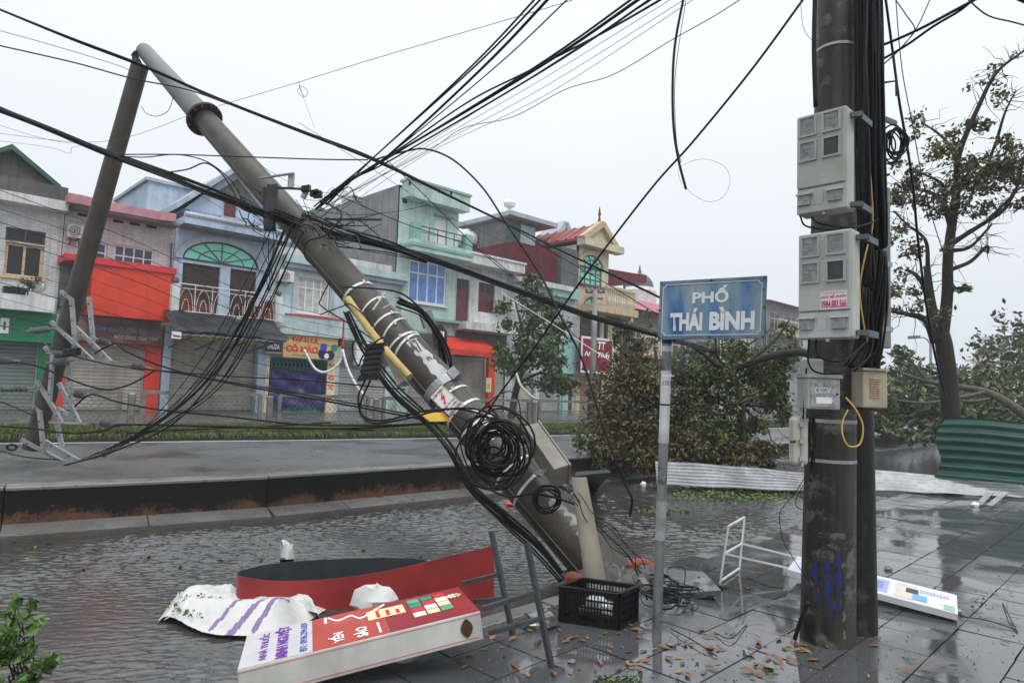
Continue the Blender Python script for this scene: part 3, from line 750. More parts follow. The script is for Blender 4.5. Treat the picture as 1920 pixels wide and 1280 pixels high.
h.box('emblem_bar', M_greenp, *R4(6, 603, 11, 618, -.535)[:2], -.54, -.531, *R4(6, 603, 11, 618, -.535)[2:], parent=em)
# clutter on the balcony
tk = MB(FM); u0, u1, z0, z1 = R4(58, 530, 85, 546, -.5); tk.tube([(u0, -.5, (z0+z1)/2), (u0+.06, -.5, (z0+z1)/2), (u1-.06, -.5, (z0+z1)/2), (u1, -.5, (z0+z1)/2)], [.05, .16, .16, .05], 12)
tk.build('water_canister', M_ac, None, smooth=True, label='pale rounded canister lying on the far-left balcony', cat='canister', at=FX(u0, -.5, z0))
pl = empty('potted_shrub', FX(uu(40, 545, -.6), -.6, zb+.28), 'dark untidy potted plant on the far-left balcony', 'plant')
MB(FM).lathe((uu(40, 545, -.6), -.6, zb+.28), [(.10, 0), (.14, .22)], 10).build('pot', M_blk, pl)
fol_d = mat('foliage_dark', (.035, .06, .02), .5, .35, 8); fol_g = mat('foliage_green', (.075, .135, .03), .45, .3, 6); fol_l = mat('foliage_light', (.10, .17, .035), .45, .3, 6)
fol_b = mat('foliage_brown', (.15, .085, .032), .55, .35, 8); fol_o = mat('foliage_olive', (.125, .118, .035), .5, .35, 8); bark = mat('bark', (.035, .028, .022), .75, .35, 12, .8, bscale=60)
leaf_mesh('crown', np.vstack([blob(FX(uu(45, 525, -.6), -.6, zb+.55), (.45, .4, .35), 260)]), .09, [fol_d, fol_g], [2, 1], parent=pl)
bx_ = MB(FM); u0, u1, z0, z1 = R4(5, 538, 38, 552, -.5); bx_.box(u0, u1, -.7, -.35, zb+.28, z1).build('storage_box', M_blk, None, label='black plastic box on the far-left balcony ledge', cat='box', at=FX(u0, -.5, zb+.28))

# ---- house with pink parapet and red box sign
h = House('tiled house with pink parapet and bright red box sign over the shop', UB[1], UB[2])
zt = zz(230, 405)
w1 = R4(142, 452, 200, 502); w2 = R4(213, 463, 288, 514); sh = R4(121, 645, 268, 768); sh = (sh[0], sh[1], FZ, sh[3])
vents = [R4(146, 400, 165, 406), R4(182, 407, 200, 413), R4(212, 412, 232, 418), R4(243, 417, 263, 423), R4(274, 422, 294, 428)]
h.wall(M_pinktile, UB[1], UB[2]-.02, FZ, zt+.1, [w1, w2, sh]+vents)
h.shell(M_darkcem, UB[1]+.01, UB[2]-.03, .2, 12, FZ, zt+.1)
for v in vents: h.box('vent', M_blk, v[0], v[1], .06, .2, v[2], v[3])
h.window(w1, [.5], [.62], M_frame, M_glassb, w=.06); h.window(w2, [.25, .5, .75], [.62], M_frame, M_glassb, w=.06)
h.ac(128, 421, 158, 446)
# scalloped pink parapet
pu = [uu(x, y, -.9) for x, y in ((127, 378), (160, 382), (205, 386), (300, 405), (330, 412))]; pw = [-.9, -.9, -.72, -.72, -.9]
zp1, zp0 = zz(250, 386, -.8), zz(250, 402, -.8)
prev = None
pm_ = h.mb()
ring = list(zip(pu, pw))
pm_.prism([(a, b, zp0) for a, b in ring]+[(ring[-1][0], .15, zp0), (ring[0][0], .15, zp0)], (0, 0, zp1-zp0)); pm_.build('parapet', M_pink, h.root)
h.box('soffit', M_soffshade, UB[1]+.05, UB[2]-.06, -.66, -.005, zp0-.07, zp0-.003)
# red box
rb = R4(170, 504, 325, 596, -1.0)
box = h.box('box_sign', M_red, rb[0], rb[1], -1.0, -.02, rb[2], rb[3])
h.box('cap', M_redcap, uu(120, 497, -1.0), rb[1]+.04, -1.06, -.01, rb[3]+.002, rb[3]+.20, parent=box)
for k in (1, 2): 
    u = rb[0]+(rb[1]-rb[0])*k/3; h.box('seam', M_redcap, u-.012, u+.012, -1.006, -1.001, rb[2], rb[3], parent=box)
h.box('gap_fill', M_darkcem, uu(122, 530, -.9), rb[0]-.003, -.4, -.02, rb[2]+.2, rb[3])  # dark block filling the gap left of the red box
sg = R4(143, 606, 304, 643, -.3); M_faded = mat('faded_brown_sign', (.17, .075, .065), .5, .2, 3, c2=(.26, .15, .13), c2t=.55)
sb = h.box('shop_sign', M_faded, sg[0], sg[1], -.35, -.02, sg[2], sg[3])
h.text(sb, 'TÔM KHÔ · SÁ SÙNG', (sg[0]+.35, sg[1]-.2, sg[2]+(sg[3]-sg[2])*.55, sg[3]-.1), -.352, mat('faded_blue_ink', (.16, .20, .36), .5), .03)
h.text(sb, 'MẬT ONG TIÊN YÊN', (sg[0]+(sg[1]-sg[0])*.42, sg[1]-.15, sg[2]+.1, sg[2]+(sg[3]-sg[2])*.45), -.352, M_txtgrey, .03)
h.box('lintel', M_redcap, uu(150, 645), uu(302, 645), -.1, -.004, zz(230, 649), zz(230, 641))
h.box('pillar', M_red, uu(269, 700), uu(297, 700), -.14, .02, FZ, zz(283, 650), label='red shopfront pillar')
h.box('pillar', M_red, uu(105, 700), uu(120, 700), -.14, .02, FZ, zz(113, 650), label='red shopfront pillar')
h.shutter(sh, M_shutb)

# ---- pale blue house with fanlight and gable
h = House('pale blue house with turquoise fanlight, gable and black tarpaulin over its canopy', UB[2], UB[3])
zt = zz(430, 430); U0, U1 = UB[2], UB[3]
d1 = R4(340, 496, 411, 585); d2 = R4(430, 506, 479, 590); zfl = zz(400, 590)
d1 = (d1[0], d1[1], zfl, d1[3]); d2 = (d2[0], d2[1], zfl, d2[3])
fc, fa = (uu(343, 485)+uu(481, 503))/2, (uu(481, 503)-uu(343, 485))/2; fzb, fh = zz(412, 494), zz(415, 457)-zz(412, 494)
sh = R4(316, 640, 478, 772); sh = (sh[0], sh[1], FZ, sh[3])
h.wall(M_blue, U0, U1-.02, FZ, zt, [d1, d2, sh])
h.shell(M_blue, U0+.01, U1-.03, .2, 11, FZ, zt)
h.door(d1, M_brown, leaves=4, panels=3); h.door(d2, M_brown, leaves=3, panels=3)
h.arch_frame(fc, fa, fzb, fh, M_gun, M_glasst, -.02, 5)
n = 20; om = h.mb()
po = [(fc+(fa+.28)*math.cos(math.pi*k/n), 0, fzb-.02+(fh+.24)*math.sin(math.pi*k/n)) for k in range(n+1)]
pi_ = [(fc+(fa+.05)*math.cos(math.pi*k/n), 0, fzb-.02+(fh+.05)*math.sin(math.pi*k/n)) for k in range(n+1)]
for k in range(n):
    a, b, c, d = po[k], po[k+1], pi_[k+1], pi_[k]; f_ = lambda q, w: (q[0], w, q[2])
    om.hexa([f_(a, -.1), f_(b, -.1), f_(b, .002), f_(a, .002)], [f_(d, -.1), f_(c, -.1), f_(c, .002), f_(d, .002)])
om.build('arch_moulding', M_bluetrim, h.root)
h.box('pilaster', M_bluetrim, uu(509, 500), U1-.03, -.08, .0, zfl, zt-.3)
zc1, zc0 = zz(430, 420, -.7), zz(430, 433, -.7)
cn = h.box('cornice', M_blue, U0+.05, U1+.25, -.7, -.005, zc0, zc1)
h.mb().tube([(U0+.05, -.66, zc1+.07), (U1+.25, -.66, zc1+.07)], .1, 8).build('cornice_roll', M_bluetrim, cn)
h.box('soffit', M_soffshade, U0+.1, U1+.1, -.6, -.006, zc0-.06, zc0-.003)
gc, gz = uu(446, 318, .4), zz(446, 318, .4); gl, gzl = uu(346, 391, .4), zz(346, 391, .4); gr_ = 2*gc-gl
h.mb().prism([(gl, .4, gzl), (gr_, .4, gzl), (gc, .4, gz)], (0, 6, 0)).build('gable', M_blue, h.root)
h.box('gable_wall', M_blue, gl+.2, gr_-.2, .42, 6, zt-.1, gzl-.002)
for sgn, ue_ in ((-1, gl), (1, gr_)):
    e_ = .35
    h.mb().hexa([(gc, .05, gz-.02), (ue_+sgn*e_, .05, gzl-.12*1), (ue_+sgn*e_, 6, gzl-.12), (gc, 6, gz-.02)], [(gc, .05, gz+.2), (ue_+sgn*e_, .05, gzl+.1), (ue_+sgn*e_, 6, gzl+.1), (gc, 6, gz+.2)]).build('roof', M_bluetrim, h.root)
kk = .52
h.mb().prism([(gc+(gl-gc)*kk, .36, gzl+(gz-gzl)*(1-kk)-.25), (gc+(gr_-gc)*kk, .36, gzl+(gz-gzl)*(1-kk)-.25), (gc, .36, gz-.35)], (0, .035, 0)).build('gable_recess', M_darkcem, h.root)
wg = R4(420, 376, 441, 409, .4); h.door(wg, M_redbrown, w=.34, leaves=2, panels=2)
h.box('sill', M_bluetrim, wg[0]-.15, wg[1]+.15, .22, .398, wg[2]-.12, wg[2]-.002)
pb = R4(275, 349, 372, 400, 2.6); h.box('penthouse', M_blue, pb[0], pb[1]+2, 2.6, 7, zt-.1, pb[3]); h.box('penthouse_cap', M_bluetrim, pb[0]-.1, pb[1]+2.1, 2.5, 7.1, pb[3]+.002, pb[3]+.12)
h.mb().tube([(uu(322, 455, -.1), -.1, zz(322, 455, -.1)), (uu(320, 520, -.1), -.1, zz(320, 545, -.1))], .03, 6).build('drain_pipe', M_gun, h.root)
zbr = zz(425, 560, -1.1); zb0 = zz(420, 594, -1.1)
h.box('balcony', M_bluetrim, U0+.05, U1+.1, -1.15, -.004, zb0-.16, zb0)
rl = h.rail(uu(332, 555, -1.1), uu(517, 575, -1.1), zb0, zb0+.95, -1.1, M_iron, .52)
for x in (326, 521):
    u = uu(x, 575, -1.1); nw = h.box('newel', M_white, u-.12, u+.12, -1.2, -1.0, zb0, zb0+.92); h.mb().lathe((u, -1.1, zb0+.92), [(.05, 0), (.11, .08), (.1, .16), (.02, .24)], 10).build('ball', M_gun, nw)
u = uu(333, 580, -1.0)
for k, (l, t) in enumerate(((1.15, .28), (.8, .5), (.42, .72))):
    h.box('brick_panel', M_brick, u, u+l, -1.04+.004*k, -.96-.004*k, zb0+(0 if k == 0 else (.28, .5)[k-1]), zb0+t)
    h.box('brick_panel', M_brick, uu(513, 585, -1.0)-l, uu(513, 585, -1.0), -1.04+.004*k, -.96-.004*k, zb0+(0 if k == 0 else (.28, .5)[k-1]), zb0+t)
# canopy with black tarpaulin
za, zc_ = zz(420, 592, -1.2), zz(420, 634, -2.2)
ua, ub_ = uu(321, 600, -1.7), uu(523, 615, -1.7)
def canopy(s, t):
    w = -1.1-1.35*t; z = za-.12+(zc_-za+.12)*t
    return (ua+(ub_-ua)*s, w, z+.02*math.sin(s*90)), (0, -.5, .8)
h.mb().grid(canopy, 90, 2, .01).build('canopy', M_shutk, h.root)
rr_ = np.random.RandomState(4); ph_ = rr_.uniform(0, 6, 8)
def tarpf(s, t):
    w = -1.05-1.42*t; z = za-.02+(zc_-za+.06)*t
    z += .022*math.sin(s*17+ph_[0]+3*t)+.012*math.sin(s*41+ph_[1]-5*t)+.03*math.sin(t*9+s*7)+.05*math.sin(s*6)*t
    return (ua-.05+(ub_-ua+.1)*s, w-.02*math.sin(s*23+ph_[2]), z+.06), (0, -.5, .8)
h.mb().grid(tarpf, 80, 10, .006).build('tarpaulin', M_tarpk, h.root, smooth='all')
nv = R4(319, 622, 337, 635, -2.35); nt_ = h.box('notice', M_paperw, nv[0], nv[1], -2.49, -2.47, nv[2], nv[3]); h.box('notice_band', M_txtred, nv[0]+.04, nv[1]-.04, -2.495, -2.491, nv[2]+.05, nv[2]+.11, parent=nt_)
for k in range(4):
    u = ua+(ub_-ua)*(k+.5)/4; h.mb().bar((u, -2.4, zc_-.03), (u, -.05, zc_-.35), .04).build('canopy_strut', M_gun, h.root)
h.box('lintel', M_tan, sh[0], sh[1], -.03, -.003, sh[3]+.003, sh[3]+.5)
h.shutter(sh, M_shutb)
h.box('pillar', M_blue, uu(478, 700), uu(500, 700), -.2, .02, FZ, zz(490, 640)); h.box('pillar', M_blue, uu(300, 700), uu(315, 700), -.2, .02, FZ, zz(307, 610))

# ---- pale teal grocery
U0, U1 = UB[3], UB[4]
h = House('pale teal grocery house with tan banner and purple tarpaulin over its gate', U0, U1)
zt = zz(640, 498); w1 = R4(557, 523, 617, 588); s1 = R4(500, 672, 614, 772); s1 = (uu(502, 720), uu(612, 720), FZ, s1[3]); s2 = R4(634, 684, 722, 772); s2 = (s2[0], s2[1], FZ, s2[3])
h.wall(M_teal, U0, U1-.02, FZ, zt, [w1, s1, s2]); h.shell(M_teal, U0+.01, U1-.03, .2, 10, FZ, zt)
h.box('cornice', M_teal, U0+.3, U1+.1, -.35, -.004, zt-.25, zt+.05); h.box('parapet', M_white, U0+.02, U1-.1, .3, .5, zt+.002, zt+.42)
h.box('cornice_band', M_bluetrim, U0+.3, U1+.1, -.22, -.003, zt-.42, zt-.252)
wn = h.window(w1, [.26, .5, .74], [.72], M_frame, M_glassw, w=.03, fw=.06)
for a in ((w1[0]-.2, w1[1]+.2, w1[3], w1[3]+.2), (w1[0]-.2, w1[1]+.2, w1[2]-.25, w1[2]-.08), (w1[0]-.2, w1[0]-.002, w1[2]-.078, w1[3]-.002), (w1[1]+.002, w1[1]+.2, w1[2]-.078, w1[3]-.002)):
    h.box('surround', M_bluetrim, a[0], a[1], -.06, -.002, a[2], a[3], parent=wn)
h.ac(524, 507, 552, 528)
pz1, pz0 = zz(585, 594, -.5), zz(585, 630, -.5)
h.box('balcony', M_teal, uu(502, 600, -.5), uu(640, 615, -.5), -.6, -.004, pz0, pz1)
h.box('trim', M_redcap, uu(532, 590, -.5), uu(641, 603, -.5), -.63, -.601, pz1-.03, pz1+.03); h.box('trim', M_redcap, uu(641, 610, -.5), uu(643, 610, -.5), -.63, -.02, pz0-.3, pz1)
bn = R4(530, 630, 632, 672, -.45); b = h.box('banner', M_signtan, bn[0], bn[1], -.5, -.43, bn[2], bn[3])
wd_ = bn[1]-bn[0]; hg = bn[3]-bn[2]
h.text(b, 'TẠP HÓA', (bn[0]+.3*1, bn[0]+wd_*.62, bn[3]-hg*.36, bn[3]-hg*.02), -.502, M_txtred, .04)
h.text(b, 'CÔ MẢO', (bn[0]+.1, bn[0]+wd_*.63, bn[2]+hg*.24, bn[2]+hg*.62), -.502, M_txtred, .05)
h.text(b, 'ĐT: 0914 160 881', (bn[0]+wd_*.17, bn[0]+wd_*.45, bn[2]+hg*.08, bn[2]+hg*.15), -.502, M_txtblack, .01)
for k, (c_, uo, zo, r_) in enumerate(((M_navy, .72, .25, .14), (M_navy, .86, .2, .13), (M_greeng, .93, .55, .1), (M_txtblue, .73, .55, .1), (M_txtwhite, .79, .16, .07))):
    h.mb().lathe((bn[0]+wd_*uo, -.502-.002*k, bn[2]+hg*zo), [(r_*1.5, 0), (r_*1.5, .004)], 9, (0, -1, 0)).build('printed_motif', c_, b)
bl = R4(497, 628, 529, 662, -.4); b2 = h.box('banner', M_signtan, bl[0], bl[1], -.42, -.36, bl[2], bl[3])
h.box('navy_label', M_navy, bl[0], bl[1]-.02, -.426, -.421, bl[2]+.05, bl[2]+.42, parent=b2); h.text(b2, 'NALIDA', (bl[0]+.06, bl[1]-.1, bl[2]+.15, bl[2]+.34), -.43, M_txtwhite, .03)
for (x0, y0, x1, y1, words) in ((612, 676, 627, 772, ('TẠP', 'HÓA', 'THỊT', 'MÁT')), (497, 670, 503, 770, ('T', 'H', 'H', 'O'))):
    q = R4(x0, y0, x1, y1, -.2); q = (q[0], q[1], FZ, q[3]); b3 = h.box('side_banner', M_cream2, q[0], q[1], -.22, -.19, q[2], q[3])
    for k, wv in enumerate(words):
        zc = q[3]-(k+.6)*(q[3]-q[2])/5; h.text(b3, wv, (q[0]+.04, q[1]-.04, zc-.13, zc+.13), -.222, M_txtred, .03)
# folding lattice gate
gt = h.mb().box(s1[0], s1[1], .12, .14, s1[2], s1[2]+.06).box(s1[0], s1[1], .12, .14, s1[3]-.06, s1[3]).build('folding_gate', M_greeng, h.root)
nb2 = 15
for k in range(nb2+1):
    u = s1[0]+(s1[1]-s1[0])*k/nb2; h.box('gate_bar', M_greeng, u-.015, u+.015, .115, .135, s1[2], s1[3], parent=gt)
mbx = h.mb()
for k in range(nb2):
    u = s1[0]+(s1[1]-s1[0])*k/nb2; u2 = s1[0]+(s1[1]-s1[0])*(k+1)/nb2
    for q in range(8):
        z = s1[2]+(s1[3]-s1[2])*q/8; z2 = s1[2]+(s1[3]-s1[2])*(q+1)/8
        mbx.bar((u, .10, z), (u2, .10, z2), .02).bar((u, .098, z2), (u2, .098, z), .02)
mbx.build('lattice', M_greeng, gt)
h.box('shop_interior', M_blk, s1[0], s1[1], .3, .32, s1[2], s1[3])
tp = R4(503, 693, 607, 764, 0)
def ptarp(s, t):
    z = tp[3]+(tp[2]-tp[3])*t-.05*math.sin(s*math.pi)*(1-t)+.03*math.sin(s*9+t*3)
    return (tp[0]+(tp[1]-tp[0])*s+.04*math.sin(t*7), .02+.05*math.sin(s*13+t*4)+.035*math.sin(t*17-s*11)+.02*math.sin(s*37), z), (0, -1, 0)
h.mb().grid(ptarp, 50, 30, .006).build('purple_tarpaulin', M_tarpp, h.root, smooth='all')
h.shutter(s2, M_shutk)
q = R4(666, 640, 691, 686, -.5); h.box('sign_box', M_frame, q[0], q[1], -.6, -.35, q[2], q[3], bevel=.06)
h.box('void_shade', M_darkcem, uu(640, 660), uu(735, 660), -.02, -.004, zz(690, 684), zz(690, 640))  # flat dark sheet on the wall paints a shaded hollow above the shutter
# second small green roof behind
q = R4(592, 395, 668, 440, 9.9); MB(FM).hexa([(q[0], 9.5, q[2]), (q[1], 9.5, q[2]), (q[1], 14, q[2]), (q[0], 14, q[2])], [(q[0]+.2, 9.8, q[3]), (q[1]-.8, 9.8, q[3]-.5), (q[1]-.8, 14, q[3]-.5), (q[0]+.2, 14, q[3])]).build('hut_roof', M_roofg, h.root)
# white torn sheet strips hanging before the grocery
cable([P(*a) for a in ((570, 655, 25), (590, 690, 25), (612, 697, 25), (636, 680, 25), (642, 655, 25))], .05, M_paperw, 'torn white plastic strip sagging in front of the grocery', name='plastic_strip', cat='plastic strip')
cable([P(*a) for a in ((642, 655, 24.9), (652, 690, 24.9), (668, 722, 24.9), (682, 740, 24.9))], .055, M_paperw, 'torn white plastic strip trailing down right of the purple tarpaulin', name='plastic_strip', cat='plastic strip')

# ---- mint three-storey house
U0, U1 = UB[4]-.35, UB[5]
h = House('tall mint green house with grey cement side wall and small balcony', U0, U1)
ztop = zz(808, 346, -.6); w1 = R4(766, 491, 837, 570); dr = R4(817, 408, 839, 441)
sh = R4(765, 660, 840, 772); sh = (sh[0], sh[1], FZ, sh[3])
zbal = zz(812, 462, -.8)
h.wall(M_mint, U0, U1-.02, FZ, ztop-.3, [w1, (dr[0], dr[1], zbal, dr[3]), sh])
h.shell(M_cement, U0+.004, U1-.024, .1, 14, FZ, ztop-.15)
h.box('parapet', M_mint, U0+.1, U1+.15, -.6, -.003, ztop-.75, ztop-.05); h.box('parapet_cap', M_minttrim, U0+.05, U1+.2, -.66, .1, ztop-.048, ztop+.06)
h.box('door', M_frame, dr[0], dr[1], .08, .14, zbal, dr[3]); h.box('door_hood', M_minttrim, dr[0]-.15, dr[1]+.2, -.2, -.004, dr[3]+.02, dr[3]+.1)
q = R4(755, 372, 763, 381); h.box('vent', M_blk, q[0], q[1], -.012, -.002, q[2], q[3])
for x, y in ((768, 344), (823, 358), (846, 362)):
    q = (uu(x, y, -.6), zz(x, y, -.6)); h.box('drain_hole', M_blk, q[0]-.06, q[0]+.06, -.612, -.601, q[1]-.08, q[1]+.08)
bl_ = h.box('balcony', M_mint, U0+.15, U1+.1, -.95, -.004, zbal-.35, zbal+.15); h.box('balcony_mould', M_minttrim, U0+.1, U1+.15, -1.0, -.005, zbal-.15, zbal-.02, parent=bl_)
for u in (U0+.35, U1-.1): h.box('balcony_post', M_minttrim, u-.2, u+.2, -.94, -.6, zbal+.152, zbal+.85, parent=bl_)
rl = h.mb().tube([(U0+.5, -.8, zbal+.78), (U1-.3, -.8, zbal+.78)], .03, 6).tube([(U0+.5, -.8, zbal+.52), (U1-.3, -.8, zbal+.52)], .02, 6).build('railing', M_gun, h.root)
for k in range(6): 
    u = U0+.6+(U1-U0-1)*k/5; h.mb().bar((u, -.8, zbal+.15), (u, -.8, zbal+.78), .03).build('baluster', M_gun, rl)
h.window(w1, [.25, .5, .75], [.70], M_frame, M_glasscurt, w=.04, fw=.09)
h.box('ledge', M_minttrim, uu(805, 598, -.3), U1+.05, -.35, -.004, zz(830, 603, -.3), zz(830, 598, -.3))
h.box('awning_shade', M_darkcem, U0+.2, U1, -.02, -.003, zz(800, 655), zz(800, 625)); h.shutter(sh, M_shutk)  # dark sheet on the wall face stands in for shade over the shutter
# blade sign and wash of grey in front
q = fp(805, 590, -1.2)
bs = empty('blade_sign', FX(q[0], -1.2, q[1]), 'grey and dark hanging blade sign behind the leaning pole', 'sign')
v = [(785, 593), (832, 578), (838, 600), (838, 640), (828, 655), (812, 640)]
MB(FM).prism([(uu(x, y, -1.2), -1.2, zz(x, y, -1.2)) for x, y in ((788, 588), (808, 580), (818, 606), (798, 616))], (0, .15, 0)).build('grey_panel', M_cement, bs)
MB(FM).prism([(uu(x, y, -1.2), -1.21, zz(x, y, -1.2)) for x, y in ((812, 612), (828, 608), (838, 622), (838, 640), (830, 652), (816, 640))], (0, .15, 0)).build('dark_panel', M_signred if False else mat('dark_plum_panel', (.035, .022, .03), .4), bs)
h2 = House.__new__(House); h2.root = bs
put_text(bs, 'lettering', 'll', FX(uu(825, 632, -1.23), -1.23, zz(825, 640, -1.23)), FU*.22, Vector((0, 0, .45)), M_txtwhite, .004, .04)
tank_m = mat('white_tank', (.66, .68, .70), .35, .05)
def water_tank(x, y, w, r, l, label):
    u, z = fp(x, y, w); o = empty('water_tank', FX(u, w, z), label, 'water tank')
    MB(FM).tube([(u-l/2, w, z), (u-l/2+.1, w, z), (u+l/2-.1, w, z), (u+l/2, w, z)], [r*.7, r, r, r*.7], 14).build('tank', tank_m, o, smooth=True)
    MB(FM).bar((u-l*.3, w-r*.8, z-r*1.6), (u-l*.3, w-r*.7, z-r*.4), .06).bar((u+l*.3, w-r*.8, z-r*1.6), (u+l*.3, w-r*.7, z-r*.4), .06).bar((u-l*.3, w+r*.8, z-r*1.6), (u-l*.3, w+r*.7, z-r*.4), .06).bar((u+l*.3, w+r*.8, z-r*1.6), (u+l*.3, w+r*.7, z-r*.4), .06).build('stand', M_gun, o)
    MB(FM).box(u-l*.2, u+l*.1, w-r*1.02, w-r*.98, z-r*.15, z+r*.2).build('blue_label', M_txtblue, o)
    MB(FM).lathe((u+l*.1, w, z+r*.85), [(r*.35, 0), (r*.35, r*.3)], 10).build('lid', tank_m, o)
water_tank(660, 372, 13.0, .48, 1.2, 'white roof water tank showing left of the grey cement side wall')
water_tank(872, 447, 6, .5, 1.3, 'white roof water tank right of the mint balcony')

# ---- white house with red-brown doors
U0, U1 = UB[5], UB[6]
h = House('white house with red-brown upstairs doors and red shop awning', U0, U1)
zt = zz(910, 490); d1 = R4(855, 523, 880, 603); d2 = R4(897, 531, 928, 586); s1 = R4(845, 672, 908, 772); s1 = (s1[0], s1[1], FZ, s1[3]); s2 = R4(924, 680, 950, 772); s2 = (s2[0], s2[1], FZ, s2[3])
d1 = (max(d1[0], U0+.03), d1[1], d1[2], d1[3])
h.wall(M_white, U0, U1-.02, FZ, zt, [d1, d2, s1, s2]); h.shell(M_white, U0+.01, U1-.03, .2, 10, FZ, zt)
h.box('cornice', M_white, U0+.02, U1+.25, -.9, -.004, zt-.42, zt-.0); h.box('cornice_cap', M_white, U0, U1+.3, -.96, .1, zt+.002, zt+.1)
h.door(d1, M_redbrown, leaves=1, panels=4, top=M_glassd); h.door(d2, M_redbrown, leaves=2, panels=3, top=M_glassd)
h.ac(932, 563, 949, 578); h.ac(953, 566, 966, 580)
zb = zz(905, 606, -.7); h.box('balcony', M_white, U0+.02, U1+.1, -.8, -.004, zb-.35, zb)
h.box('void_shade', M_darkcem, U0+.05, U1-.05, -.03, -.003, zz(900, 672), zb-.4)  # dark sheet paints the shaded hollow under the balcony
aw = h.mb(); ua, ub_ = uu(838, 650, -1.0), uu(930, 658, -1.0); z1, z0 = zz(885, 634, -.6), zz(885, 667, -1.2)
aw.prism([(ua, -.1, z1), (ua, -1.25, z0+.25), (ua, -1.25, z0), (ua, -.1, z1-.1)], (ub_-ua, 0, 0)).build('awning', M_red, h.root)
h.shutter(s1, M_shutb); h.shutter(s2, M_shutb)
pr = h.box('pillar', M_red, uu(910, 720), uu(922, 720), -.2, .0, FZ, zz(916, 672), label='red shopfront pillar with a beer poster')
q = R4(911, 708, 921, 735, -.2); h.box('poster', M_cream2, q[0], q[1], -.206, -.201, q[2], q[3], parent=pr); h.box('poster_glass', M_yellow, q[0]+.08, q[1]-.08, -.21, -.207, q[2]+.15, q[3]-.25, parent=pr)

# ---- grey house with glazed attic and maroon metal screen
U0, U1 = UB[6], UB[7]
h = House('pale tiled house with maroon metal screen and glazed rooftop room', U0, U1)
zt = zz(1005, 528); s1 = R4(960, 700, 1000, 772); s1 = (s1[0], s1[1], FZ, s1[3]); s2 = R4(1008, 705, 1050, 772); s2 = (s2[0], s2[1], FZ, s2[3])
M_tilew = mat('pale_teal_tile', (.47, .53, .53), .4, .1, 2, brick=(.6, .18, .012), streak=.4)
h.wall(M_tilew, U0, U1-.02, FZ, zt, [s1, s2]); h.shell(M_cement, U0+.01, U1-.03, .2, 12, FZ, zt)
h.shutter(s1, M_shutb); h.shutter(s2, M_shutk)
h.box('cornice', M_white, U0, U1-.8, -.4, -.004, zt-.25, zt+.02)
q = R4(962, 462, 1052, 523, .3)
def mscr(s, t): return (q[0]+(q[1]-q[0])*s, .3+.03*math.sin(s*240), q[2]+(q[3]-q[2])*t), (0, -1, 0)
h.mb().grid(mscr, 240, 1).build('metal_screen', M_maroon, h.root)
def mscr2(s, t): return (q[0]-.004+.03*math.sin(s*300), .3+8*s, q[2]+(q[3]-q[2]-.2*s)*t), (-1, 0, 0)
h.mb().grid(mscr2, 200, 1).build('metal_screen', M_maroon, h.root)
a = R4(950, 412, 1010, 460, 3.0)
h.box('roof_room', M_cement, a[0]+.1, a[1]-.2, 3.2, 14, a[2]-1, a[3]-.1)
h.box('roof_room_glass', mat('green_glass', (.03, .14, .12), .1, .3, 2), a[0]+.12, a[0]+(a[1]-a[0])*.45, 3.1, 3.19, a[2]-.6, a[3]-.25)
h.box('roof_room_front', M_teal, a[0]+(a[1]-a[0])*.46, a[1]-.2, 3.08, 3.19, a[2]-.6, a[3]-.25)
h.box('roof_slab', M_bluetrim, a[0]-.3, a[1]+1.0, 2.4, 14.2, a[3]-.098, a[3]+.15)
f0 = fp(955, 400, 5.0); fz = f0[1]
fin = h.mb().lathe((f0[0], 5.0, a[3]+.15), [(.9, 0), (.12, 1.0), (.1, 1.05)], 8); fin.build('finial_cone', M_frame, h.root)
h.mb().lathe((f0[0], 5.0, a[3]+1.2), [(.1, 0), (.34, .12), (.38, .3), (.25, .5), (.05, .6)], 12).build('finial_ball', M_frame, h.root, smooth=True)
q2 = R4(1052, 466, 1084, 540, -.02); h.box('brick_stub', mat('grey_brick', (.16, .16, .165), .8, .2, 4, brick=(.3, .12, .02)), q2[0], q2[1], -.04, 1.5, q2[2], q2[3])
q3 = R4(1036, 538, 1084, 558, -.2); h.box('teal_ledge', M_signtq, q3[0], q3[1], -.25, -.006, q3[2], q3[3])
q4 = R4(1036, 637, 1086, 700, -.3); h.box('board', M_signtq, q4[0], q4[1], -.35, -.1, q4[2], q4[3])
h.box('pillar', M_white, uu(1001, 730), uu(1007, 730), -.15, .0, FZ, zz(1004, 700)); h.box('pillar', M_signtq, uu(1052, 730), uu(1062, 730), -.15, .0, FZ, zz(1057, 702)); h.box('pillar', M_maroon, uu(1063, 730), uu(1069, 730), -.15, .0, FZ, zz(1066, 702))
# small blue gable behind
gq = empty('small_gable', FX(uu(1040, 450, 4), 4, zz(1040, 460, 4)), 'small blue-grey open gable between the rooftop room and the red tiled roof', 'gable')
ga, gb, gcx = (uu(1018, 462, 4), zz(1018, 462, 4)), (uu(1064, 466, 4), zz(1064, 466, 4)), (uu(1045, 421, 4), zz(1045, 421, 4))
for e_ in (ga, gb): MB(FM).bar((e_[0], 4, e_[1]), (gcx[0], 4, gcx[1]), .35, 1.6, (0, 1, 0)).build('rake', M_bluetrim, gq)
MB(FM).prism([(ga[0], 4.6, ga[1]), (gb[0], 4.6, gb[1]), (gcx[0], 4.6, gcx[1]-.3)], (0, .2, 0)).build('gable_face', M_blue, gq)
MB(FM).box(ga[0]+.1, gb[0]-.1, 4.2, 9, zt, ga[1]).build('attic_wall', M_teal, gq)
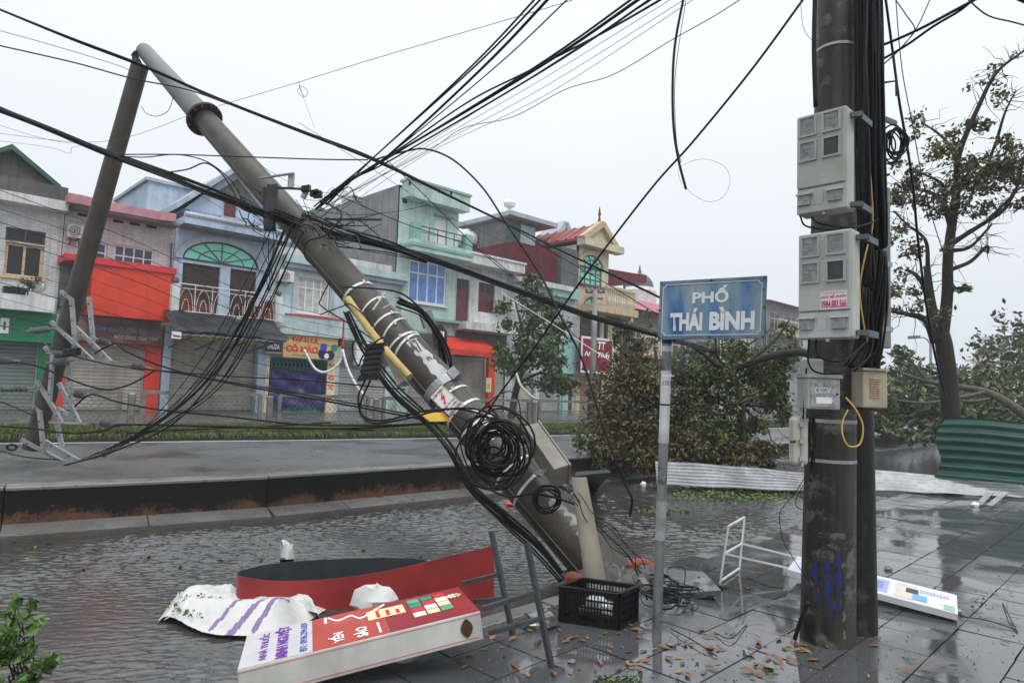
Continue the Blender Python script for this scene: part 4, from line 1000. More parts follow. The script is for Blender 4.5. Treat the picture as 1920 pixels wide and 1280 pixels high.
# ---- cream villa
U0, U1 = UB[7], uu(1141, 500); U2 = UB[8]
h = House('cream villa with red tiled gable, turquoise arched window and balustrade', U0, U2)
gz0, gzt = zz(1118, 466), zz(1125, 428)
aw_ = R4(1087, 500, 1128, 536); ac_, aa_ = (aw_[0]+aw_[1])/2, (aw_[1]-aw_[0])/2; azb = zz(1107, 502); ah_ = zz(1107, 479)-azb
lw = R4(1087, 592, 1126, 640); a2 = R4(1132, 600, 1140, 645); a3 = R4(1150, 600, 1168, 645)
h.wall(M_cream, U0, U1, zz(1110, 568), gz0, [aw_]); h.wall(M_cream, U0, U2, FZ, zz(1110, 568), [lw, a2, a3, (U0+.4, uu(1120, 730), FZ, zz(1100, 705))])
h.shell(M_cream, U0+.01, U1-.01, .2, 9, FZ, gz0)
h.shell(M_cream, U1, U2-.01, .2, 9, FZ, zz(1150, 575))
h.window(aw_, [.25, .5, .75], [.33, .66], M_darkcem, M_glasst, w=.03, fw=.1); h.arch_frame(ac_, aa_, azb, ah_, M_darkcem, M_glasst, -.03, 4, .09)
n = 16
for (c, a, zb_, hh) in ((ac_, aa_, azb, ah_), ((lw[0]+lw[1])/2, (lw[1]-lw[0])/2, lw[3], 1.1), ((a3[0]+a3[1])/2-.3, (a3[1]-a3[0])/2+.9, a3[3], 1.6)):
    om = h.mb()
    for k in range(n):
        t0, t1 = math.pi*k/n, math.pi*(k+1)/n
        q = [(c+(a+dd)*math.cos(t), w, zb_+(hh+dd)*math.sin(t)) for dd, w, t in ((.25, -.12, t0), (.25, -.12, t1), (.25, .0, t1), (.25, .0, t0), (.02, -.12, t0), (.02, -.12, t1), (.02, .0, t1), (.02, .0, t0))]
        om.hexa(q[:4], q[4:])
    om.build('arch_moulding', M_creamtrim, h.root)
h.window(lw, [.5], [.4], M_darkcem, M_glassd, w=.06, fw=.1); h.arch_frame((lw[0]+lw[1])/2, (lw[1]-lw[0])/2, lw[3], 1.0, M_darkcem, M_glasst, -.03, 3, .09)
h.arch_frame((a3[0]+a3[1])/2-.3, (a3[1]-a3[0])/2+.85, a3[3], 1.5, M_brown, M_glassd, -.03, 4, .09)
h.door(a2, M_brown, leaves=1); h.door(a3, M_brown, leaves=2)
h.box('cornice', M_cream, U0-.2, U1+.7, -.6, -.004, gz0-.1, gz0+.3)
g_c, g_l, g_r = uu(1126, 428, -.3), uu(1096, 462, -.3), uu(1146, 468, -.3)
g_l = 2*g_c-g_r if g_c-g_l < 0 else g_l
h.mb().prism([(g_l, -.3, gz0+.3), (g_r, -.3, gz0+.3), (g_c, -.3, gzt)], (0, .3, 0)).build('pediment', M_cream, h.root)
for e_ in (g_l-.3, g_r+.3): h.mb().bar((e_, -.35, gz0+.25), (g_c, -.35, gzt+.15), .32, .4, (0, 1, 0)).build('rake', M_creamtrim, h.root)
def roof_t(x0, z0, sg):
    o = h.mb().hexa([(x0, -.2, z0), (g_c, -.2, gzt), (g_c, 9, gzt), (x0, 9, z0)], [(x0, -.2, z0+.15), (g_c, -.2, gzt+.15), (g_c, 9, gzt+.15), (x0, 9, z0+.15)]).build('roof', M_roofr, h.root)
    for k in range(12):
        w = .2+k*.72; h.mb().tube([(x0, w, z0+.16), (g_c, w, gzt+.16)], .09, 6).build('tile_row', M_roofr, o)
roof_t(g_l-.2, gz0+.2, -1); roof_t(g_r+.2, gz0+.2, 1)
h.mb().lathe((g_c, -.2, gzt+.1), [(.12, 0), (.05, .5), (.09, .6), (.01, 1.1)], 8).build('finial', M_maroon, h.root)
# porch, balustrade
zb = zz(1150, 576, -.9)
h.box('balcony', M_creamtrim, U0+.1, uu(1192, 580, -.9), -1.1, -.004, zb-.4, zb)
bu = h.box('balustrade', M_cream, uu(1136, 545, -1.0), uu(1192, 550, -1.0), -1.08, -.92, zb+1.0, zb+1.15)
u0b, u1b = uu(1136, 545, -1.0), uu(1192, 550, -1.0)
for k in range(16): h.mb().lathe((u0b+.15+(u1b-u0b-.3)*k/15, -1.0, zb), [(.06, 0), (.1, .3), (.05, .7), (.07, 1.0)], 6).build('baluster', M_cream, bu)
h.box('stucco_relief', M_creamtrim, U0+.2, uu(1135, 560, -1.0), -1.12, -.9, zb+.002, zb+.8)
h.mb().hexa([(U1-.1, .5, zz(1150, 528)), (uu(1192, 530), -.8, zz(1165, 526)), (uu(1192, 530), 6, zz(1165, 526)), (U1-.1, 6, zz(1150, 528))], [(U1-.1, .5, zz(1140, 500)), (uu(1192, 530), -.8, zz(1165, 512)), (uu(1192, 530), 6, zz(1165, 512)), (U1-.1, 6, zz(1140, 500))]).build('porch_roof', M_maroon, h.root)
h.mb().bar((uu(1155, 550), -.6, zb), (uu(1155, 550), -.6, zz(1155, 525)), .1).build('porch_post', M_gun, h.root)
h.shutter((U0+.4, uu(1120, 730), FZ, zz(1100, 705)), M_shutt)
q = R4(1089, 633, 1150, 700, -.9); bd = empty('shop_board', FX(q[0], -.9, q[2]), 'maroon shop board with white script lettering in front of the cream villa', 'sign')
MB(FM).box(q[0], q[1], -.9, -.75, q[2], q[3]).build('panel', M_signred, bd)
fw_ = .12; MB(FM).box(q[0], q[1], -.92, -.902, q[3]-fw_, q[3]).box(q[0], q[1], -.92, -.902, q[2], q[2]+fw_).box(q[0], q[0]+fw_, -.919, -.903, q[2]+fw_, q[3]-fw_).box(q[1]-fw_, q[1], -.919, -.903, q[2]+fw_, q[3]-fw_).build('border', M_frame, bd)
H_ = q[3]-q[2]; W_ = q[1]-q[0]
put_text(bd, 'lettering', 'TT', FX(q[0]+W_*.5, -.905, q[2]+H_*.68), FU*W_*.25, Vector((0, 0, H_*.22)), M_txtwhite, .004, .03, shear=.2)
put_text(bd, 'lettering', 'Nội Thất', FX(q[0]+W_*.1, -.905, q[2]+H_*.42), FU*W_*.8, Vector((0, 0, H_*.22)), M_txtwhite, .004, .02, shear=.35)
MB(FM).bar((q[0]+.3, -.7, q[2]+.5), (q[0]+.3, -.01, q[2]+.5), .08).bar((q[1]-.3, -.7, q[2]+.5), (q[1]-.3, -.01, q[2]+.5), .08).build('bracket', M_gun, bd)

# ---- beyond the villa
dm = empty('domed_tower', FX(uu(1199, 540, 10), 10, FZ), 'dark grey-green dome with finial rising behind the houses', 'building')
u, z = fp(1199, 540, 10); rdm = (uu(1217, 540, 10)-uu(1181, 540, 10))/2*.85
M_dome = mat('dome_grey', (.10, .12, .11), .5, .15, 2)
MB(FM).lathe((u, 10, z), [(rdm*math.cos(a*math.pi/16), rdm*1.05*math.sin(a*math.pi/16)) for a in range(8)]+[(.2, rdm*1.07), (.12, rdm*1.25), (.02, rdm*1.7)], 18).build('dome', M_dome, dm, smooth=True)
MB(FM).lathe((u, 10, z-1.4), [(rdm*1.2, 0), (rdm*1.2, 1.1), (rdm*1.05, 1.4)], 18).build('drum', M_white, dm)
MB(FM).box(u-rdm*1.2, u+rdm*1.2, 10-rdm*1.2, 10+rdm*1.2, FZ, z-1.4).build('tower_wall', M_white, dm)
def small_house(x0, x1, yt, yr, wm, rm, label, w=0.0, dep=9, bal=None):
    u0, u1 = uu(x0, 620, w), uu(x1, 620, w); zt = zz((x0+x1)/2, yt, w); zr = zz((x0+x1)/2, yr, w)
    h = House(label, u0, u1, 'house'); holes = []
    W_ = u1-u0
    for k in range(2):
        for j in range(2):
            holes.append((u0+W_*(.12+.48*k), u0+W_*(.40+.48*k), 4.2+3.2*j, 5.8+3.2*j))
    holes = [q for q in holes if q[3] < zt-.3]
    h.wall(wm, u0, u1, FZ, zt, holes, w=w); h.shell(wm, u0+.01, u1-.01, w+.1, w+dep, FZ, zt)
    for q in holes: h.window(q, 2, [.65], M_frame, M_glassd, w=w+.06)
    c = (u0+u1)/2
    h.mb().hexa([(u0-.5, w-.6, zt), (u1+.5, w-.6, zt), (u1+.5, w+dep+.5, zt), (u0-.5, w+dep+.5, zt)], [(c-W_*.2, w+dep*.4, zr), (c+W_*.2, w+dep*.4, zr), (c+W_*.2, w+dep*.6, zr), (c-W_*.2, w+dep*.6, zr)]).build('roof', rm, h.root)
    if bal:
        zb = zz((x0+x1)/2, bal, w-.9); b = h.box('balcony', M_creamtrim, u0+.2, u1-.2, w-1, w-.003, zb-.3, zb)
        t = h.box('balustrade', M_cream, u0+.2, u1-.2, w-1.0, w-.85, zb+.9, zb+1.05)
        for k in range(14): h.mb().bar((u0+.3+(W_-.6)*k/13, w-.92, zb), (u0+.3+(W_-.6)*k/13, w-.92, zb+.9), .12).build('baluster', M_cream, t)
    sh = (u0+W_*.1, u0+W_*.9, FZ, 3.3); h.shutter(sh, M_shutk, w=w-.02, rails=False)
    return h
M_brownwall = mat('brown_stained_wall', (.20, .175, .15), .75, .2, 1, .1, streak=.6)
M_roofp = mat('pink_red_roof', (.36, .10, .12), .5, .15, 2)
small_house(1176, 1242, 585, 545, M_brownwall, M_roofp, 'brown stained house with pink-red roof left of the street sign', w=1.0, bal=660)
small_house(1250, 1340, 590, 560, M_cement, M_roofp, 'grey cement house mostly hidden behind the blue street sign', w=2.0)
small_house(1350, 1428, 600, 570, M_white, M_roofr, 'white house mostly hidden behind the right end of the street sign', w=2.0)
small_house(1436, 1500, 572, 548, M_cement, M_roofp, 'grey house with pink-red hip roof between the street sign and the meter boxes', w=1.0, bal=622)
small_house(1505, 1600, 600, 575, M_bluetrim, M_roofp, 'far blue-grey house half hidden behind the meter pole', w=2.0)
# ------------------------------------------------------------------ railing along the verge
M_rail = mat('weathered_rail', (.21, .205, .19), .5, .25, 5, metal=.2)
M_galv = mat('galvanised_steel', (.34, .355, .37), .38, .18, 8, metal=.55, c2=(.25, .26, .27), c2t=.55, c2scale=6)
M_cable = mat('black_cable', (.009, .009, .010), .5, .3, 6, spec=.2)
M_cableg = mat('grey_wire', (.09, .09, .095), .45, .2, 6)
M_cond = mat('dull_conductor', (.10, .10, .10), .4, .2, 6, metal=.4)
def onrail(x, y=725): 
    # railing line: a little behind the verge kerb
    base = offset(kb, 2.05); d = ray(x, y); best = None
    for a, b in zip(base, base[1:]):
        e_ = b-a; den = d.x*e_.y-d.y*e_.x
        if abs(den) < 1e-9: continue
        s_ = (a.x*e_.y-a.y*e_.x)/den; q = d*s_
        k = (Vector((q.x, q.y, 0))-a).dot(e_)/e_.length_squared
        if -.001 <= k <= 1.001 and s_ > 0: best = Vector((q.x, q.y, .5))
    return best
ZR = 1.28
cl = [-120, 249, 508, 707, 1003, 1180, 1330, 1470, 1560]
meshw = mat('wire_mesh', (.16, .16, .155), .5, .1, metal=.3)
for i, (xa, xb) in enumerate(zip(cl, cl[1:])):
    a, b = onrail(xa), onrail(xb); t = (b-a).normalized(); a2, b2 = a+t*.25, b-t*.25
    o = empty('railing', a2, ['left-end mesh-filled verge railing panel in front of the green and pink shops', 'verge railing panel before the pale blue house', 'verge railing panel before the grocery and grey shutters', 'verge railing panel behind the leaning pole', 'bent-wire verge railing panel before the maroon shop board', 'verge railing panel behind the fallen tree left part', 'verge railing panel behind the fallen tree right part', 'farthest verge railing panel left of the meter pole'][i], 'railing')
    zt = Vector((0, 0, ZR-.5)); up = Vector((0, 0, 1))
    for q in (a2, b2): MB().obox(q+zt*.5-Vector((0, 0, .05)), t*.05, t.cross(up)*.05, (0, 0, (ZR-.5)/2+.05)).build('post', M_rail, o)
    MB().bar(a2+zt, b2+zt, .085).build('top_rail', M_rail, o); MB().bar(a2+up*.08, b2+up*.08, .05).build('bottom_rail', M_rail, o)
    mb = MB(); n = int((b2-a2).length/.14)
    if i < 4:
        for k in range(n):
            p, q = a2.lerp(b2, k/n), a2.lerp(b2, min(1, (k+4)/n))
            mb.bar(p+up*.1, q+up*.74, .008).bar(q+up*.1, p+up*.74, .008)
        mb.build('wire_mesh', meshw, o)
    else: MB().bar(a2+up*.42, b2+up*.42, .045).build('middle_rail', M_rail, o)
for x in cl[1:-1]:
    q = onrail(x); MB().lathe(q-Vector((0, 0, .1)), [(.09, 0), (.09, .82), (.05, .86)], 10).build('bollard_post', M_rail, None, label='round grey bollard post between verge railing panels %s' % {249: 'by the red pillar', 508: 'before the grocery gate', 707: 'left of the leaning pole', 1003: 'by the green street tree', 1180: 'behind the fallen tree at left', 1330: 'behind the fallen tree at centre', 1470: 'behind the fallen tree at right'}[x], cat='post', at=q)

# ------------------------------------------------------------------ the leaning concrete pole
M_conc = mat('wet_concrete_pole', (.072, .061, .047), .36, .22, 3, .25, c2=(.085, .078, .068), c2t=.64, c2w=.08, c2scale=1.6, bscale=50, spec=.4)
M_conc2 = mat('skylit_concrete_pole', (.22, .22, .225), .5, .14, 3, .2, c2=(.18, .175, .165), c2t=.6, bscale=50)  # upper shaft: skylight on it is put into this lighter colour
M_strap = mat('steel_strap', (.60, .60, .58), .35, .12, 8, metal=.3)
M_patch = mat('flaking_white_paint', (.42, .43, .44), .5, .12, 5, c2=(.2, .19, .18), c2t=.62, c2w=.03, c2scale=9)
PA = G(1150, 1094, -.12); PB = P(270, 95, 10.5)
PAX = (PB-PA).normalized(); PL = (PB-PA).length
def proj(p):
    v = p-CAM; dz = v.dot(_f); return 960+FPX*v.dot(_r)/dz, 640-FPX*v.dot(_u)/dz
_tt = [(k/400, proj(PA.lerp(PB, k/400))) for k in range(401)]
def pt(x, y): return min(_tt, key=lambda q: (q[1][0]-x)**2+(q[1][1]-y)**2)[0]
def pdep(x, y): return PA.lerp(PB, pt(x, y)).y
TF = pt(392, 216)
def prad(t): return .243+(.168-.243)*t/TF if t <= TF else .165+(.118-.165)*(t-TF)/(1-TF)
def pframe(t):
    c = PA.lerp(PB, t); e1 = (CAM-c); e1 = (e1-PAX*e1.dot(PAX)).normalized(); e2 = PAX.cross(e1)
    if e2.dot(_r) < 0: e2 = -e2
    return c, e1, e2
def psurf(t, ang, ex=0.0):
    c, e1, e2 = pframe(t); r = prad(t)+ex; return c+(e1*math.cos(ang)+e2*math.sin(ang))*r
lp = empty('leaning_utility_pole', G(1150, 1094), 'thick snapped concrete utility pole leaning left over the flooded lane', 'utility pole')
ts = [TF*k/14 for k in range(15)]
MB().tube([PA.lerp(PB, t) for t in ts], [prad(t) for t in ts], 20).build('lower_shaft', M_conc, lp, smooth=True)
ts = [TF+.003+(1-TF-.003)*k/5 for k in range(6)]
MB().tube([PA.lerp(PB, t) for t in ts], [prad(t)*1.04 for t in ts], 24).build('upper_shaft', M_conc2, lp, smooth=True)
fl = PA.lerp(PB, TF)
M_rust = mat('rusty_flange', (.055, .025, .02), .6, .3, 6)
fo = MB().lathe(fl-PAX*.03, [(.262, 0), (.262, .05), (.225, .055), (.225, .06)], 28, PAX).build('flange', M_rust, lp, smooth=True)
for k in range(12):
    a = k*math.pi/6; e1 = PAX.orthogonal().normalized(); e2 = PAX.cross(e1); q = fl+(e1*math.cos(a)+e2*math.sin(a))*.235
    MB().lathe(q-PAX*.06, [(.016, 0), (.016, .1)], 6, PAX).build('bolt', M_gun, fo)
# mould seam along the pole
MB().tube([psurf(TF*k/20, -.75, -.004) for k in range(21)], .012, 4).build('mould_seam', M_conc, lp)
MB().tube([psurf(TF*k/20, .95, -.004) for k in range(21)], .012, 4).build('mould_seam', M_conc, lp)
def band(t, m, w=.035, ex=.006, tilt=0.0, name='strap', part=lp, arc=None):
    mb = MB(); n = 28; c, e1, e2 = pframe(t); r = prad(t)+ex
    rng = range(n+1)
    i = None; rows = []
    for k in rng:
        a = (-math.pi+2*math.pi*k/n) if not arc else arc[0]+(arc[1]-arc[0])*k/n
        d = e1*math.cos(a)+e2*math.sin(a); o = PAX*(tilt*math.sin(a))
        rows.append(mb.pts([c+d*r+o-PAX*w/2, c+d*r+o+PAX*w/2, c+d*(r-ex)+o+PAX*w/2, c+d*(r-ex)+o-PAX*w/2]))
    for a, b in zip(rows, rows[1:]):
        for q in range(4): mb.face((a+q, b+q, b+(q+1) % 4, a+(q+1) % 4))
    o = mb.build(name, m, part); return o
for x, y, tl in ((682, 548, 0), (712, 577, .05), (735, 603, 0), (752, 620, .06), (770, 640, 0), (776, 648, .03), (862, 738, 0), (885, 765, 0), (905, 798, .0), (985, 868, 0), (1008, 905, .03)):
    s_ = band(pt(x, y), M_strap, random.uniform(.022, .034), .007, tl+random.uniform(-.02, .02))
    t = pt(x, y); a = random.uniform(.2, .8); MB().obox(psurf(t, a, .014), PAX*.024, pframe(t)[2]*.012, pframe(t)[1]*.008).build('clip', M_strap, s_)
band(pt(845, 722), M_galv, .10, .012, 0, 'clamp_band')
t = pt(845, 722); MB().obox(psurf(t, 1.0, .03), PAX*.06, pframe(t)[1]*.05, pframe(t)[2]*.05).build('clamp', M_galv, lp)
MB().bar(P(699, 581, 6.95), P(722, 548, 7.05), .02, .01).build('loose_strap', M_strap, lp)
MB().bar(P(718, 577, 6.9), P(740, 566, 6.95), .02, .01).build('loose_strap', M_strap, lp)
def ppatch(t0, t1, a0, a1, m, name, jag=.0, ex=.004, n=14):
    rnd = random.Random(int(t0*1000)); mb = MB(); rows = []
    for k in range(n+1):
        t = t0+(t1-t0)*k/n; j0, j1 = rnd.uniform(0, jag), rnd.uniform(0, jag)
        rows.append(mb.pts([psurf(t, (a0+j0)+((a1-j1)-(a0+j0))*q/6, ex) for q in range(7)]))
    for a, b in zip(rows, rows[1:]):
        for q in range(6): mb.face((a+q, a+q+1, b+q+1, b+q))
    return mb.build(name, m, lp, smooth='all')
tn0, tn1 = pt(850, 706), pt(792, 638)
ppatch(tn0, tn1, .1, .95, M_patch, 'number_patch', .22)
def ptext(body, t0, t1, a0, a1, m, flip=False, name='lettering'):
    """lettering wrapped on the pole: reads across the pole (angle), lines up along it"""
    cu = bpy.data.curves.new('t', 'FONT'); cu.body = body; cu.offset = .03; ob = bpy.data.objects.new('t', cu); me = bpy.data.meshes.new_from_object(ob)
    co = np.array([v.co[:] for v in me.vertices]); mn, mx_ = co.min(0), co.max(0); s_ = np.maximum(mx_-mn, 1e-6); L0 = loc_of(lp)
    for v, p in zip(me.vertices, co):
        a = (p[0]-mn[0])/s_[0]; b = (p[1]-mn[1])/s_[1]; v.co = psurf(t0+(t1-t0)*b, a0+(a1-a0)*a, .007)-L0
    me.materials.clear(); me.materials.append(m); me.update(); o = bpy.data.objects.new(name, me); col.objects.link(o); o.parent = lp; WL[o.name] = L0
    bpy.data.objects.remove(ob); bpy.data.curves.remove(cu)
fadek = mat('faded_black_paint', (.10, .10, .10), .5, .3, 9)
ptext('471', pt(808, 655)-.004, pt(797, 643)+.004, .18, .85, fadek); ptext('9', pt(835, 688), pt(820, 670), .42, .68, fadek)
ppatch(pt(930, 838), pt(893, 783), .15, .8, M_patch, 'bare_paint_patch', .3)
ppatch(pt(1120, 1060), pt(1030, 955), .1, .9, mat('scuffed_concrete', (.34, .34, .335), .6, .3, 14, c2=(.15, .145, .14), c2t=.5, c2w=.1, c2scale=7), 'scuffed_area', .5, .002)
# warning plate
wpl = empty('warning_plate', P(836, 745, 6.4), 'white danger plate with red lightning bolt on the leaning pole', 'sign')
dq = 6.52; q00, q10, q01 = P(844, 781, 6.40), P(867, 756, 6.36), P(806, 744, 6.62)
ex, ey = q10-q00, q01-q00; nn = ex.cross(ey).normalized(); nn = nn if nn.dot(CAM-q00) > 0 else -nn
MB().hexa([q00, q00+ex, q00+ex+ey, q00+ey], [q00+nn*.006, q00+ex+nn*.006, q00+ex+ey+nn*.006, q00+ey+nn*.006]).build('plate', mat('enamel_white', (.66, .66, .63), .35, .08, 6), wpl)
if ex.cross(ey).dot(nn) < 0: sgn_ = -1
else: sgn_ = 1
def wtxt(body, a, b, c, d, m, bold=.02): put_text(wpl, 'lettering', body, q00+ex*a+ey*c+nn*.009, ex*(b-a), ey*(d-c), m, 0.0, bold)
wtxt('CẤM TRÈO !', .06, .94, .80, .94, M_txtblack); wtxt('ĐIỆN ÁP CAO', .08, .92, .26, .36, M_txtblack); wtxt('NGUY HIỂM', .12, .88, .15, .24, M_txtblack); wtxt('CHẾT NGƯỜI', .1, .9, .04, .13, M_txtblack)
def wp_(a, b): return q00+ex*a+ey*b+nn*.010
MB().prism([wp_(.62, .76), wp_(.34, .60), wp_(.50, .59), wp_(.36, .46), wp_(.30, .49), wp_(.34, .38), wp_(.47, .43), wp_(.42, .455), wp_(.68, .645), wp_(.50, .655), wp_(.70, .74)], nn*.002).build('lightning_bolt', M_txtred, wpl)
bw = .03
MB().prism([wp_(0, 0), wp_(1, 0), wp_(1, bw), wp_(0, bw)], nn*.001).prism([wp_(0, 1-bw), wp_(1, 1-bw), wp_(1, 1), wp_(0, 1)], nn*.001).prism([wp_(0, bw), wp_(bw, bw), wp_(bw, 1-bw), wp_(0, 1-bw)], nn*.001).prism([wp_(1-bw, bw), wp_(1, bw), wp_(1, 1-bw), wp_(1-bw, 1-bw)], nn*.001).build('border', emat('dull_red_border', (.35, .08, .07)), wpl)
# yellow conduit, splice box, cabinets
M_ylw = mat('yellow_conduit', (.44, .32, .11), .45, .15, 5)
MB().tube([P(652, 560, 7.55), P(690, 615, 7.3), P(730, 665, 7.0), P(768, 707, 6.8)], .042, 12).build('conduit', M_ylw, lp, smooth=True)
yp = MB(); a = [P(786, 774, 6.5), P(830, 773, 6.5), P(846, 789, 6.45), P(806, 790, 6.45)]; yp.prism(a, (0, .03, 0)); yp.build('yellow_plate', M_yellow, lp)
sb = empty('splice_closure', P(695, 680, 6.7), 'black finned cable splice closure hanging left of the leaning pole', 'splice box')
c0, c1 = P(706, 648, 6.75), P(692, 708, 6.65); MB().bar(c0, c1, .17, .13, (0, 1, 0)).build('body', M_blk, sb, bevel=.02)
for k in range(6):
    q = c0.lerp(c1, (k+.5)/6); MB().obox(q+Vector((0, -.07, 0)), Vector((.09, 0, .02)), (0, .012, 0), Vector((0, 0, .009))).build('rib', M_blk, sb)
for k in (0, 1): q = c0.lerp(c1, k); MB().obox(q, (.10, 0, .022), (0, .08, 0), (0, 0, .015)).build('end_cap', M_blk, sb)
cb = empty('cable_box', P(728, 700, 7.0), 'beige metal junction box tucked under the leaning pole', 'box')
MB().hexa([P(722, 668, 7.1), P(738, 672, 7.1), P(760, 712, 6.9), P(744, 722, 6.9)], [P(722, 668, 7.3), P(738, 672, 7.3), P(760, 712, 7.1), P(744, 722, 7.1)]).build('body', mat('beige_metal', (.36, .34, .29), .5, .15, 5, c2=(.2, .13, .08), c2t=.68), cb)
MB().hexa([P(744, 722, 6.89), P(760, 712, 6.89), P(768, 722, 6.85), P(752, 726, 6.85)], [P(744, 722, 7.09), P(760, 712, 7.09), P(768, 722, 7.05), P(752, 726, 7.05)]).build('hood', M_gun, cb)
# grey cabinet on the right flank
gcb = empty('pole_cabinet', P(1028, 845, 6.2), 'long pale metal cabinet strapped to the right side of the leaning pole', 'cabinet')
A0, A1 = P(996, 812, 6.55), P(1052, 893, 6.10); ax_ = (A1-A0).normalized(); o1 = (_r-ax_*_r.dot(ax_)).normalized(); o2 = ax_.cross(o1)
M_cab = mat('beige_cabinet', (.315, .30, .265), .5, .12, 5, streak=.2, c2=(.25, .17, .1), c2t=.7)
MB().obox((A0+A1)/2, o1*.075, ax_*((A1-A0).length/2), o2*.12).build('body', M_cab, gcb, bevel=.008)
MB().obox((A0+A1)/2+o1*.082, o1*.007, ax_*((A1-A0).length/2+.015), o2*.13).build('lid', M_cab, gcb)
for k in (.25, .8): MB().bar(A0.lerp(A1, k)-o1*.075, A0.lerp(A1, k)-o1*.2, .03).build('bracket', M_galv, gcb)
# beige half-pipe cable guard
cg = MB(); g0, g1 = P(1085, 893, 5.62), P(1117, 1090, 5.38); n = 10; ga = (g1-g0); gs = _r; gb = Vector((0, -1, 0))
def guard(s, t):
    a = math.pi*s; w = .062+.02*t; return g0+ga*t+gs*(-math.cos(a)*w)+gb*(math.sin(a)*w*.8), (gs*(-math.cos(a))+gb*math.sin(a))
cg.grid(guard, 14, 10, .008).build('cable_guard', mat('beige_guard', (.30, .272, .215), .5, .12, 5, streak=.25, streak_c=(.2, .17, .12)), None, smooth=True, label='beige half-round cable guard leaning against the foot of the leaning pole', cat='cable guard', at=g1)
# orange corrugated duct
M_duct = mat('orange_duct', (.27, .07, .036), .45, .15, 5)
def duct(pts, r, label):
    path = spline(pts, 16); rs = [r*.82*(1+.16*math.sin(i*2.1)) for i in range(len(path))]
    MB().tube(path, rs, 12).build('corrugated_duct', M_duct, None, smooth='all', label=label, cat='duct', at=path[0])
duct([G(1180, 1066, .06), G(1195, 1056, .08), G(1212, 1058, .06), G(1236, 1075, .0)], .055, 'orange corrugated duct sticking out right of the leaning pole foot')
duct([G(1092, 1092, .10), G(1072, 1083, .10), G(1066, 1098, .02)], .055, 'orange corrugated duct stub behind the black crate')
# ------------------------------------------------------------------ coil of cable
def coil(cx, cy, d, rpx, n, r, label, m=M_cable, squash=1.0, tilt=.5, name='cable_coil', jit=.2):
    c = P(cx, cy, d); R_ = rpx*d/FPX; o = empty(name, c, label, 'cable coil')
    for k in range(n):
        rr = R_*random.uniform(1-jit*1.6, 1+jit*.6); e1 = (_r+_f*random.uniform(-tilt, tilt)*.5+_u*random.uniform(-.2, .2)).normalized(); e2 = (_u+_f*random.uniform(-tilt, tilt)*.5).normalized()
        cc = c+_r*random.gauss(0, R_*jit*.5)+_u*random.gauss(0, R_*jit*.5)+_f*random.uniform(-.05, .05); ph = random.uniform(0, 6)
        pts = [cc+(e1*math.cos(a*.2244)+e2*squash*math.sin(a*.2244))*rr*(1+.06*math.sin(3*a*.2244+ph)) for a in range(29)]
        MB().tube(pts, r*random.uniform(.8, 1.2), 5, cap=False).build('loop', m, o, smooth='all')
    return o
coil(928, 842, 6.15, 52, 26, .0095, 'big tangled coil of black cable strapped to the leaning pole', jit=.42, squash=1.12, tilt=.9)
coil(1028, 935, 5.75, 24, 6, .008, 'small coil of black cable low on the leaning pole')
# ------------------------------------------------------------------ pole-head hardware
hw = empty('pole_bracket', P(508, 390, 8.2), 'dark steel cable bracket bolted across the leaning pole', 'bracket')
M_dst = mat('dark_steel', (.045, .047, .045), .5, .25, 6, metal=.3)
MB().bar(P(512, 347, 8.35), P(505, 432, 8.25), .13, .06, (0, 1, 0)).build('arm', M_dst, hw); MB().bar(P(497, 352, 8.4), P(499, 425, 8.35), .05).build('arm', M_dst, hw)
MB().bar(P(489, 334, 8.5), P(551, 325, 8.3), .035, .02).build('tie_rod', M_galv, hw); MB().bar(P(547, 325, 8.4), P(545, 352, 8.4), .07, .05, (0, 1, 0)).build('lug', M_galv, hw)
MB().bar(P(515, 352, 8.25), P(578, 355, 8.2), .025).build('tie_rod', M_dst, hw); MB().bar(P(578, 350, 8.2), P(568, 372, 8.2), .05, .06, (0, 1, 0)).build('lug', M_galv, hw)
MB().bar(P(610, 411, 8.15), P(715, 412, 8.0), .022).build('loose_rod', M_dst, hw)
for x, y in ((574, 354), (590, 362), (596, 365)): MB().obox(P(x, y, 8.15), (.05, 0, .01), (0, .04, 0), (0, 0, .035)).build('clamp', M_blk, hw)
# rebar torn at the break
rc = empty('torn_rebar', P(258, 110, 10.4), 'bent rebar sticking out where the pole snapped at the top', 'rebar')
for k in range(11):
    x, y = 252+random.uniform(-3, 8), 96+random.uniform(-6, 6)
    MB().tube(spline([P(262+random.uniform(-8, 4), 97+random.uniform(-6, 12), 10.45+random.uniform(-.1, .1)), P(x-3+random.uniform(-3, 5), y+10, 10.4), P(255+random.uniform(-6, 14), 122+random.uniform(-4, 6), 10.4+random.uniform(-.1, .1))], 6), .010, 5).build('bar', M_dst, rc)
for k in range(4): MB().tube([P(250+k*2+14*math.sin(a*.45)*.5, 100+k*7+3*math.cos(a*.45), 10.4+.1*math.cos(a*.45)) for a in range(8)], .006, 4).build('hoop', M_dst, rc)
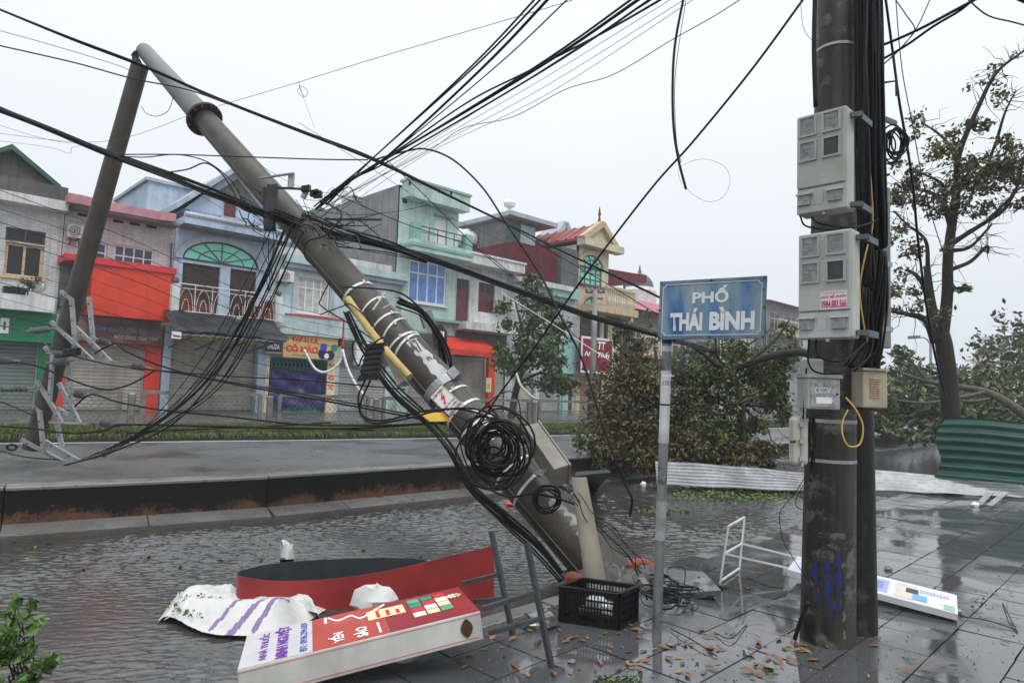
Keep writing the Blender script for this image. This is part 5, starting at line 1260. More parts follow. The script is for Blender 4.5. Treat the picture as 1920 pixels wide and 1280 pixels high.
# ------------------------------------------------------------------ broken upper half hanging down
M_conc3 = mat('brown_wet_concrete', (.085, .073, .062), .5, .22, 3, .25, bscale=50)
HA, HB = P(262, 125, 10.42), P(60, 842, 10.6)
hp = empty('broken_pole_top', HB, 'snapped brown-grey upper half of the utility pole hanging down to the road', 'utility pole')
MB().tube([HA.lerp(HB, k/8) for k in range(9)], [.130+.008*k/8 for k in range(9)], 18).build('shaft', M_conc3, hp, smooth=True)
def angle(x0, y0, x1, y1, d0=10.35, d1=None, w=.046, name='crossarm', dep=.5):
    d1 = d1 or d0; a, b = P(x0, y0, d0), P(x1, y1, d1); t = (b-a).normalized(); s_ = t.cross(_f).normalized(); mb = MB()
    mb.obox((a+b)/2, s_*(w/2), (b-a)/2, _f*.005); mb.obox((a+b)/2+s_*(w/2)+_f*(w/2), s_*.005, (b-a)/2*.999, _f*(w/2))
    o = mb.build(name, M_galv, hp)
    L_ = (b-a).length
    for k in range(max(1, int(L_/.22))):
        q = a.lerp(b, (k+.5)/max(1, int(L_/.22))); MB().lathe(q-_f*.012, [(.012, 0), (.012, .018)], 6, _f).build('bolt', M_dst, o)
for q in ((112, 546, 133, 562), (132, 560, 139, 642), (94, 603, 172, 676), (140, 613, 206, 678), (165, 556, 173, 640), (82, 650, 98, 668), (97, 664, 91, 754), (67, 713, 114, 792), (108, 718, 148, 794), (127, 668, 131, 758), (58, 758, 74, 772), (72, 770, 80, 848), (38, 824, 116, 866), (80, 826, 146, 864), (104, 792, 115, 838), (106, 766, 128, 778)):
    angle(*q, d0=10.35+random.uniform(-.15, .1))
for q in ((158, 676, 222, 678), (93, 791, 164, 794)): MB().bar(P(q[0], q[1], 10.3), P(q[2], q[3], 10.3), .05, .03).build('cross_bar', M_galv, hp)
M_ins = mat('insulator_grey', (.17, .18, .185), .3, .15, 6)
def insul(x0, y0, x1, y1, d, label_=None, n=6):
    a, b = P(x0, y0, d), P(x1, y1, d); t = (b-a).normalized(); L_ = (b-a).length
    prof = [(.012, -.12)]
    for k in range(n):
        h0 = L_*k/n; prof += [(.018, h0), (.055, h0+L_/n*.35), (.058, h0+L_/n*.5), (.018, h0+L_/n*.75)]
    prof.append((.012, L_+.12))
    MB().lathe(a, prof, 10, t).build('insulator', M_ins, hp)
for q in ((248, 685, 272, 689, 10.2), (140, 738, 160, 742, 10.2), (188, 793, 214, 795, 10.2), (190, 852, 216, 838, 10.1), (0, 674, 24, 676, 10.4), (56, 621, 92, 617, 10.5), (0, 729, 52, 728, 10.4), (186, 637, 205, 644, 10.3), (100, 663, 130, 665, 10.3), (100, 679, 125, 677, 10.2)): insul(*q)
MB().tube([P(22+9*math.cos(a*.45), 838+5*math.sin(a*.45), 10.6+.08*math.sin(a*.45)) for a in range(15)], .02, 6).build('clamp_ring', M_dst, hp)
MB().obox(P(135, 660, 10.15), (.11, 0, .02), (0, .06, 0), (0, 0, .06)).build('surge_arrester', M_blk, hp, bevel=.02)

# ------------------------------------------------------------------ cables
ORD = ['first', 'second', 'third', 'fourth', 'fifth', 'sixth', 'seventh', 'eighth', 'ninth', 'tenth']
bundle([(-60, -6, 9.2), (130, 72, 9.3), (270, 125, 9.6), (400, 182, 9.6), (560, 246, 9.2), (700, 300, 8.8), (840, 366, 9.6), (950, 419, 11), (1065, 476, 12.5), (1235, 556, 14.5), (1330, 606, 16)], 3, .022, .011, M_cable, 'thick twisted cable from the top-left corner across the whole picture to the street sign', wob=2)
bundle([(-60, 186, 9.0), (0, 206, 9.0), (110, 250, 8.9), (210, 292, 8.8), (350, 345, 8.6), (440, 378, 8.4), (510, 404, 8.25)], 12, .05, .011, M_cable, 'heavy cable bundle from the left edge to the leaning pole bracket', wob=1.2)
bundle([(505, 402, 8.2), (600, 440, 8.6), (680, 452, 8.9), (760, 474, 9.4), (860, 506, 10.2), (1000, 556, 11.3), (1120, 597, 12.3), (1230, 628, 13.2), (1340, 660, 14)], 14, .058, .012, M_cable, 'heavy sagging cable bundle from the leaning pole to behind the street sign', wob=1.5, taper=lambda t: 1.6-.9*min(1, t*2.2))
bundle([(560, 420, 8.4), (640, 445, 8.6), (740, 470, 9.2), (800, 492, 9.6)], 12, .16, .008, M_cable, 'loose fan of cables leaving the right side of the leaning pole', wob=.6, taper=lambda t: 1.3-1.1*t)
W = lambda pts, r, label, m=M_cable, g=None, n=8: cable(pts, r, m, label, g, n=n)
W([(-40, 75, 9.2), (0, 86, 9.2), (140, 118, 9.3), (250, 148, 9.4), (350, 168, 9.4), (430, 196, 9.4)], .011, 'single black cable entering from the left below the thick twisted cable')
W([(-40, 47, 9.8), (80, 80, 9.8), (200, 116, 10), (252, 135, 10.2)], .005, 'thin wire from the left edge ending at the snapped pole top')
W([(-40, 246, 10), (190, 266, 10), (357, 216, 10.3), (413, 198, 9), (548, 158, 8), (700, 111, 7), (1010, 20, 6), (1090, -5, 5.8)], .0035, 'long thin wire rising from left to the top centre', M_cableg)
W([(210, 290, 8.8), (330, 290, 8.7), (480, 295, 8.5), (600, 299, 8.3), (690, 300, 8.2)], .009, 'taut level cable behind the pole towards the cable crossing')
W([(210, 292, 8.75), (270, 295, 8.7), (330, 290, 8.7), (385, 302, 8.5), (430, 335, 8.4), (455, 372, 8.35), (480, 398, 8.3), (505, 402, 8.25)], .008, 'looping cable before the blue gable, upper')
W([(300, 325, 8.7), (350, 318, 8.6), (385, 306, 8.5), (415, 325, 8.45), (438, 360, 8.4), (452, 390, 8.3), (500, 408, 8.25)], .010, 'looping cable before the blue gable, lower')
W([(265, 200, 9.9), (275, 213, 9.8), (294, 218, 9.7), (315, 208, 9.6), (326, 180, 9.6)], .005, 'small drooping wire loop under the snapped pole top')
W([(-20, 262, 10.5), (90, 276, 10.4), (130, 288, 10.3), (135, 277, 10.3), (160, 272, 10.2)], .003, 'thin kinked wire above the far-left roof', M_cableg)
W([(-30, 226, 10), (90, 262, 10), (180, 276, 9.8), (300, 325, 9), (500, 440, 8.4)], .003, 'thin wire under the heavy bundle at left', M_cableg)
# fan to the top edge
fan = [(1030, -30, 5.0, 588, 388, .010), (1042, -30, 5.0, 600, 380, .010), (1055, -30, 5.0, 592, 392, .014), (1095, -30, 5.1, 618, 372, .007), (1225, -30, 4.7, 600, 388, .010), (1240, -30, 4.7, 612, 384, .014), (1262, -30, 4.7, 606, 376, .010)]
for k, (x, y, d, x1, y1, r) in enumerate(fan):
    my = 296+random.uniform(-10, 8); mxx = 705+k*5
    cable([(x, y, d), (x+(mxx-x)*.45, y+(my-y)*.47+4, d+1.4), (mxx, my, 8.0), (650+k*2, 338+random.uniform(-8, 8), 8.1), (x1, y1, 8.15)], r, M_cable, '%s cable from the left in the fan reaching the top edge' % ORD[k])
W([(1290, -30, 4.6), (1130, 62, 5.6), (990, 134, 6.6), (880, 190, 7.2), (760, 272, 7.9), (700, 310, 8.1), (620, 360, 8.15)], .010, 'twisted black cable right of the fan with kinks')
for k, (x, x2, y2) in enumerate(((1270, 600, 395), (1305, 610, 400), (1330, 620, 380), (1345, 630, 400))):
    cable([(x, -30, 4.8), (1000+k*8, 142+k*12, 6.6), (800, 268+k*7, 7.8), (x2, y2, 8.15)], .0028, M_cableg, '%s hair-thin grey wire counted rightwards beside the cable fan' % ORD[k])
W([(1410, -15, 4.6), (1340, 30, 5), (1260, 75, 5.4), (1150, 140, 6), (1060, 168, 6.4), (960, 220, 7), (870, 240, 7.3), (800, 285, 7.8), (660, 360, 8.1), (560, 420, 8.3)], .004, 'wavy thin cable below the fan', M_cableg)
W([(700, 300, 8.2), (760, 284, 8), (800, 280, 7.8), (850, 300, 7.6), (905, 352, 7.3), (950, 420, 7), (1010, 510, 6.7), (1050, 590, 6.4), (1090, 670, 6.2), (1122, 770, 6), (1150, 850, 5.8), (1172, 905, 5.75), (1185, 935, 5.7), (1181, 968, 5.7)], .0115, 'drooping cut cable with free end hanging over the flooded lane', n=10)
W([(1520, -20, 4.5), (1410, 130, 4.8), (1300, 265, 5.1), (1220, 355, 5.3), (1100, 512, 5.6), (1010, 640, 5.9), (930, 748, 6.2), (880, 830, 6.3)], .009, 'straight diagonal cable from the top right down to the leaning pole')
W([(1285, -20, 5), (1266, 80, 5), (1261, 160, 5), (1263, 240, 5), (1272, 300, 5), (1286, 355, 5)], .0105, 'cut cable hanging vertically from the top edge')
W([(1290, -20, 5.02), (1275, 70, 5.02), (1265, 160, 5.02), (1268, 260, 5.02), (1277, 305, 5.02)], .003, 'thin wire alongside the hanging cut cable', M_cableg)
W([(1278, 345, 5), (1272, 320, 5), (1295, 303, 5), (1326, 299, 5), (1358, 312, 5), (1369, 340, 5), (1355, 370, 5), (1328, 378, 5), (1300, 365, 5), (1287, 352, 5)], .0014, 'thin wire ring dangling by the end of the hanging cable', M_cableg)
W([(620, 360, 8.1), (760, 420, 8.6), (900, 470, 9.2), (1000, 545, 10), (1110, 590, 11)], .006, 'thin black cable crossing the mint house')
W([(725, 300, 8.2), (800, 370, 8.6), (900, 470, 9.2), (990, 545, 10), (1090, 640, 11)], .006, 'steep thin cable from the crossing past the white house')
W([(840, 366, 9.6), (940, 415, 10.2), (1040, 475, 11.3), (1160, 545, 12.6), (1300, 630, 14.5)], .009, 'cable running just below the thick twisted one at right')
W([(560, 230, 9), (700, 318, 8.8), (830, 400, 9.5), (960, 460, 10.5), (1240, 590, 13)], .0035, 'very thin wire crossing the rooftop skyline', M_cableg)
W([(560, 155, 8), (575, 200, 8.2), (590, 240, 8.4)], .002, 'thread-like wire dangling from the long thin wire', M_cableg)
W([(560, 152, 7.95), (563, 168, 7.95), (572, 182, 7.95), (577, 172, 7.95), (566, 162, 7.95), (558, 172, 7.95), (570, 184, 7.95)], .003, 'little wire knot on the long thin wire', M_cableg)
# drooping cables at left-centre
for k in range(9):
    x0 = 515+k*7+random.uniform(-3, 3); y0 = 425+random.uniform(-10, 25)
    ex_, ey_ = 150+k*12+random.uniform(-10, 10), 862-k*4+random.uniform(-5, 5)
    cable([(x0, y0, 8.2), (x0-70+random.uniform(-8, 8), y0+150, 8.6), (x0-150+random.uniform(-8, 8), y0+275, 9.2), (ex_+95, ey_-45+random.uniform(-8, 4), 9.8), (ex_, ey_, 10.2)], random.choice((.006, .008, .011)), M_cable, '%s slack cable from the left drooping from the leaning pole to the road' % ORD[k])
W([(535, 430, 8.1), (480, 560, 8.5), (420, 680, 8.9), (330, 790, 9.4), (215, 845, 9.9), (120, 872, 10.2)], .013, 'thickest drooping cable ending on the far road')
for k in range(3): cable([(500+k*6, 425, 8.2), (493+k*10, 470, 8.2), (512-k*6, 520, 8.25), (500+k*3, 545, 8.3)], .005, M_cable, '%s short loose wire from the left hanging under the pole bracket' % ORD[k])
# conductors at lower left
cond = [[(-30, 606, 10.6), (40, 618, 10.5), (80, 640, 10.4), (100, 662, 10.3)], [(-30, 684, 10.2), (30, 680, 10.2), (75, 688, 10.2), (150, 718, 10), (200, 730, 9.9), (240, 722, 9.9), (272, 706, 10), (290, 695, 10.1)],
        [(178, 662, 10.2), (200, 650, 10.1), (218, 645, 10.1), (240, 660, 10), (300, 685, 10), (400, 712, 9.8), (520, 735, 9.5), (700, 768, 9), (860, 800, 8)], [(290, 694, 10.1), (350, 702, 10), (480, 724, 9.7), (640, 752, 9.2), (840, 790, 8.2)],
        [(140, 762, 10.2), (160, 744, 10.1), (180, 740, 10.1), (220, 753, 10), (300, 768, 9.9), (420, 780, 9.7), (560, 795, 9.3), (720, 797, 8.6), (850, 790, 7.8)], [(-30, 742, 10.5), (20, 760, 10.5), (60, 777, 10.4), (80, 780, 10.4)],
        [(-30, 797, 10.1), (60, 803, 10.1), (130, 812, 10), (190, 808, 10), (240, 796, 10), (420, 800, 9.8), (640, 803, 9.2), (830, 792, 8)], [(214, 795, 10.1), (300, 796, 10), (480, 800, 9.7), (700, 806, 9)], [(240, 812, 10), (330, 806, 9.9), (480, 800, 9.7), (620, 792, 9.4)],
        [(130, 666, 10.3), (180, 678, 10.2), (250, 690, 10.1), (430, 705, 9.8), (560, 712, 9.4), (760, 730, 8.4)], [(-30, 836, 10.5), (40, 855, 10.4), (110, 862, 10.3)]]
cn_l = ['overhead conductor slumped at the far left edge', 'thick slack conductor sagging before the beige shutter', 'thick conductor from the crossarms towards the leaning pole, upper', 'conductor running past the blue house shutter', 'conductor sweeping from the lower crossarm to the leaning pole', 'conductor arriving from the left at the lowest clamp', 'lowest long conductor over the grass verge', 'taut conductor along the grass verge', 'slack conductor crossing the verge at a low angle', 'thin straight conductor across the shutters', 'conductor lying on the far road at the left edge']
for k, (c, l) in enumerate(zip(cond, cn_l)): cable(c, .014 if k in (1, 2, 4, 6) else .010, M_cable if k != 0 else M_cond, l, n=8)
for k in range(9):   # street service wires
    y0 = 350+k*29; y1 = 565+k*20
    cable([(-60, y0-12+random.uniform(-6, 6), 15), (240, y0+(y1-y0)*.42+6, 17), (520, y1+4, 20), (820, y1+62-k*4, 24)], random.choice((.006, .005, .009)), M_cable, '%s thin service wire from the top, strung along the shop fronts' % ORD[k])
# cables down the leaning pole
run = [(655, 578), (690, 648), (742, 722), (800, 776), (850, 835), (890, 905), (950, 960), (1010, 1015), (1062, 1078)]
bundle([P(x-4, y+8, pdep(x, y)-.12) for x, y in run], 7, .055, .010, M_cable, 'cables running down the left flank of the leaning pole', wob=1.5)
bundle([P(x, y, pdep(x, y)-.05) for x, y in ((905, 760), (960, 815), (1000, 860), (1060, 915), (1075, 930))], 8, .07, .006, M_cable, 'tangle of thin wires down the right flank of the leaning pole', wob=2)
bundle([P(x, y, 5.5) for x, y in ((1075, 925), (1120, 980), (1170, 1030), (1200, 1075))], 5, .06, .004, M_cable, 'thin wires trailing from the cabinet to the pole foot', wob=2)
bundle([P(x, y, pdep(740, 600)-.1) for x, y in ((745, 565), (790, 585), (820, 625), (832, 660), (838, 700))], 7, .05, .011, M_cable, 'thick bundle arching over the upper right of the leaning pole')
W([P(*q) for q in ((695, 712, 6.65), (678, 750, 6.6), (676, 775, 6.6), (700, 793, 6.5), (760, 785, 6.4), (830, 768, 6.3), (900, 768, 6.2), (960, 800, 6.1))], .011, 'cable looping from the splice closure under the leaning pole, lower')
W([P(*q) for q in ((685, 712, 6.65), (672, 745, 6.6), (682, 780, 6.6), (720, 788, 6.5), (800, 770, 6.4), (870, 768, 6.3), (930, 790, 6.2), (985, 830, 6.1))], .011, 'cable looping from the splice closure under the leaning pole, upper')
W([P(*q) for q in ((700, 650, 6.7), (665, 640, 6.7), (662, 665, 6.7), (672, 685, 6.65), (680, 668, 6.6), (705, 640, 6.6), (720, 632, 6.6))], .009, 'thin cable curling around the splice closure')
W([P(*q) for q in ((600, 590, 7.4), (640, 575, 7.4), (660, 572, 7.4), (700, 610, 7.3), (740, 680, 7), (800, 750, 6.7), (880, 790, 6.3))], .007, 'cable from the grocery window side joining the leaning pole')
W([P(*q) for q in ((620, 525, 7.8), (602, 560, 7.9), (604, 575, 7.9), (660, 610, 7.7), (720, 650, 7.3))], .008, 'kinked cable left of the yellow conduit')
W([P(*q) for q in ((640, 538, 7.2), (690, 540, 6.9), (740, 546, 6.85), (768, 560, 6.9), (800, 590, 7))], .010, 'cable wrapped across the front of the leaning pole, upper')
W([P(*q) for q in ((885, 900, 6.1), (950, 930, 5.9), (1000, 925, 5.8), (1050, 935, 5.7), (1078, 945, 5.6))], .010, 'cable wrapped across the front of the leaning pole, lower')
W([P(*q) for q in ((600, 375, 8.1), (640, 400, 7.85), (612, 440, 7.75), (578, 452, 7.75), (572, 480, 7.8), (590, 500, 7.9))], .010, 'cable hooked around the middle of the leaning pole')
W([P(*q) for q in ((900, 770, 6.2), (935, 740, 6.1), (960, 735, 6.1), (974, 760, 6.1), (975, 810, 6.1), (965, 850, 6.1))], .006, 'thin cable hoop standing off the upper edge of the coil')
tg = empty('wire_tangle', P(620, 400, 8.1), 'snarled mass of thin wires where the fan meets the leaning pole', 'wire tangle')
for k in range(22):
    x, y = random.uniform(565, 610), random.uniform(360, 430); pts = [P(x, y, 8.1+random.uniform(-.2, .2))]
    for j in range(4): x += random.uniform(4, 34); y += random.uniform(-16, 26); pts.append(P(x, y, 8.15+random.uniform(-.25, .3)))
    MB().tube(spline(pts, 5), random.choice((.003, .005, .008)), 4).build('strand', M_cable, tg, smooth='all')
tg = empty('wire_tangle', P(480, 400, 8.25), 'knot of wires left of the leaning pole under the blue gable', 'wire tangle')
for k in range(12):
    x, y = random.uniform(440, 510), random.uniform(345, 420); pts = [P(x, y, 8.3+random.uniform(-.1, .2))]
    for j in range(4): x += random.uniform(-6, 24); y += random.uniform(-6, 20); pts.append(P(x, y, 8.3+random.uniform(-.15, .2)))
    MB().tube(spline(pts, 5), random.choice((.003, .005, .007)), 4).build('strand', M_cable, tg, smooth='all')

for k in range(6):   # stray strands in the air around the pole head
    x, y = random.uniform(430, 700), random.uniform(300, 420); x2, y2 = x+random.uniform(60, 260), y+random.uniform(-90, 120); sg_ = random.uniform(10, 40)
    cable([(x, y, 8.3), (x+(x2-x)*.35, y+(y2-y)*.3+sg_, 8.4), (x+(x2-x)*.7, y+(y2-y)*.75+sg_*.8, 8.6), (x2, y2, 8.9)], random.choice((.0025, .004, .006)), M_cable, '%s stray thin wire strand curling in the air around the pole bracket' % ORD[k])
# ------------------------------------------------------------------ blue street sign
M_post = mat('galv_post', (.27, .275, .28), .42, .18, 6, metal=.35, c2=(.10, .10, .10), c2t=.6, c2w=.05, c2scale=5, streak=.4)
sgn = empty('street_sign', G(1232, 1165), 'blue enamel street name sign on a grey steel post', 'street sign')
s0, s1 = G(1232, 1163), P(1254, 560, 4.90)
MB().tube([s0, s0.lerp(s1, .5), s1], [.036, .035, .034], 16).build('post', M_post, sgn, smooth=True)
def band_on(a, b, t0, t1, r, m, name, par):
    return MB().tube([a.lerp(b, t0), a.lerp(b, t1)], r, 16).build(name, m, par, smooth=True)
band_on(s0, s1, .55, .775, .0375, mat('pale_paint_band', (.55, .56, .57), .5, .1, 8, c2=(.3, .3, .3), c2t=.62), 'paint_band', sgn)
band_on(s0, s1, .25, .37, .0372, mat('grey_paint_band', (.42, .43, .44), .5, .2, 12, c2=(.2, .2, .2), c2t=.5), 'paint_band', sgn)
band_on(s0, s1, .86, .873, .0385, M_navy, 'sticker', sgn); band_on(s0, s1, .835, .852, .0385, mat('sticker_white', (.6, .6, .66), .5), 'sticker', sgn)
put_text(sgn, 'lettering', 'KHOAN GIẾNG', P(1242, 706, 4.76), P(1264, 706, 4.76)-P(1242, 706, 4.76), Vector((0, 0, .022)), M_txtwhite, .0, .02)
put_text(sgn, 'lettering', '0.735.912', P(1242, 722, 4.76), P(1264, 722, 4.76)-P(1242, 722, 4.76), Vector((0, 0, .03)), M_navy, .0, .02)
band_on(s0, s1, .667, .672, .039, M_blk, 'tie_wire', sgn)
c00, c10, c01, c11 = P(1234, 636, 4.80), P(1433, 634, 4.44), P(1238, 528, 4.80), P(1438, 517, 4.44)
ex = c10-c00; ey = c01-c00; nrm = ex.cross(ey).normalized()
def sq(a, b, o=0.0):   # bilinear point on the sign face
    return (c00*(1-a)*(1-b)+c10*a*(1-b)+c01*(1-a)*b+c11*a*b)+nrm*o
def blue_mat():
    m = bpy.data.materials.new('worn_blue_enamel'); m.use_nodes = True; t = m.node_tree; N = t.nodes; L = t.links; b = N['Principled BSDF']; g = N.new('ShaderNodeNewGeometry')
    mp = N.new('ShaderNodeMapping'); mp.inputs['Scale'].default_value = (6, 6, 2.2); L.new(g.outputs['Position'], mp.inputs[0])
    n = N.new('ShaderNodeTexNoise'); n.inputs['Scale'].default_value = 1.0; n.inputs['Detail'].default_value = 4; n.inputs['Roughness'].default_value = .5; L.new(mp.outputs[0], n.inputs['Vector'])
    r = N.new('ShaderNodeValToRGB'); els = [(.30, (.012, .06, .22)), (.40, (.05, .14, .31)), (.49, (.13, .21, .29)), (.60, (.22, .275, .285))]
    while len(r.color_ramp.elements) < 4: r.color_ramp.elements.new(.5)
    for e_, (p, c) in zip(r.color_ramp.elements, els): e_.position = p; e_.color = (*c, 1)
    L.new(n.outputs[0], r.inputs[0])
    mp2 = N.new('ShaderNodeMapping'); mp2.inputs['Scale'].default_value = (16, 16, .6); L.new(g.outputs['Position'], mp2.inputs[0])
    n2 = N.new('ShaderNodeTexNoise'); n2.inputs['Scale'].default_value = 1.3; n2.inputs['Detail'].default_value = 5; L.new(mp2.outputs[0], n2.inputs['Vector'])
    r2 = N.new('ShaderNodeValToRGB'); r2.color_ramp.elements[0].position = .55; r2.color_ramp.elements[1].position = .75; r2.color_ramp.elements[1].color = (.55, .55, .55, 1); L.new(n2.outputs[0], r2.inputs[0])
    mm = N.new('ShaderNodeMix'); mm.data_type = 'RGBA'; L.new(r2.outputs[0], mm.inputs[0]); L.new(r.outputs[0], mm.inputs[6]); mm.inputs[7].default_value = (.03, .09, .22, 1)
    L.new(mm.outputs[2], b.inputs['Base Color']); b.inputs['Roughness'].default_value = .38
    return m
M_bluesign = blue_mat(); M_blueedge = mat('dull_blue_edge', (.14, .215, .29), .45, .25, 10, c2=(.06, .08, .10), c2t=.6)
MB().hexa([sq(0, 0, -.02), sq(1, 0, -.02), sq(1, 0), sq(0, 0)], [sq(0, 1, -.02), sq(1, 1, -.02), sq(1, 1), sq(0, 1)]).build('panel', M_bluesign, sgn)
for q in (((0, 0), (1, 0), (1, .05), (0, .05)), ((0, .95), (1, .95), (1, 1), (0, 1)), ((0, .05), (.022, .05), (.022, .95), (0, .95)), ((.978, .05), (1, .05), (1, .95), (.978, .95))):
    MB().hexa([sq(*p, -.022) for p in q], [sq(*p, .005) for p in q]).build('rim', M_blueedge, sgn)
def sline(pts, w, m, name='border_line'):
    mb = MB()
    for a, b in zip(pts, pts[1:]): 
        A, B = sq(*a, .003), sq(*b, .003); mb.bar(A, B, .0035, w, nrm.cross(B-A))
    return mb.build(name, m, sgn)
ar = .05; asp = .58
def corner(cx, cy, sx_, sy_): return [(cx+sx_*ar*asp*math.cos(t), cy+sy_*ar*1.6*.62*math.sin(t)) for t in [math.pi/2*k/6 for k in range(7)]]
x0_, x1_, y0_, y1_ = .035, .962, .065, .935
loop = []
bl_c = corner(x0_, y0_, 1, 1)[::-1]; br_c = corner(x1_, y0_, -1, 1); tr_c = corner(x1_, y1_, -1, -1)[::-1]; tl_c = corner(x0_, y1_, 1, -1)
loop = bl_c[:0]+corner(x0_, y0_, 1, 1)[::-1]+corner(x1_, y0_, -1, 1)+corner(x1_, y1_, -1, -1)[::-1]+corner(x0_, y1_, 1, -1); loop.append(loop[0])
M_signwhite = mat('sign_white', (.60, .63, .64), .45, .06, 8)
sline(loop, .0045, M_signwhite)
for a in (.015, .5, .985):
    for b in (.025, .975): MB().lathe(sq(a, b, .005), [(.006, 0), (.007, .003), (.003, .005)], 8, nrm).build('rivet', M_dst, sgn)
for a in (.011, .989): MB().lathe(sq(a, .5, .005), [(.006, 0), (.007, .003), (.003, .005)], 8, nrm).build('rivet', M_dst, sgn)
def stext(body, a0, a1, b0, b1, bold, space=1.0):
    o = sq(a0, b0, .003); e1 = sq(a1, b0, .003)-o; e2 = sq((a0+a1)/2, b1, .003)-sq((a0+a1)/2, b0, .003); put_text(sgn, 'lettering', body, o, e1, e2, M_signwhite, .0006, bold, space=space)
stext('PHỐ', .325, .665, .60, .885, .035); stext('THÁI', .115, .43, .14, .52, .05); stext('BÌNH', .495, .91, .14, .52, .05)
MB().bar(sq(.02, .3, -.03), sq(.98, .3, -.03), .025, .03).bar(sq(.02, .75, -.03), sq(.98, .75, -.03), .025, .03).build('back_rail', M_gun, sgn)
MB().bar(P(1268, 640, 4.76), P(1330, 656, 4.8), .015, .02).build('stay', M_gun, sgn)
mleaf = mat('green_leaf', (.07, .15, .03), .4, .2)
MB().quad(sq(.965, .77, .008), sq(.985, .75, .009), sq(.99, .79, .008), sq(.975, .81, .009)).build('stuck_leaf', mleaf, None, label='small green leaf stuck to the street sign', cat='leaf', at=sq(.97, .77))

# ------------------------------------------------------------------ twin meter pole at right
M_polek = mat('blackened_concrete', (.034, .031, .027), .42, .35, 5, .22, c2=(.115, .11, .10), c2t=.60, c2w=.05, c2scale=6, spec=.25, streak=.5, streak_c=(.11, .108, .10), bscale=70)
M_polek2 = mat('dark_concrete', (.022, .021, .019), .42, .3, 5, .2, c2=(.06, .06, .056), c2t=.66, c2scale=4, bscale=45, spec=.2)
b1, t1 = G(1564, 1212), P(1571, -60, 4.56); b1 = Vector((b1.x+.02, b1.y+.14, -.06)); t1 = Vector((P(1570, -60, b1.y).x, b1.y, P(1570, -60, b1.y).z))
mp1 = empty('meter_pole', Vector((b1.x, b1.y, 0)), 'dark stained concrete pole carrying the two meter boxes', 'utility pole')
N1 = 12
MB().tube([b1.lerp(t1, k/N1) for k in range(N1+1)], [.180-.047*k/N1 for k in range(N1+1)], 24).build('shaft', M_polek, mp1, smooth=True)
b2, t2 = P(1603, 1190, 4.98), P(1592, -60, 4.98); b2.z = -.06
mp2 = empty('rear_pole', Vector((b2.x, b2.y, 0)), 'second dark concrete pole standing right behind the meter pole', 'utility pole')
MB().tube([b2.lerp(t2, k/N1) for k in range(N1+1)], [.150-.034*k/N1 for k in range(N1+1)], 24).build('shaft', M_polek2, mp2, smooth=True)
def ringon(x, y, h, m, ex=.004, name='strap'):
    z = P(x, y, b1.y).z; t = (z-b1.z)/(t1.z-b1.z); c = b1.lerp(t1, t); r = .180-.047*t+ex
    return MB().lathe(c-Vector((0, 0, h/2)), [(r, 0), (r, h)], 28).build(name, m, mp1, smooth=True)
ringon(1564, 789, .026, M_galv); ringon(1564, 862, .022, M_galv); ringon(1570, 97, .02, M_galv)
# blue stencilled paint patch, wrapped on the pole
def mpatch(x0, y0, x1, y1, m, name, nn=16):
    jg = 1.0; mb = MB(); rows = []
    for k in range(nn+1):
        y = y1+(y0-y1)*k/nn; rj = random.Random(k*7+x0); xa, xb = x0+rj.uniform(0, .35)*(x1-x0)*jg, x1-rj.uniform(0, .35)*(x1-x0)*jg; z = P(x0, y, b1.y-.15).z; t = (z-b1.z)/(t1.z-b1.z); c = b1.lerp(t1, t); r = .180-.047*t+.003; row = []
        for q in range(9):
            x = xa+(xb-xa)*q/8; dx = (P(x, y, b1.y-.12).x-c.x)/r; dx = max(-.97, min(.97, dx)); a = math.asin(dx); row.append(c+Vector((math.sin(a)*r, -math.cos(a)*r, 0)))
        rows.append(mb.pts(row))
    for a, b in zip(rows, rows[1:]):
        for q in range(8): mb.face((a+q, a+q+1, b+q+1, b+q))
    return mb.build(name, m, mp1, smooth='all')
M_bluep = mat('worn_blue_paint', (.012, .03, .16), .5, .25, 12, c2=(.027, .025, .022), c2t=.52, c2w=.03, c2scale=22)
for q in ((1526, 1040, 1534, 1130), (1539, 1045, 1552, 1155), (1557, 1030, 1572, 1155), (1526, 1075, 1572, 1088), (1540, 1130, 1572, 1142)): mpatch(*q, M_bluep, 'blue_stencil')
M_scr = mat('grey_scrape', (.15, .148, .14), .6, .3, 14, c2=(.026, .024, .021), c2t=.44, c2w=.05, c2scale=16)
mpatch(1532, 996, 1598, 1030, M_scr, 'scraped_area', 24); mpatch(1570, 1030, 1580, 1195, M_scr, 'scraped_area', 40)
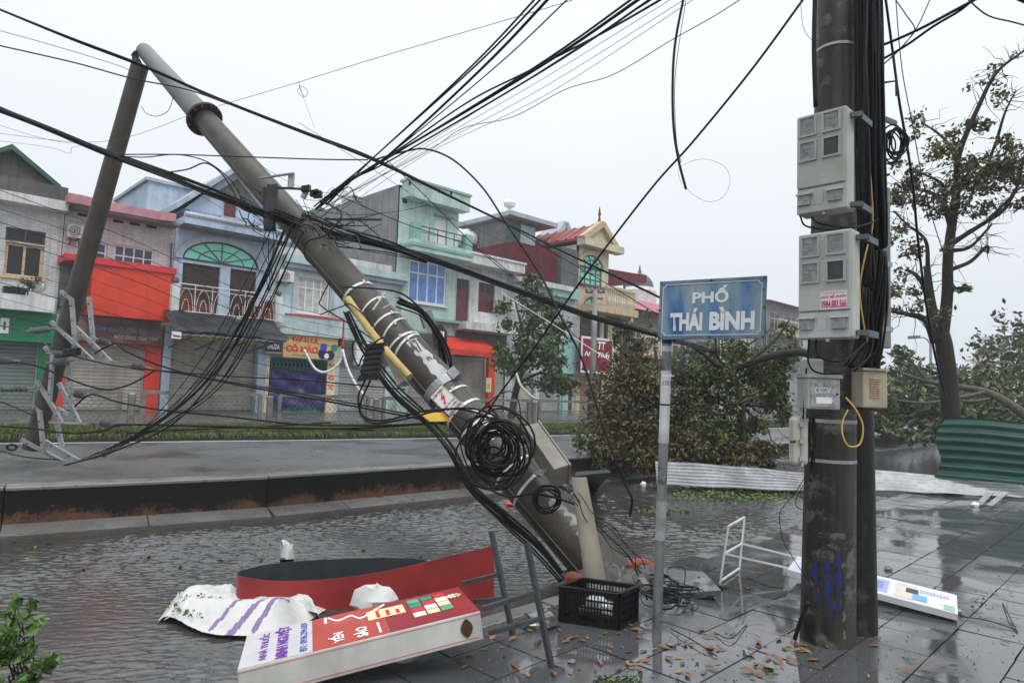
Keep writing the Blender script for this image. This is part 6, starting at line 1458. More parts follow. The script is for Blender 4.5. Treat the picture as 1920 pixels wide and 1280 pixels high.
# meter boxes: they face back down the street
BXR = Vector((math.sin(rad(136)), math.cos(rad(136)), 0)); BXN = Vector((-BXR.y, BXR.x, 0)); BXN = BXN if BXN.dot(CAM-b1) > 0 else -BXN
M_box = mat('meter_plastic', (.41, .43, .40), .5, .06, 3, streak=.3, streak_c=(.24, .245, .22))
M_boxd = mat('meter_plastic_low', (.39, .415, .395), .5, .06, 3, streak=.15)
M_pane = mat('dusty_meter_window', (.27, .285, .28), .14, .25, 30); M_panedark = mat('dark_meter_window', (.065, .068, .08), .12, .2, 20)
def meter_box(xa, yt, yb, d, label, w, tall, sticker):
    o = P(xa, yb, d); H = tall
    def q(a, z, n=0.0): return o+BXR*(w*a)+Vector((0, 0, H*z))+BXN*n
    m = empty('meter_box', o, label, 'meter box')
    dep = .14
    MB().hexa([q(0, .0, -dep), q(1, .0, -dep), q(1, .0), q(0, .0)], [q(0, 1, -dep), q(1, 1, -dep), q(1, 1), q(0, 1)]).build('body', M_box, m, bevel=.012)
    MB().hexa([q(.02, .0, .0), q(.98, 0, 0), q(.98, 0, .018), q(.02, 0, .018)], [q(.02, .24, .0), q(.98, .24, 0), q(.98, .24, .010), q(.02, .24, .010)]).build('lower_cover', M_boxd, m, bevel=.004)
    MB().hexa([q(.015, .255, .0), q(.985, .255, 0), q(.985, .255, .014), q(.015, .255, .014)], [q(.015, .985, .0), q(.985, .985, 0), q(.985, .985, .014), q(.015, .985, .014)]).build('door', M_box, m, bevel=.005)
    for i, (a, z) in enumerate(((.06, .765), (.54, .765), (.06, .515), (.54, .515))):
        aw, zw = .37, .205; f = .04
        fr = MB()
        for (p0, p1, r0, r1) in ((a, a+aw, z, z+.018), (a, a+aw, z+zw-.018, z+zw), (a, a+f, z+.018, z+zw-.018), (a+aw-f, a+aw, z+.018, z+zw-.018)):
            fr.hexa([q(p0, r0, .012), q(p1, r0, .012), q(p1, r0, .026), q(p0, r0, .026)], [q(p0, r1, .012), q(p1, r1, .012), q(p1, r1, .026), q(p0, r1, .026)])
        wn = fr.build('window_frame', mat('frame_grey', (.30, .32, .31), .4, .1), m)
        MB().hexa([q(a+f, z+.018, .013), q(a+aw-f, z+.018, .013), q(a+aw-f, z+.018, .018), q(a+f, z+.018, .018)], [q(a+f, z+zw-.018, .013), q(a+aw-f, z+zw-.018, .013), q(a+aw-f, z+zw-.018, .018), q(a+f, z+zw-.018, .018)]).build('pane', M_panedark if i == 3 else M_pane, wn)
        if i != 3:
            for k, (l, zz_) in enumerate(((.8, .6), (.55, .42), (.75, .28))): MB().hexa([q(a+f+.03, z+zw*zz_, .0182), q(a+f+.03+(aw-2*f-.06)*l, z+zw*zz_, .0182), q(a+f+.03+(aw-2*f-.06)*l, z+zw*zz_, .0186), q(a+f+.03, z+zw*zz_, .0186)], [q(a+f+.03, z+zw*zz_+.008, .0182), q(a+f+.03+(aw-2*f-.06)*l, z+zw*zz_+.008, .0182), q(a+f+.03+(aw-2*f-.06)*l, z+zw*zz_+.008, .0186), q(a+f+.03, z+zw*zz_+.008, .0186)]).build('dial_line', mat('dial_grey', (.16, .17, .17), .5), wn)
    for a in (.05, .66):
        hb = MB().hexa([q(a, .08, .014), q(a+.26, .08, .014), q(a+.26, .08, .03), q(a, .08, .03)], [q(a, .18, .014), q(a+.26, .18, .014), q(a+.26, .18, .026), q(a, .18, .026)]).build('breaker_window', M_pane, m)
        MB().hexa([q(a-.03, .18, .012), q(a+.29, .18, .012), q(a+.29, .18, .036), q(a-.03, .18, .036)], [q(a-.03, .195, .012), q(a+.29, .195, .012), q(a+.29, .195, .034), q(a-.03, .195, .034)]).build('hood', M_boxd, hb)
    MB().hexa([q(.38, .07, .014), q(.56, .07, .014), q(.56, .07, .0175), q(.38, .07, .0175)], [q(.38, .21, .014), q(.56, .21, .014), q(.56, .21, .0175), q(.38, .21, .0175)]).build('label_plate', M_boxd, m)
    ring = [q(.485, .742, .0145)+(BXR*math.cos(k*math.pi/10)+Vector((0, 0, 1))*math.sin(k*math.pi/10))*.026 for k in range(21)]
    MB().tube(ring, .0012, 4).build('moulded_mark', mat('moulded_grey', (.34, .36, .345), .5), m)
    MB().bar(q(.485, .717, .0145), q(.485, .767, .0145), .003).bar(q(.435, .742, .0145), q(.535, .742, .0145), .003).build('moulded_mark', MATS['moulded_grey'], m)
    MB().lathe(q(.56, -.005, .0), [(.012, 0), (.012, .02)], 8, (0, 0, -1)).build('seal_lug', M_galv, m)
    for z in (.93, .05):
        MB().bar(q(1.0, z, -.07), q(1.2, z, -.10), .03, .03).bar(q(1.12, z, -.09), q(1.12, z, -.3), .03, .04).build('bracket', M_gun, m)
    if sticker:
        MB().hexa([q(.44, .262, .0142), q(.93, .262, .0142), q(.93, .262, .0152), q(.44, .262, .0152)], [q(.44, .43, .0142), q(.93, .43, .0142), q(.93, .43, .0152), q(.44, .43, .0152)]).build('sticker', mat('sticker_pink', (.62, .55, .58), .45, .05), m)
        def tx(b, a0, a1, z0, z1, bold=.03): put_text(m, 'lettering', b, q(a0, z0, .0156), BXR*(w*(a1-a0)), Vector((0, 0, H*(z1-z0))), mat('crimson_ink', (.42, .01, .06), .5), .0004, bold)
        tx('0984.883.566', .46, .92, .272, .345, .03); tx('HÚT BỂ PHỐT', .45, .92, .365, .395, .04); tx('CTY MÔI TRƯỜNG ĐÔ THỊ', .47, .9, .405, .422, .01)
    return m
meter_box(1494, 214, 404, 4.17, 'upper grey plastic meter box with four windows on the dark pole', .300, .640, False)
meter_box(1497, 441, 635, 4.14, 'lower grey plastic meter box with a pink phone-number sticker', .315, .655, True)
def pbox(x0, y0, x1, y1, d, dep, m, label, name, cat, bev=.01, tilt=0):
    a, b, c = P(x0, y1, d), P(x1, y1, d), P(x0, y0, d); e1 = Vector((b.x-a.x, b.y-a.y, 0)); H = c.z-a.z; n = Vector((0, 1, 0))*dep
    o = empty(name, a, label, cat)
    e1 = Vector((b.x-a.x, tilt, 0))
    MB().hexa([a, a+e1, a+e1+n, a+n], [a+Vector((0, 0, H)), a+e1+Vector((0, 0, H)), a+e1+n+Vector((0, 0, H)), a+n+Vector((0, 0, H))]).build('body', m, o, bevel=bev)
    return o, a, e1, H
M_lgrey = mat('light_grey_metal', (.36, .37, .36), .5, .12, 5, streak=.25, c2=(.22, .2, .17), c2t=.68)
o, a, e1, H = pbox(1514, 707, 1580, 766, 4.12, .16, M_lgrey, 'small grey metal box with cctv sticker on the meter pole', 'cctv_box', 'junction box', .006, .03)
MB().hexa([a-e1*.04+Vector((0, -.012, H)), a+e1*1.05+Vector((0, -.012, H)), a+e1*1.05+Vector((0, .18, H)), a-e1*.04+Vector((0, .18, H))], [a-e1*.04+Vector((0, -.012, H+.02)), a+e1*1.05+Vector((0, -.012, H+.02)), a+e1*1.05+Vector((0, .18, H+.03)), a-e1*.04+Vector((0, .18, H+.03))]).build('lid', M_lgrey, o)
def fr_(u, z, n=0): return a+e1*u+Vector((0, -n, H*z))
MB().hexa([fr_(.1, .08, 0), fr_(.86, .08, 0), fr_(.86, .08, .006), fr_(.1, .08, .006)], [fr_(.1, .92, 0), fr_(.86, .92, 0), fr_(.86, .92, .006), fr_(.1, .92, .006)]).build('door', mat('scratched_grey', (.33, .33, .33), .5, .3, 30, c2=(.18, .18, .18), c2t=.55, c2scale=25), o)
put_text(o, 'lettering', 'CCTV', fr_(.2, .5, .0065), e1*.5, Vector((0, 0, H*.2)), mat('dim_white_ink', (.55, .55, .55), .5), .0005, .03)
MB().hexa([fr_(.25, .18, .006), fr_(.72, .18, .006), fr_(.72, .18, .0075), fr_(.25, .18, .0075)], [fr_(.25, .38, .006), fr_(.72, .38, .006), fr_(.72, .38, .0075), fr_(.25, .38, .0075)]).build('sticker', M_paperw, o)
MB().lathe(fr_(.9, .5, 0), [(.006, 0), (.006, .012)], 8, (0, -1, 0)).build('lock', M_dst, o)
pbox(1511, 672, 1545, 706, 4.28, .1, M_lgrey, 'plain grey box behind the cctv box on the meter pole', 'small_box', 'junction box')
o, a, e1, H = pbox(1618, 694, 1668, 764, 4.45, .16, mat('beige_rusty_box', (.40, .365, .29), .5, .12, 5, streak=.3, streak_c=(.3, .16, .07)), 'beige louvred box on the right of the rear pole', 'louvred_box', 'junction box', .01, .02)
for k in range(9): MB().hexa([fr_(.28, .28+k*.062, 0), fr_(.66, .28+k*.062, 0), fr_(.66, .28+k*.062, .008), fr_(.28, .28+k*.062, .008)], [fr_(.28, .31+k*.062, 0), fr_(.66, .31+k*.062, 0), fr_(.66, .31+k*.062, .002), fr_(.28, .31+k*.062, .002)]).build('louvre', mat('rusty_louvre', (.33, .22, .13), .6, .3, 20), o)
MB().hexa([fr_(-.03, 1, .012), fr_(1.03, 1, .012), fr_(1.03, 1, -.17), fr_(-.03, 1, -.17)], [fr_(-.03, 1.07, .012), fr_(1.03, 1.07, .012), fr_(1.03, 1.09, -.17), fr_(-.03, 1.09, -.17)]).build('lid', MATS['beige_rusty_box'], o)
MB().hexa([fr_(.05, -.06, -.02), fr_(.6, -.06, -.02), fr_(.6, -.06, -.12), fr_(.05, -.06, -.12)], [fr_(.05, -.003, -.02), fr_(.6, -.003, -.02), fr_(.6, -.003, -.12), fr_(.05, -.003, -.12)]).build('gland', M_blk, o)
o, a, e1, H = pbox(1488, 782, 1521, 872, 4.18, .09, mat('ivory_plastic', (.50, .48, .42), .45, .08, 4, streak=.2), 'ivory plastic fibre box with latches on the left of the meter pole', 'fibre_box', 'junction box', .022, .03)
MB().bar(fr_(.52, -.02, .004), fr_(.52, 1.02, .004), .012, .014).build('seam', M_lgrey, o)
for z in (.85, .5, .14): MB().obox(fr_(.5, z, .01), e1*.16, (0, .008, 0), (0, 0, .012)).build('latch', M_lgrey, o)
MB().bar(fr_(-.2, .48, .0), fr_(.1, .5, .0), .012).build('key', M_dst, o)
# trunking behind and cable bundle down the rear pole
o, a, e1, H = pbox(1652, 350, 1672, 652, 4.8, .06, mat('trunking', (.30, .30, .29), .5, .12, 5, streak=.3), 'long grey steel trunking behind the cable bundle', 'trunking', 'trunking')
for z in (.1, .5, .9): MB().hexa([fr_(-.3, z, .004), fr_(1.1, z, .004), fr_(1.1, z, -.05), fr_(-.3, z, -.05)], [fr_(-.3, z+.03, .004), fr_(1.1, z+.03, .004), fr_(1.1, z+.03, -.05), fr_(-.3, z+.03, -.05)]).build('clip', M_galv, o)
bundle([(1634, -40, 4.55), (1638, 120, 4.55), (1640, 300, 4.55), (1646, 450, 4.55), (1645, 560, 4.52), (1634, 650, 4.5), (1628, 690, 4.5)], 30, .062, .009, M_cable, 'thick black bundle of cables running down the rear pole', wob=.7)
bundle([(1612, -40, 4.45), (1614, 150, 4.45), (1618, 350, 4.45), (1622, 500, 4.45), (1620, 640, 4.42), (1600, 690, 4.38)], 12, .05, .008, M_cable, 'cables squeezed between the meter pole and the main bundle', wob=.8)
M_ycab = mat('yellow_cable', (.42, .27, .05), .45, .15, 6)
W([(1632, 330, 4.42), (1636, 420, 4.42), (1622, 480, 4.40), (1612, 540, 4.4), (1618, 600, 4.4), (1626, 640, 4.4)], .006, 'thin yellow-brown cable in front of the black bundle', M_ycab)
W([(1586, 745, 4.12), (1606, 770, 4.10), (1618, 800, 4.10), (1612, 832, 4.10), (1592, 836, 4.08), (1580, 815, 4.08), (1580, 790, 4.1), (1590, 768, 4.1)], .0055, 'yellow cable loop hanging below the cctv box', mat('bright_yellow_cable', (.50, .33, .08), .45, .1))
W([(1528, -20, 4.38), (1526, 90, 4.38), (1529, 200, 4.38)], .016, 'thick black cable at the left edge of the meter pole top')
W([(1500, -10, 4.4), (1506, 50, 4.4), (1522, 75, 4.4), (1536, 76, 4.38)], .002, 'thin wire bowed beside the meter pole top', M_cableg)
W([(1658, -20, 4.9), (1674, 100, 5), (1686, 190, 5), (1700, 270, 5.05), (1712, 350, 5.1), (1720, 440, 5.2), (1735, 560, 5.4), (1752, 660, 5.6), (1772, 740, 6)], .010, 'black cable dropping right of the rear pole across the tree')
W([(1678, -20, 5.2), (1690, 120, 5.2), (1710, 230, 5.3), (1740, 380, 5.5), (1790, 540, 6)], .004, 'thin cable beside the black drop cable across the tree')
W([(1652, 86, 4.6), (1680, 75, 4.5), (1730, 52, 4.3), (1790, 20, 4.1), (1850, -12, 4)], .010, 'cable leaving the rear pole to the top right, upper')
W([(1654, 112, 4.6), (1700, 85, 4.5), (1750, 50, 4.3), (1800, 20, 4.1), (1835, -10, 4)], .009, 'cable leaving the rear pole to the top right, lower')
W([(1660, 118, 4.6), (1700, 78, 4.6), (1715, 55, 4.6), (1700, 30, 4.6), (1672, -10, 4.6)], .004, 'thin loop wire right of the cable bundle, left one')
W([(1656, 122, 4.6), (1690, 90, 4.6), (1720, 50, 4.6), (1748, -10, 4.6)], .004, 'thin loop wire right of the cable bundle, right one')
W([(1805, -10, 5), (1850, 28, 5), (1900, 42, 5), (1960, 58, 5)], .006, 'wavy cable in the top right corner'); W([(1890, -10, 4.2), (1960, 20, 4.2)], .012, 'thick cable clipping the top right corner')
coil(1676, 268, 4.75, 20, 10, .006, 'small black cable coil hanging on the rear pole', jit=.25, squash=1.6)
MB().bar(P(1656, 222, 4.9), P(1680, 232, 4.85), .05, .03).build('lamp_bracket', M_lgrey, None, label='short beige bracket arm above the small cable coil', cat='bracket', at=P(1656, 222, 4.9))
MB().tube([P(1622, 96, 4.6), P(1645, 92, 4.6), P(1646, 118, 4.6)], .008, 6).build('hook', M_dst, None, label='bent steel hook on the rear pole, upper', cat='hook', at=P(1622, 96, 4.6)); MB().tube([P(1658, 155, 4.6), P(1680, 152, 4.6), P(1681, 180, 4.6)], .008, 6).build('hook', M_dst, None, label='bent steel hook on the rear pole, lower', cat='hook', at=P(1658, 155, 4.6))
for k, pts in enumerate((((1518, 630, 4.15), (1516, 680, 4.15), (1540, 700, 4.12), (1600, 692, 4.2), (1640, 660, 4.45)), ((1530, 632, 4.15), (1535, 668, 4.1), (1580, 676, 4.1), (1625, 640, 4.35)), ((1500, 405, 4.2), (1512, 424, 4.15), (1560, 430, 4.2), (1605, 418, 4.3)), ((1520, 406, 4.2), (1540, 420, 4.15), (1600, 426, 4.2), (1648, 412, 4.5)), ((1512, 690, 4.2), (1508, 740, 4.18), (1506, 785, 4.18)))):
    W([*pts], .006, ['cable looping under the lower meter box, outer', 'cable looping under the lower meter box, inner', 'cable looping between the two meter boxes, outer', 'cable looping between the two meter boxes, inner', 'cable dropping into the ivory fibre box'][k])
bundle([(1522, 782, 4.3), (1524, 830, 4.28), (1520, 880, 4.28), (1516, 900, 4.25)], 8, .02, .004, M_cable, 'small bundle of black cables beside the ivory fibre box')
W([(1515, 885, 4.25), (1490, 925, 4.2), (1463, 960, 4.2), (1468, 1010, 4.2), (1490, 1050, 4.2), (1520, 1095, 4.25)], .0025, 'thin wire bowing out left of the meter pole')
W([(1520, 890, 4.25), (1500, 920, 4.2), (1492, 945, 4.2), (1508, 955, 4.2), (1522, 935, 4.2)], .0025, 'small thin wire loop left of the meter pole')
MB().tube([G(1490, 1198, .01), G(1498, 1170, .12), P(1515, 1130, 4.3)], .014, 8).build('pipe_stub', M_blk, None, smooth='all', label='short black conduit stub leaning at the meter pole foot', cat='pipe', at=G(1490, 1198))

# ------------------------------------------------------------------ fallen things in the foreground
# light-box sign lying on its side
bx = empty('lightbox_sign', P(680, 1190, 4.0), 'toppled pharmacy lightbox sign with red, white and purple print on its upper face', 'sign')
t_fl, t_bl, t_br, t_fr = P(444, 1255, 3.55), P(475, 1189, 4.12), P(855, 1093, 4.62), P(905, 1136, 4.08)
ey = ((t_bl-t_fl)+(t_br-t_fr))/2; exx = ((t_fr-t_fl)+(t_br-t_bl))/2; exx = exx-ey*(exx.dot(ey)/ey.length_squared)*.6; o0 = t_fl
upn = exx.cross(ey).normalized()
def bq(a, b, n=0.0): return o0+exx*a+ey*b+upn*n
TH = .165
M_lbox = mat('lightbox_white', (.47, .47, .45), .45, .1, 4, streak=.3, streak_c=(.25, .24, .2), c2=(.3, .28, .24), c2t=.66, c2scale=3)
MB().hexa([bq(0, 0, -TH), bq(1, 0, -TH), bq(1, 1, -TH), bq(0, 1, -TH)], [bq(0, 0, -.004), bq(1, 0, -.004), bq(1, 1, -.004), bq(0, 1, -.004)]).build('case', M_lbox, bx, bevel=.006)
def pan(a0, a1, b0, b1, n, m, name): return MB().hexa([bq(a0, b0, n), bq(a1, b0, n), bq(a1, b1, n), bq(a0, b1, n)], [bq(a0, b0, n+.002), bq(a1, b0, n+.002), bq(a1, b1, n+.002), bq(a0, b1, n+.002)]).build(name, m, bx)
pan(.003, .285, .01, .99, -.003, mat('print_white', (.50, .485, .52), .35, .05), 'print_panel'); pan(.287, .60, .01, .99, -.003, mat('print_red', (.40, .055, .04), .35, .12, 3), 'print_panel'); pan(.602, .997, .01, .99, -.003, mat('print_crimson', (.30, .022, .035), .35, .12, 3), 'print_panel')
pan(.0, 1, -.004, .01, -.02, M_redcap, 'red_edge'); pan(.02, .98, -.006, -.002, -TH+.02, M_redcap, 'red_edge')
def bt(body, a0, a1, b0, b1, m, bold=.02, **k):   # reads across the box (b), upward along -a
    put_text(bx, 'lettering', body, bq(a1, b0, .001), ey*(b1-b0), -exx*(a1-a0), m, .0015, bold, **k)
bt('NHÀ THUỐC', .06, .105, .1, .88, M_txtpurple); bt('MINH NGUYỆT', .125, .20, .03, .97, M_txtpurple, .04); bt('ĐT: 0936.294.659', .235, .265, .06, .94, M_txtblue, .01)
bt('YẾN', .35, .415, .06, .36, M_txtwhite, .04); bt('SÀO', .455, .515, .06, .36, M_txtwhite, .04); pan(.34, .352, .75, .95, .001, M_txtwhite, 'print_line'); pan(.56, .57, .06, .38, .001, M_txtwhite, 'print_line')
MB().tube(spline([bq(.36, .9, .003), bq(.40, .74, .003), bq(.46, .80, .003), bq(.50, .64, .003), bq(.56, .78, .003), bq(.62, .93, .003)], 8), .007, 5).build('swirl', M_txtwhite, bx)
pk = pan(.53, .70, .50, .80, .001, M_cream2, 'printed_pack'); [pan(.57+.045*k_, .585+.045*k_, .53, .77-.05*k_, .003, M_txtred, 'print_line') for k_ in range(3)]
for i in range(3):
    for j in range(4):
        pan(.725+.063*i, .78+.063*i, .26+.16*j, .40+.16*j, .001+.0004*(i+j), [M_paperw, M_greeng, M_cream2, M_redcap, mat('print_green', (.12, .34, .18), .4)][(i*2+j*3) % 5], 'printed_pack')
for j in range(3): MB().prism([bq(.925+.018*j, .60, .002), bq(.945+.018*j, .68, .002), bq(.925+.018*j, .76, .002), bq(.905+.018*j, .68, .002)], upn*.001).build('printed_pack', [M_cream2, M_paperw, M_signtan][j], bx)
lf = MB(); c = bq(.93, -.006, -.08); lf.prism([c+exx*.028*math.cos(k*math.pi/6)*1.0+upn*.055*math.sin(k*math.pi/6)*(1-.35*abs(math.cos(k*math.pi/6))) for k in range(12)], -ey.normalized()*.004)
lf.build('fallen_leaf', mat('wet_brown_leaf', (.09, .052, .014), .35, .3, 30), None, label='brown leaf stuck to the white side of the lightbox sign', cat='leaf', at=c)
# its steel legs
M_leg = mat('leg_steel', (.10, .105, .11), .45, .2, 8, metal=.4)
fr1 = empty('sign_stand', G(1033, 1250), 'dark steel leg frame sticking out of the right end of the lightbox sign', 'metal frame')
l1a, l1b, l2a, l2b = P(988, 1018, 4.25), G(1034, 1250), P(921, 995, 4.75), G(962, 1192)
for a, b in ((l1a, l1b), (l2a, l2b)): MB().bar(a, b, .03, .03).build('leg', M_leg, fr1)
def onseg(a, b, y):
    return min([a.lerp(b, k/60) for k in range(61)], key=lambda q: abs(proj(q)[1]-y))
for y1, pq in ((1110, P(906, 1140, 4.12)), (1160, P(916, 1186, 4.1))): MB().bar(onseg(l1a, l1b, y1), pq, .026, .026).build('rung', M_leg, fr1)
for y1, pq in ((1075, P(866, 1093, 4.6)), (1120, P(890, 1127, 4.5))): MB().bar(onseg(l2a, l2b, y1), pq, .026, .026).build('rung', M_leg, fr1)
# curled red sheet
M_redsh = mat('red_sheet', (.30, .030, .028), .4, .15, 3, c2=(.20, .018, .02), c2t=.56, c2scale=2)
M_shin = mat('sheet_back', (.045, .05, .055), .45, .2, 4)
top = [P(*q) for q in ((926, 1023, 5.7), (862, 1037, 5.65), (800, 1052, 5.6), (700, 1074, 5.45), (600, 1086, 5.35), (520, 1088, 5.28), (470, 1083, 5.24), (448, 1077, 5.28), (452, 1070, 5.4), (500, 1058, 5.65), (580, 1050, 5.9), (680, 1046, 6.1), (760, 1046, 6.2), (800, 1050, 6.25))]
top = spline(top, 5); mbs = MB(); rows = []
for i, p in enumerate(top):
    ta = (top[min(i+1, len(top)-1)]-top[max(i-1, 0)]).normalized(); nn = Vector((-ta.y, ta.x, 0)).normalized()*.006
    bt_ = Vector((p.x+.02, p.y-.01, WZ-.03)); rows.append(mbs.pts([p, p.lerp(bt_, .5)+nn*.8*math.sin(i*.9), bt_, bt_+nn, p.lerp(bt_, .5)+nn+nn*.8*math.sin(i*.9), p+nn]))
for a, b in zip(rows, rows[1:]):
    for q, mi in ((0, 0), (1, 0), (3, 1), (4, 1), (5, 0)): mbs.cm = mi; mbs.face((a+q, b+q, b+(q+1) % 6, a+(q+1) % 6))
# orient: find which side faces the camera on the near run
o = mbs.build('red_sheet', [M_shin, M_redsh], None, smooth=True, label='long red sheet of signboard curled into a loop in the flooded lane', cat='sheet', at=top[0])
# crumpled vinyl banner
M_vinyl = mat('white_vinyl', (.52, .52, .51), .4, .06, 5, c2=(.40, .39, .36), c2t=.66); M_vpurple = mat('purple_vinyl_print', (.23, .15, .31), .4, .08)
M_vin_in = mat('dirty_vinyl', (.36, .34, .28), .5, .3, 12)
def crumple(px, dp, nu, nv, amp, label, seed, letters=(), hgt=.0, name='vinyl_banner'):
    rnd = np.random.RandomState(seed); ph = rnd.uniform(0, 6.28, 16); fq = rnd.uniform(1.5, 5.5, 16)
    (a, b, c, d) = [G(*q, WZ+.02) for q in px]     # front-left, front-right, back-right, back-left
    mb = MB(); idx = {}
    for i in range(nu+1):
        for j in range(nv+1):
            s, t = i/nu, j/nv; p = a*(1-s)*(1-t)+b*s*(1-t)+c*s*t+d*(1-s)*t
            p = p+Vector((rnd.normal(0, .002), rnd.normal(0, .002), 0))
            ed = min(1, 6*min(s, 1-s, t+.06, 1-t))
            z = 0
            for k in range(6): z += math.sin(fq[k]*s*2.2+ph[k])*math.sin(fq[k+6]*t*1.7+ph[k+6])/6
            rg = abs(math.sin(3.1*s+2.2*t+ph[12])*math.cos(4.5*t-2.6*s+ph[13]))
            hh = hgt(s, t) if callable(hgt) else hgt
            z = WZ+.012+ed*(amp*(.40+.8*z)+amp*.5*(1-rg)**1.5+.0025*math.sin(s*40+t*21))+hh*ed
            p.x += .05*math.sin(5*t+ph[14])*(1-abs(2*s-1)); p.y += .05*math.sin(6*s+ph[15]); idx[i, j] = mb.pts([(p.x, p.y, z)])
    for i in range(nu):
        for j in range(nv):
            s, t = (i+.5)/nu, (j+.5)/nv; mb.cm = 1 if any(f_(s, t) for f_ in letters) else 0
            mb.face((idx[i, j], idx[i+1, j], idx[i+1, j+1], idx[i, j+1]))
    return mb.build(name, [M_vinyl, M_vpurple], None, smooth='all', label=label, cat='banner', at=a)
def seg_l(x0, y0, x1, y1, w):
    def f_(s, t):
        dx, dy = x1-x0, y1-y0; k = max(0, min(1, ((s-x0)*dx+(t-y0)*dy)/(dx*dx+dy*dy))); return math.hypot(s-x0-k*dx, (t-y0-k*dy)*.6) < w
    return f_
crumple(((300, 1165), (520, 1205), (620, 1135), (330, 1110)), 0, 90, 50, .10, 'crumpled white vinyl banner with purple letters at the left of the red sheet', 5,
        (seg_l(.36, .40, .48, .50, .014), seg_l(.48, .50, .62, .44, .012), seg_l(.49, .05, .53, .44, .017), seg_l(.65, .03, .69, .24, .028), seg_l(.69, .24, .74, .40, .018), seg_l(.80, .06, .83, .52, .022)), lambda s, t: .075*math.exp(-((t-.22-.1*math.sin(3*s))/.17)**2)+.05*math.exp(-((s-.8)**2*14+(t-.45)**2*7))+.03*math.exp(-((t-.8)/.12)**2))
crumple(((470, 1150), (605, 1158), (590, 1125), (500, 1120)), 0, 40, 26, .08, 'folded white vinyl flap against the front of the red sheet', 13, (seg_l(.1, .3, .3, .8, .04),), .06)
crumple(((300, 1160), (470, 1135), (450, 1098), (330, 1118)), 0, 50, 26, .055, 'outer folded edge of white vinyl on the left, holding leaf debris', 21, (), .05)
crumple(((520, 1056), (550, 1056), (548, 1040), (525, 1042)), 0, 16, 14, .09, 'scrap of clear plastic behind the curled red sheet', 31, (), .10, 'plastic_scrap')
# black crate
cr_ = empty('crate', G(1100, 1172), 'black slatted plastic crate in front of the leaning pole foot', 'crate')
k0, k1, k2 = G(1047, 1164), G(1158, 1181), G(1187, 1166); cx_ = (k1-k0); cy_ = (k2-k1); cy_ = cy_.normalized()*.30; Hc = .25
def cq(a, b, z): return k0+cx_*a+cy_*b+Vector((0, 0, Hc*z))
M_crate = mat('crate_black', (.008, .008, .009), .5, .2, 6, spec=.18)
def wall_side(p, q, name='side'):
    e_ = q-p; o = MB()
    up = Vector((0, 0, 1)); n = e_.cross(up).normalized()*.012
    def bxx(a0, a1, z0, z1, sc=1.0): o.hexa([p+e_*a0+up*z0*Hc-n*sc, p+e_*a1+up*z0*Hc-n*sc, p+e_*a1+up*z0*Hc+n*sc, p+e_*a0+up*z0*Hc+n*sc], [p+e_*a0+up*z1*Hc-n*sc, p+e_*a1+up*z1*Hc-n*sc, p+e_*a1+up*z1*Hc+n*sc, p+e_*a0+up*z1*Hc+n*sc])
    bxx(0, 1, .88, 1, 1.3); bxx(0, 1, 0, .12, 1.0); bxx(0, .09, .12, .88); bxx(.91, 1, .12, .88)
    s_ = o.build(name, M_crate, cr_)
    L_ = e_.length; n_ = int(L_/.028)
    for k in range(n_):
        a = .09+.82*(k+.5)/n_; MB().hexa([p+e_*(a-.008)+up*.12*Hc-n*.5, p+e_*(a+.008)+up*.12*Hc-n*.5, p+e_*(a+.008)+up*.12*Hc+n*.5, p+e_*(a-.008)+up*.12*Hc+n*.5], [p+e_*(a-.008)+up*.88*Hc-n*.5, p+e_*(a+.008)+up*.88*Hc-n*.5, p+e_*(a+.008)+up*.88*Hc+n*.5, p+e_*(a-.008)+up*.88*Hc+n*.5]).build('slat', M_crate, s_)
    for z in (.3, .5, .7): MB().bar(p+e_*.09+up*z*Hc, p+e_*.91+up*z*Hc, .011, .011).build('rib', M_crate, s_)
wall_side(cq(0, 0, 0), cq(1, 0, 0)); wall_side(cq(1.0, 0, 0)+cy_*.045, cq(1, 1, 0)-cy_*.045); wall_side(cq(0, 1, 0), cq(1, 1, 0)); wall_side(cq(0, 0, 0)+cy_*.045, cq(0, 1, 0)-cy_*.045)
MB().hexa([cq(.02, .05, .03), cq(.98, .05, .03), cq(.98, .95, .03), cq(.02, .95, .03)], [cq(.02, .05, .06), cq(.98, .05, .06), cq(.98, .95, .06), cq(.02, .95, .06)]).build('bottom', M_crate, cr_)
M_bag = mat('clear_bag', (.46, .47, .48), .25, .2, 14)
def lump(c, r, m, label, name, cat, seed, sq_=(1, 1, .7)):
    rnd = random.Random(seed); mb = MB(); n, g_ = 12, 7; ph = [rnd.uniform(0, 6) for _ in range(6)]; rows = []
    for i in range(g_+1):
        th = math.pi*i/g_; row = []
        for j in range(n):
            a = 2*math.pi*j/n; R_ = r*(1+.16*math.sin(3*a+ph[0]+th*2)+.12*math.sin(5*th+ph[1]+a)+rnd.uniform(-.07, .07)); row.append(c+Vector((R_*math.sin(th)*math.cos(a)*sq_[0], R_*math.sin(th)*math.sin(a)*sq_[1], R_*math.cos(th)*sq_[2])))
        rows.append(mb.pts(row))
    for a, b in zip(rows, rows[1:]):
        for j in range(n): mb.face((a+j, b+j, b+(j+1) % n, a+(j+1) % n))
    return mb.build(name, m, None, smooth=(cat != 'rubble'), label=label, cat=cat, at=c)
lump(cq(.45, .5, .45), .085, M_bag, 'crumpled clear plastic bag inside the black crate', 'plastic_bag', 'plastic bag', 2); lump(cq(.72, .45, .36), .07, M_paperw, 'white paper rubbish inside the black crate', 'rubbish', 'rubbish', 4); lump(cq(.25, .5, .22), .05, fol_g, 'green scrap inside the black crate', 'rubbish', 'rubbish', 6)
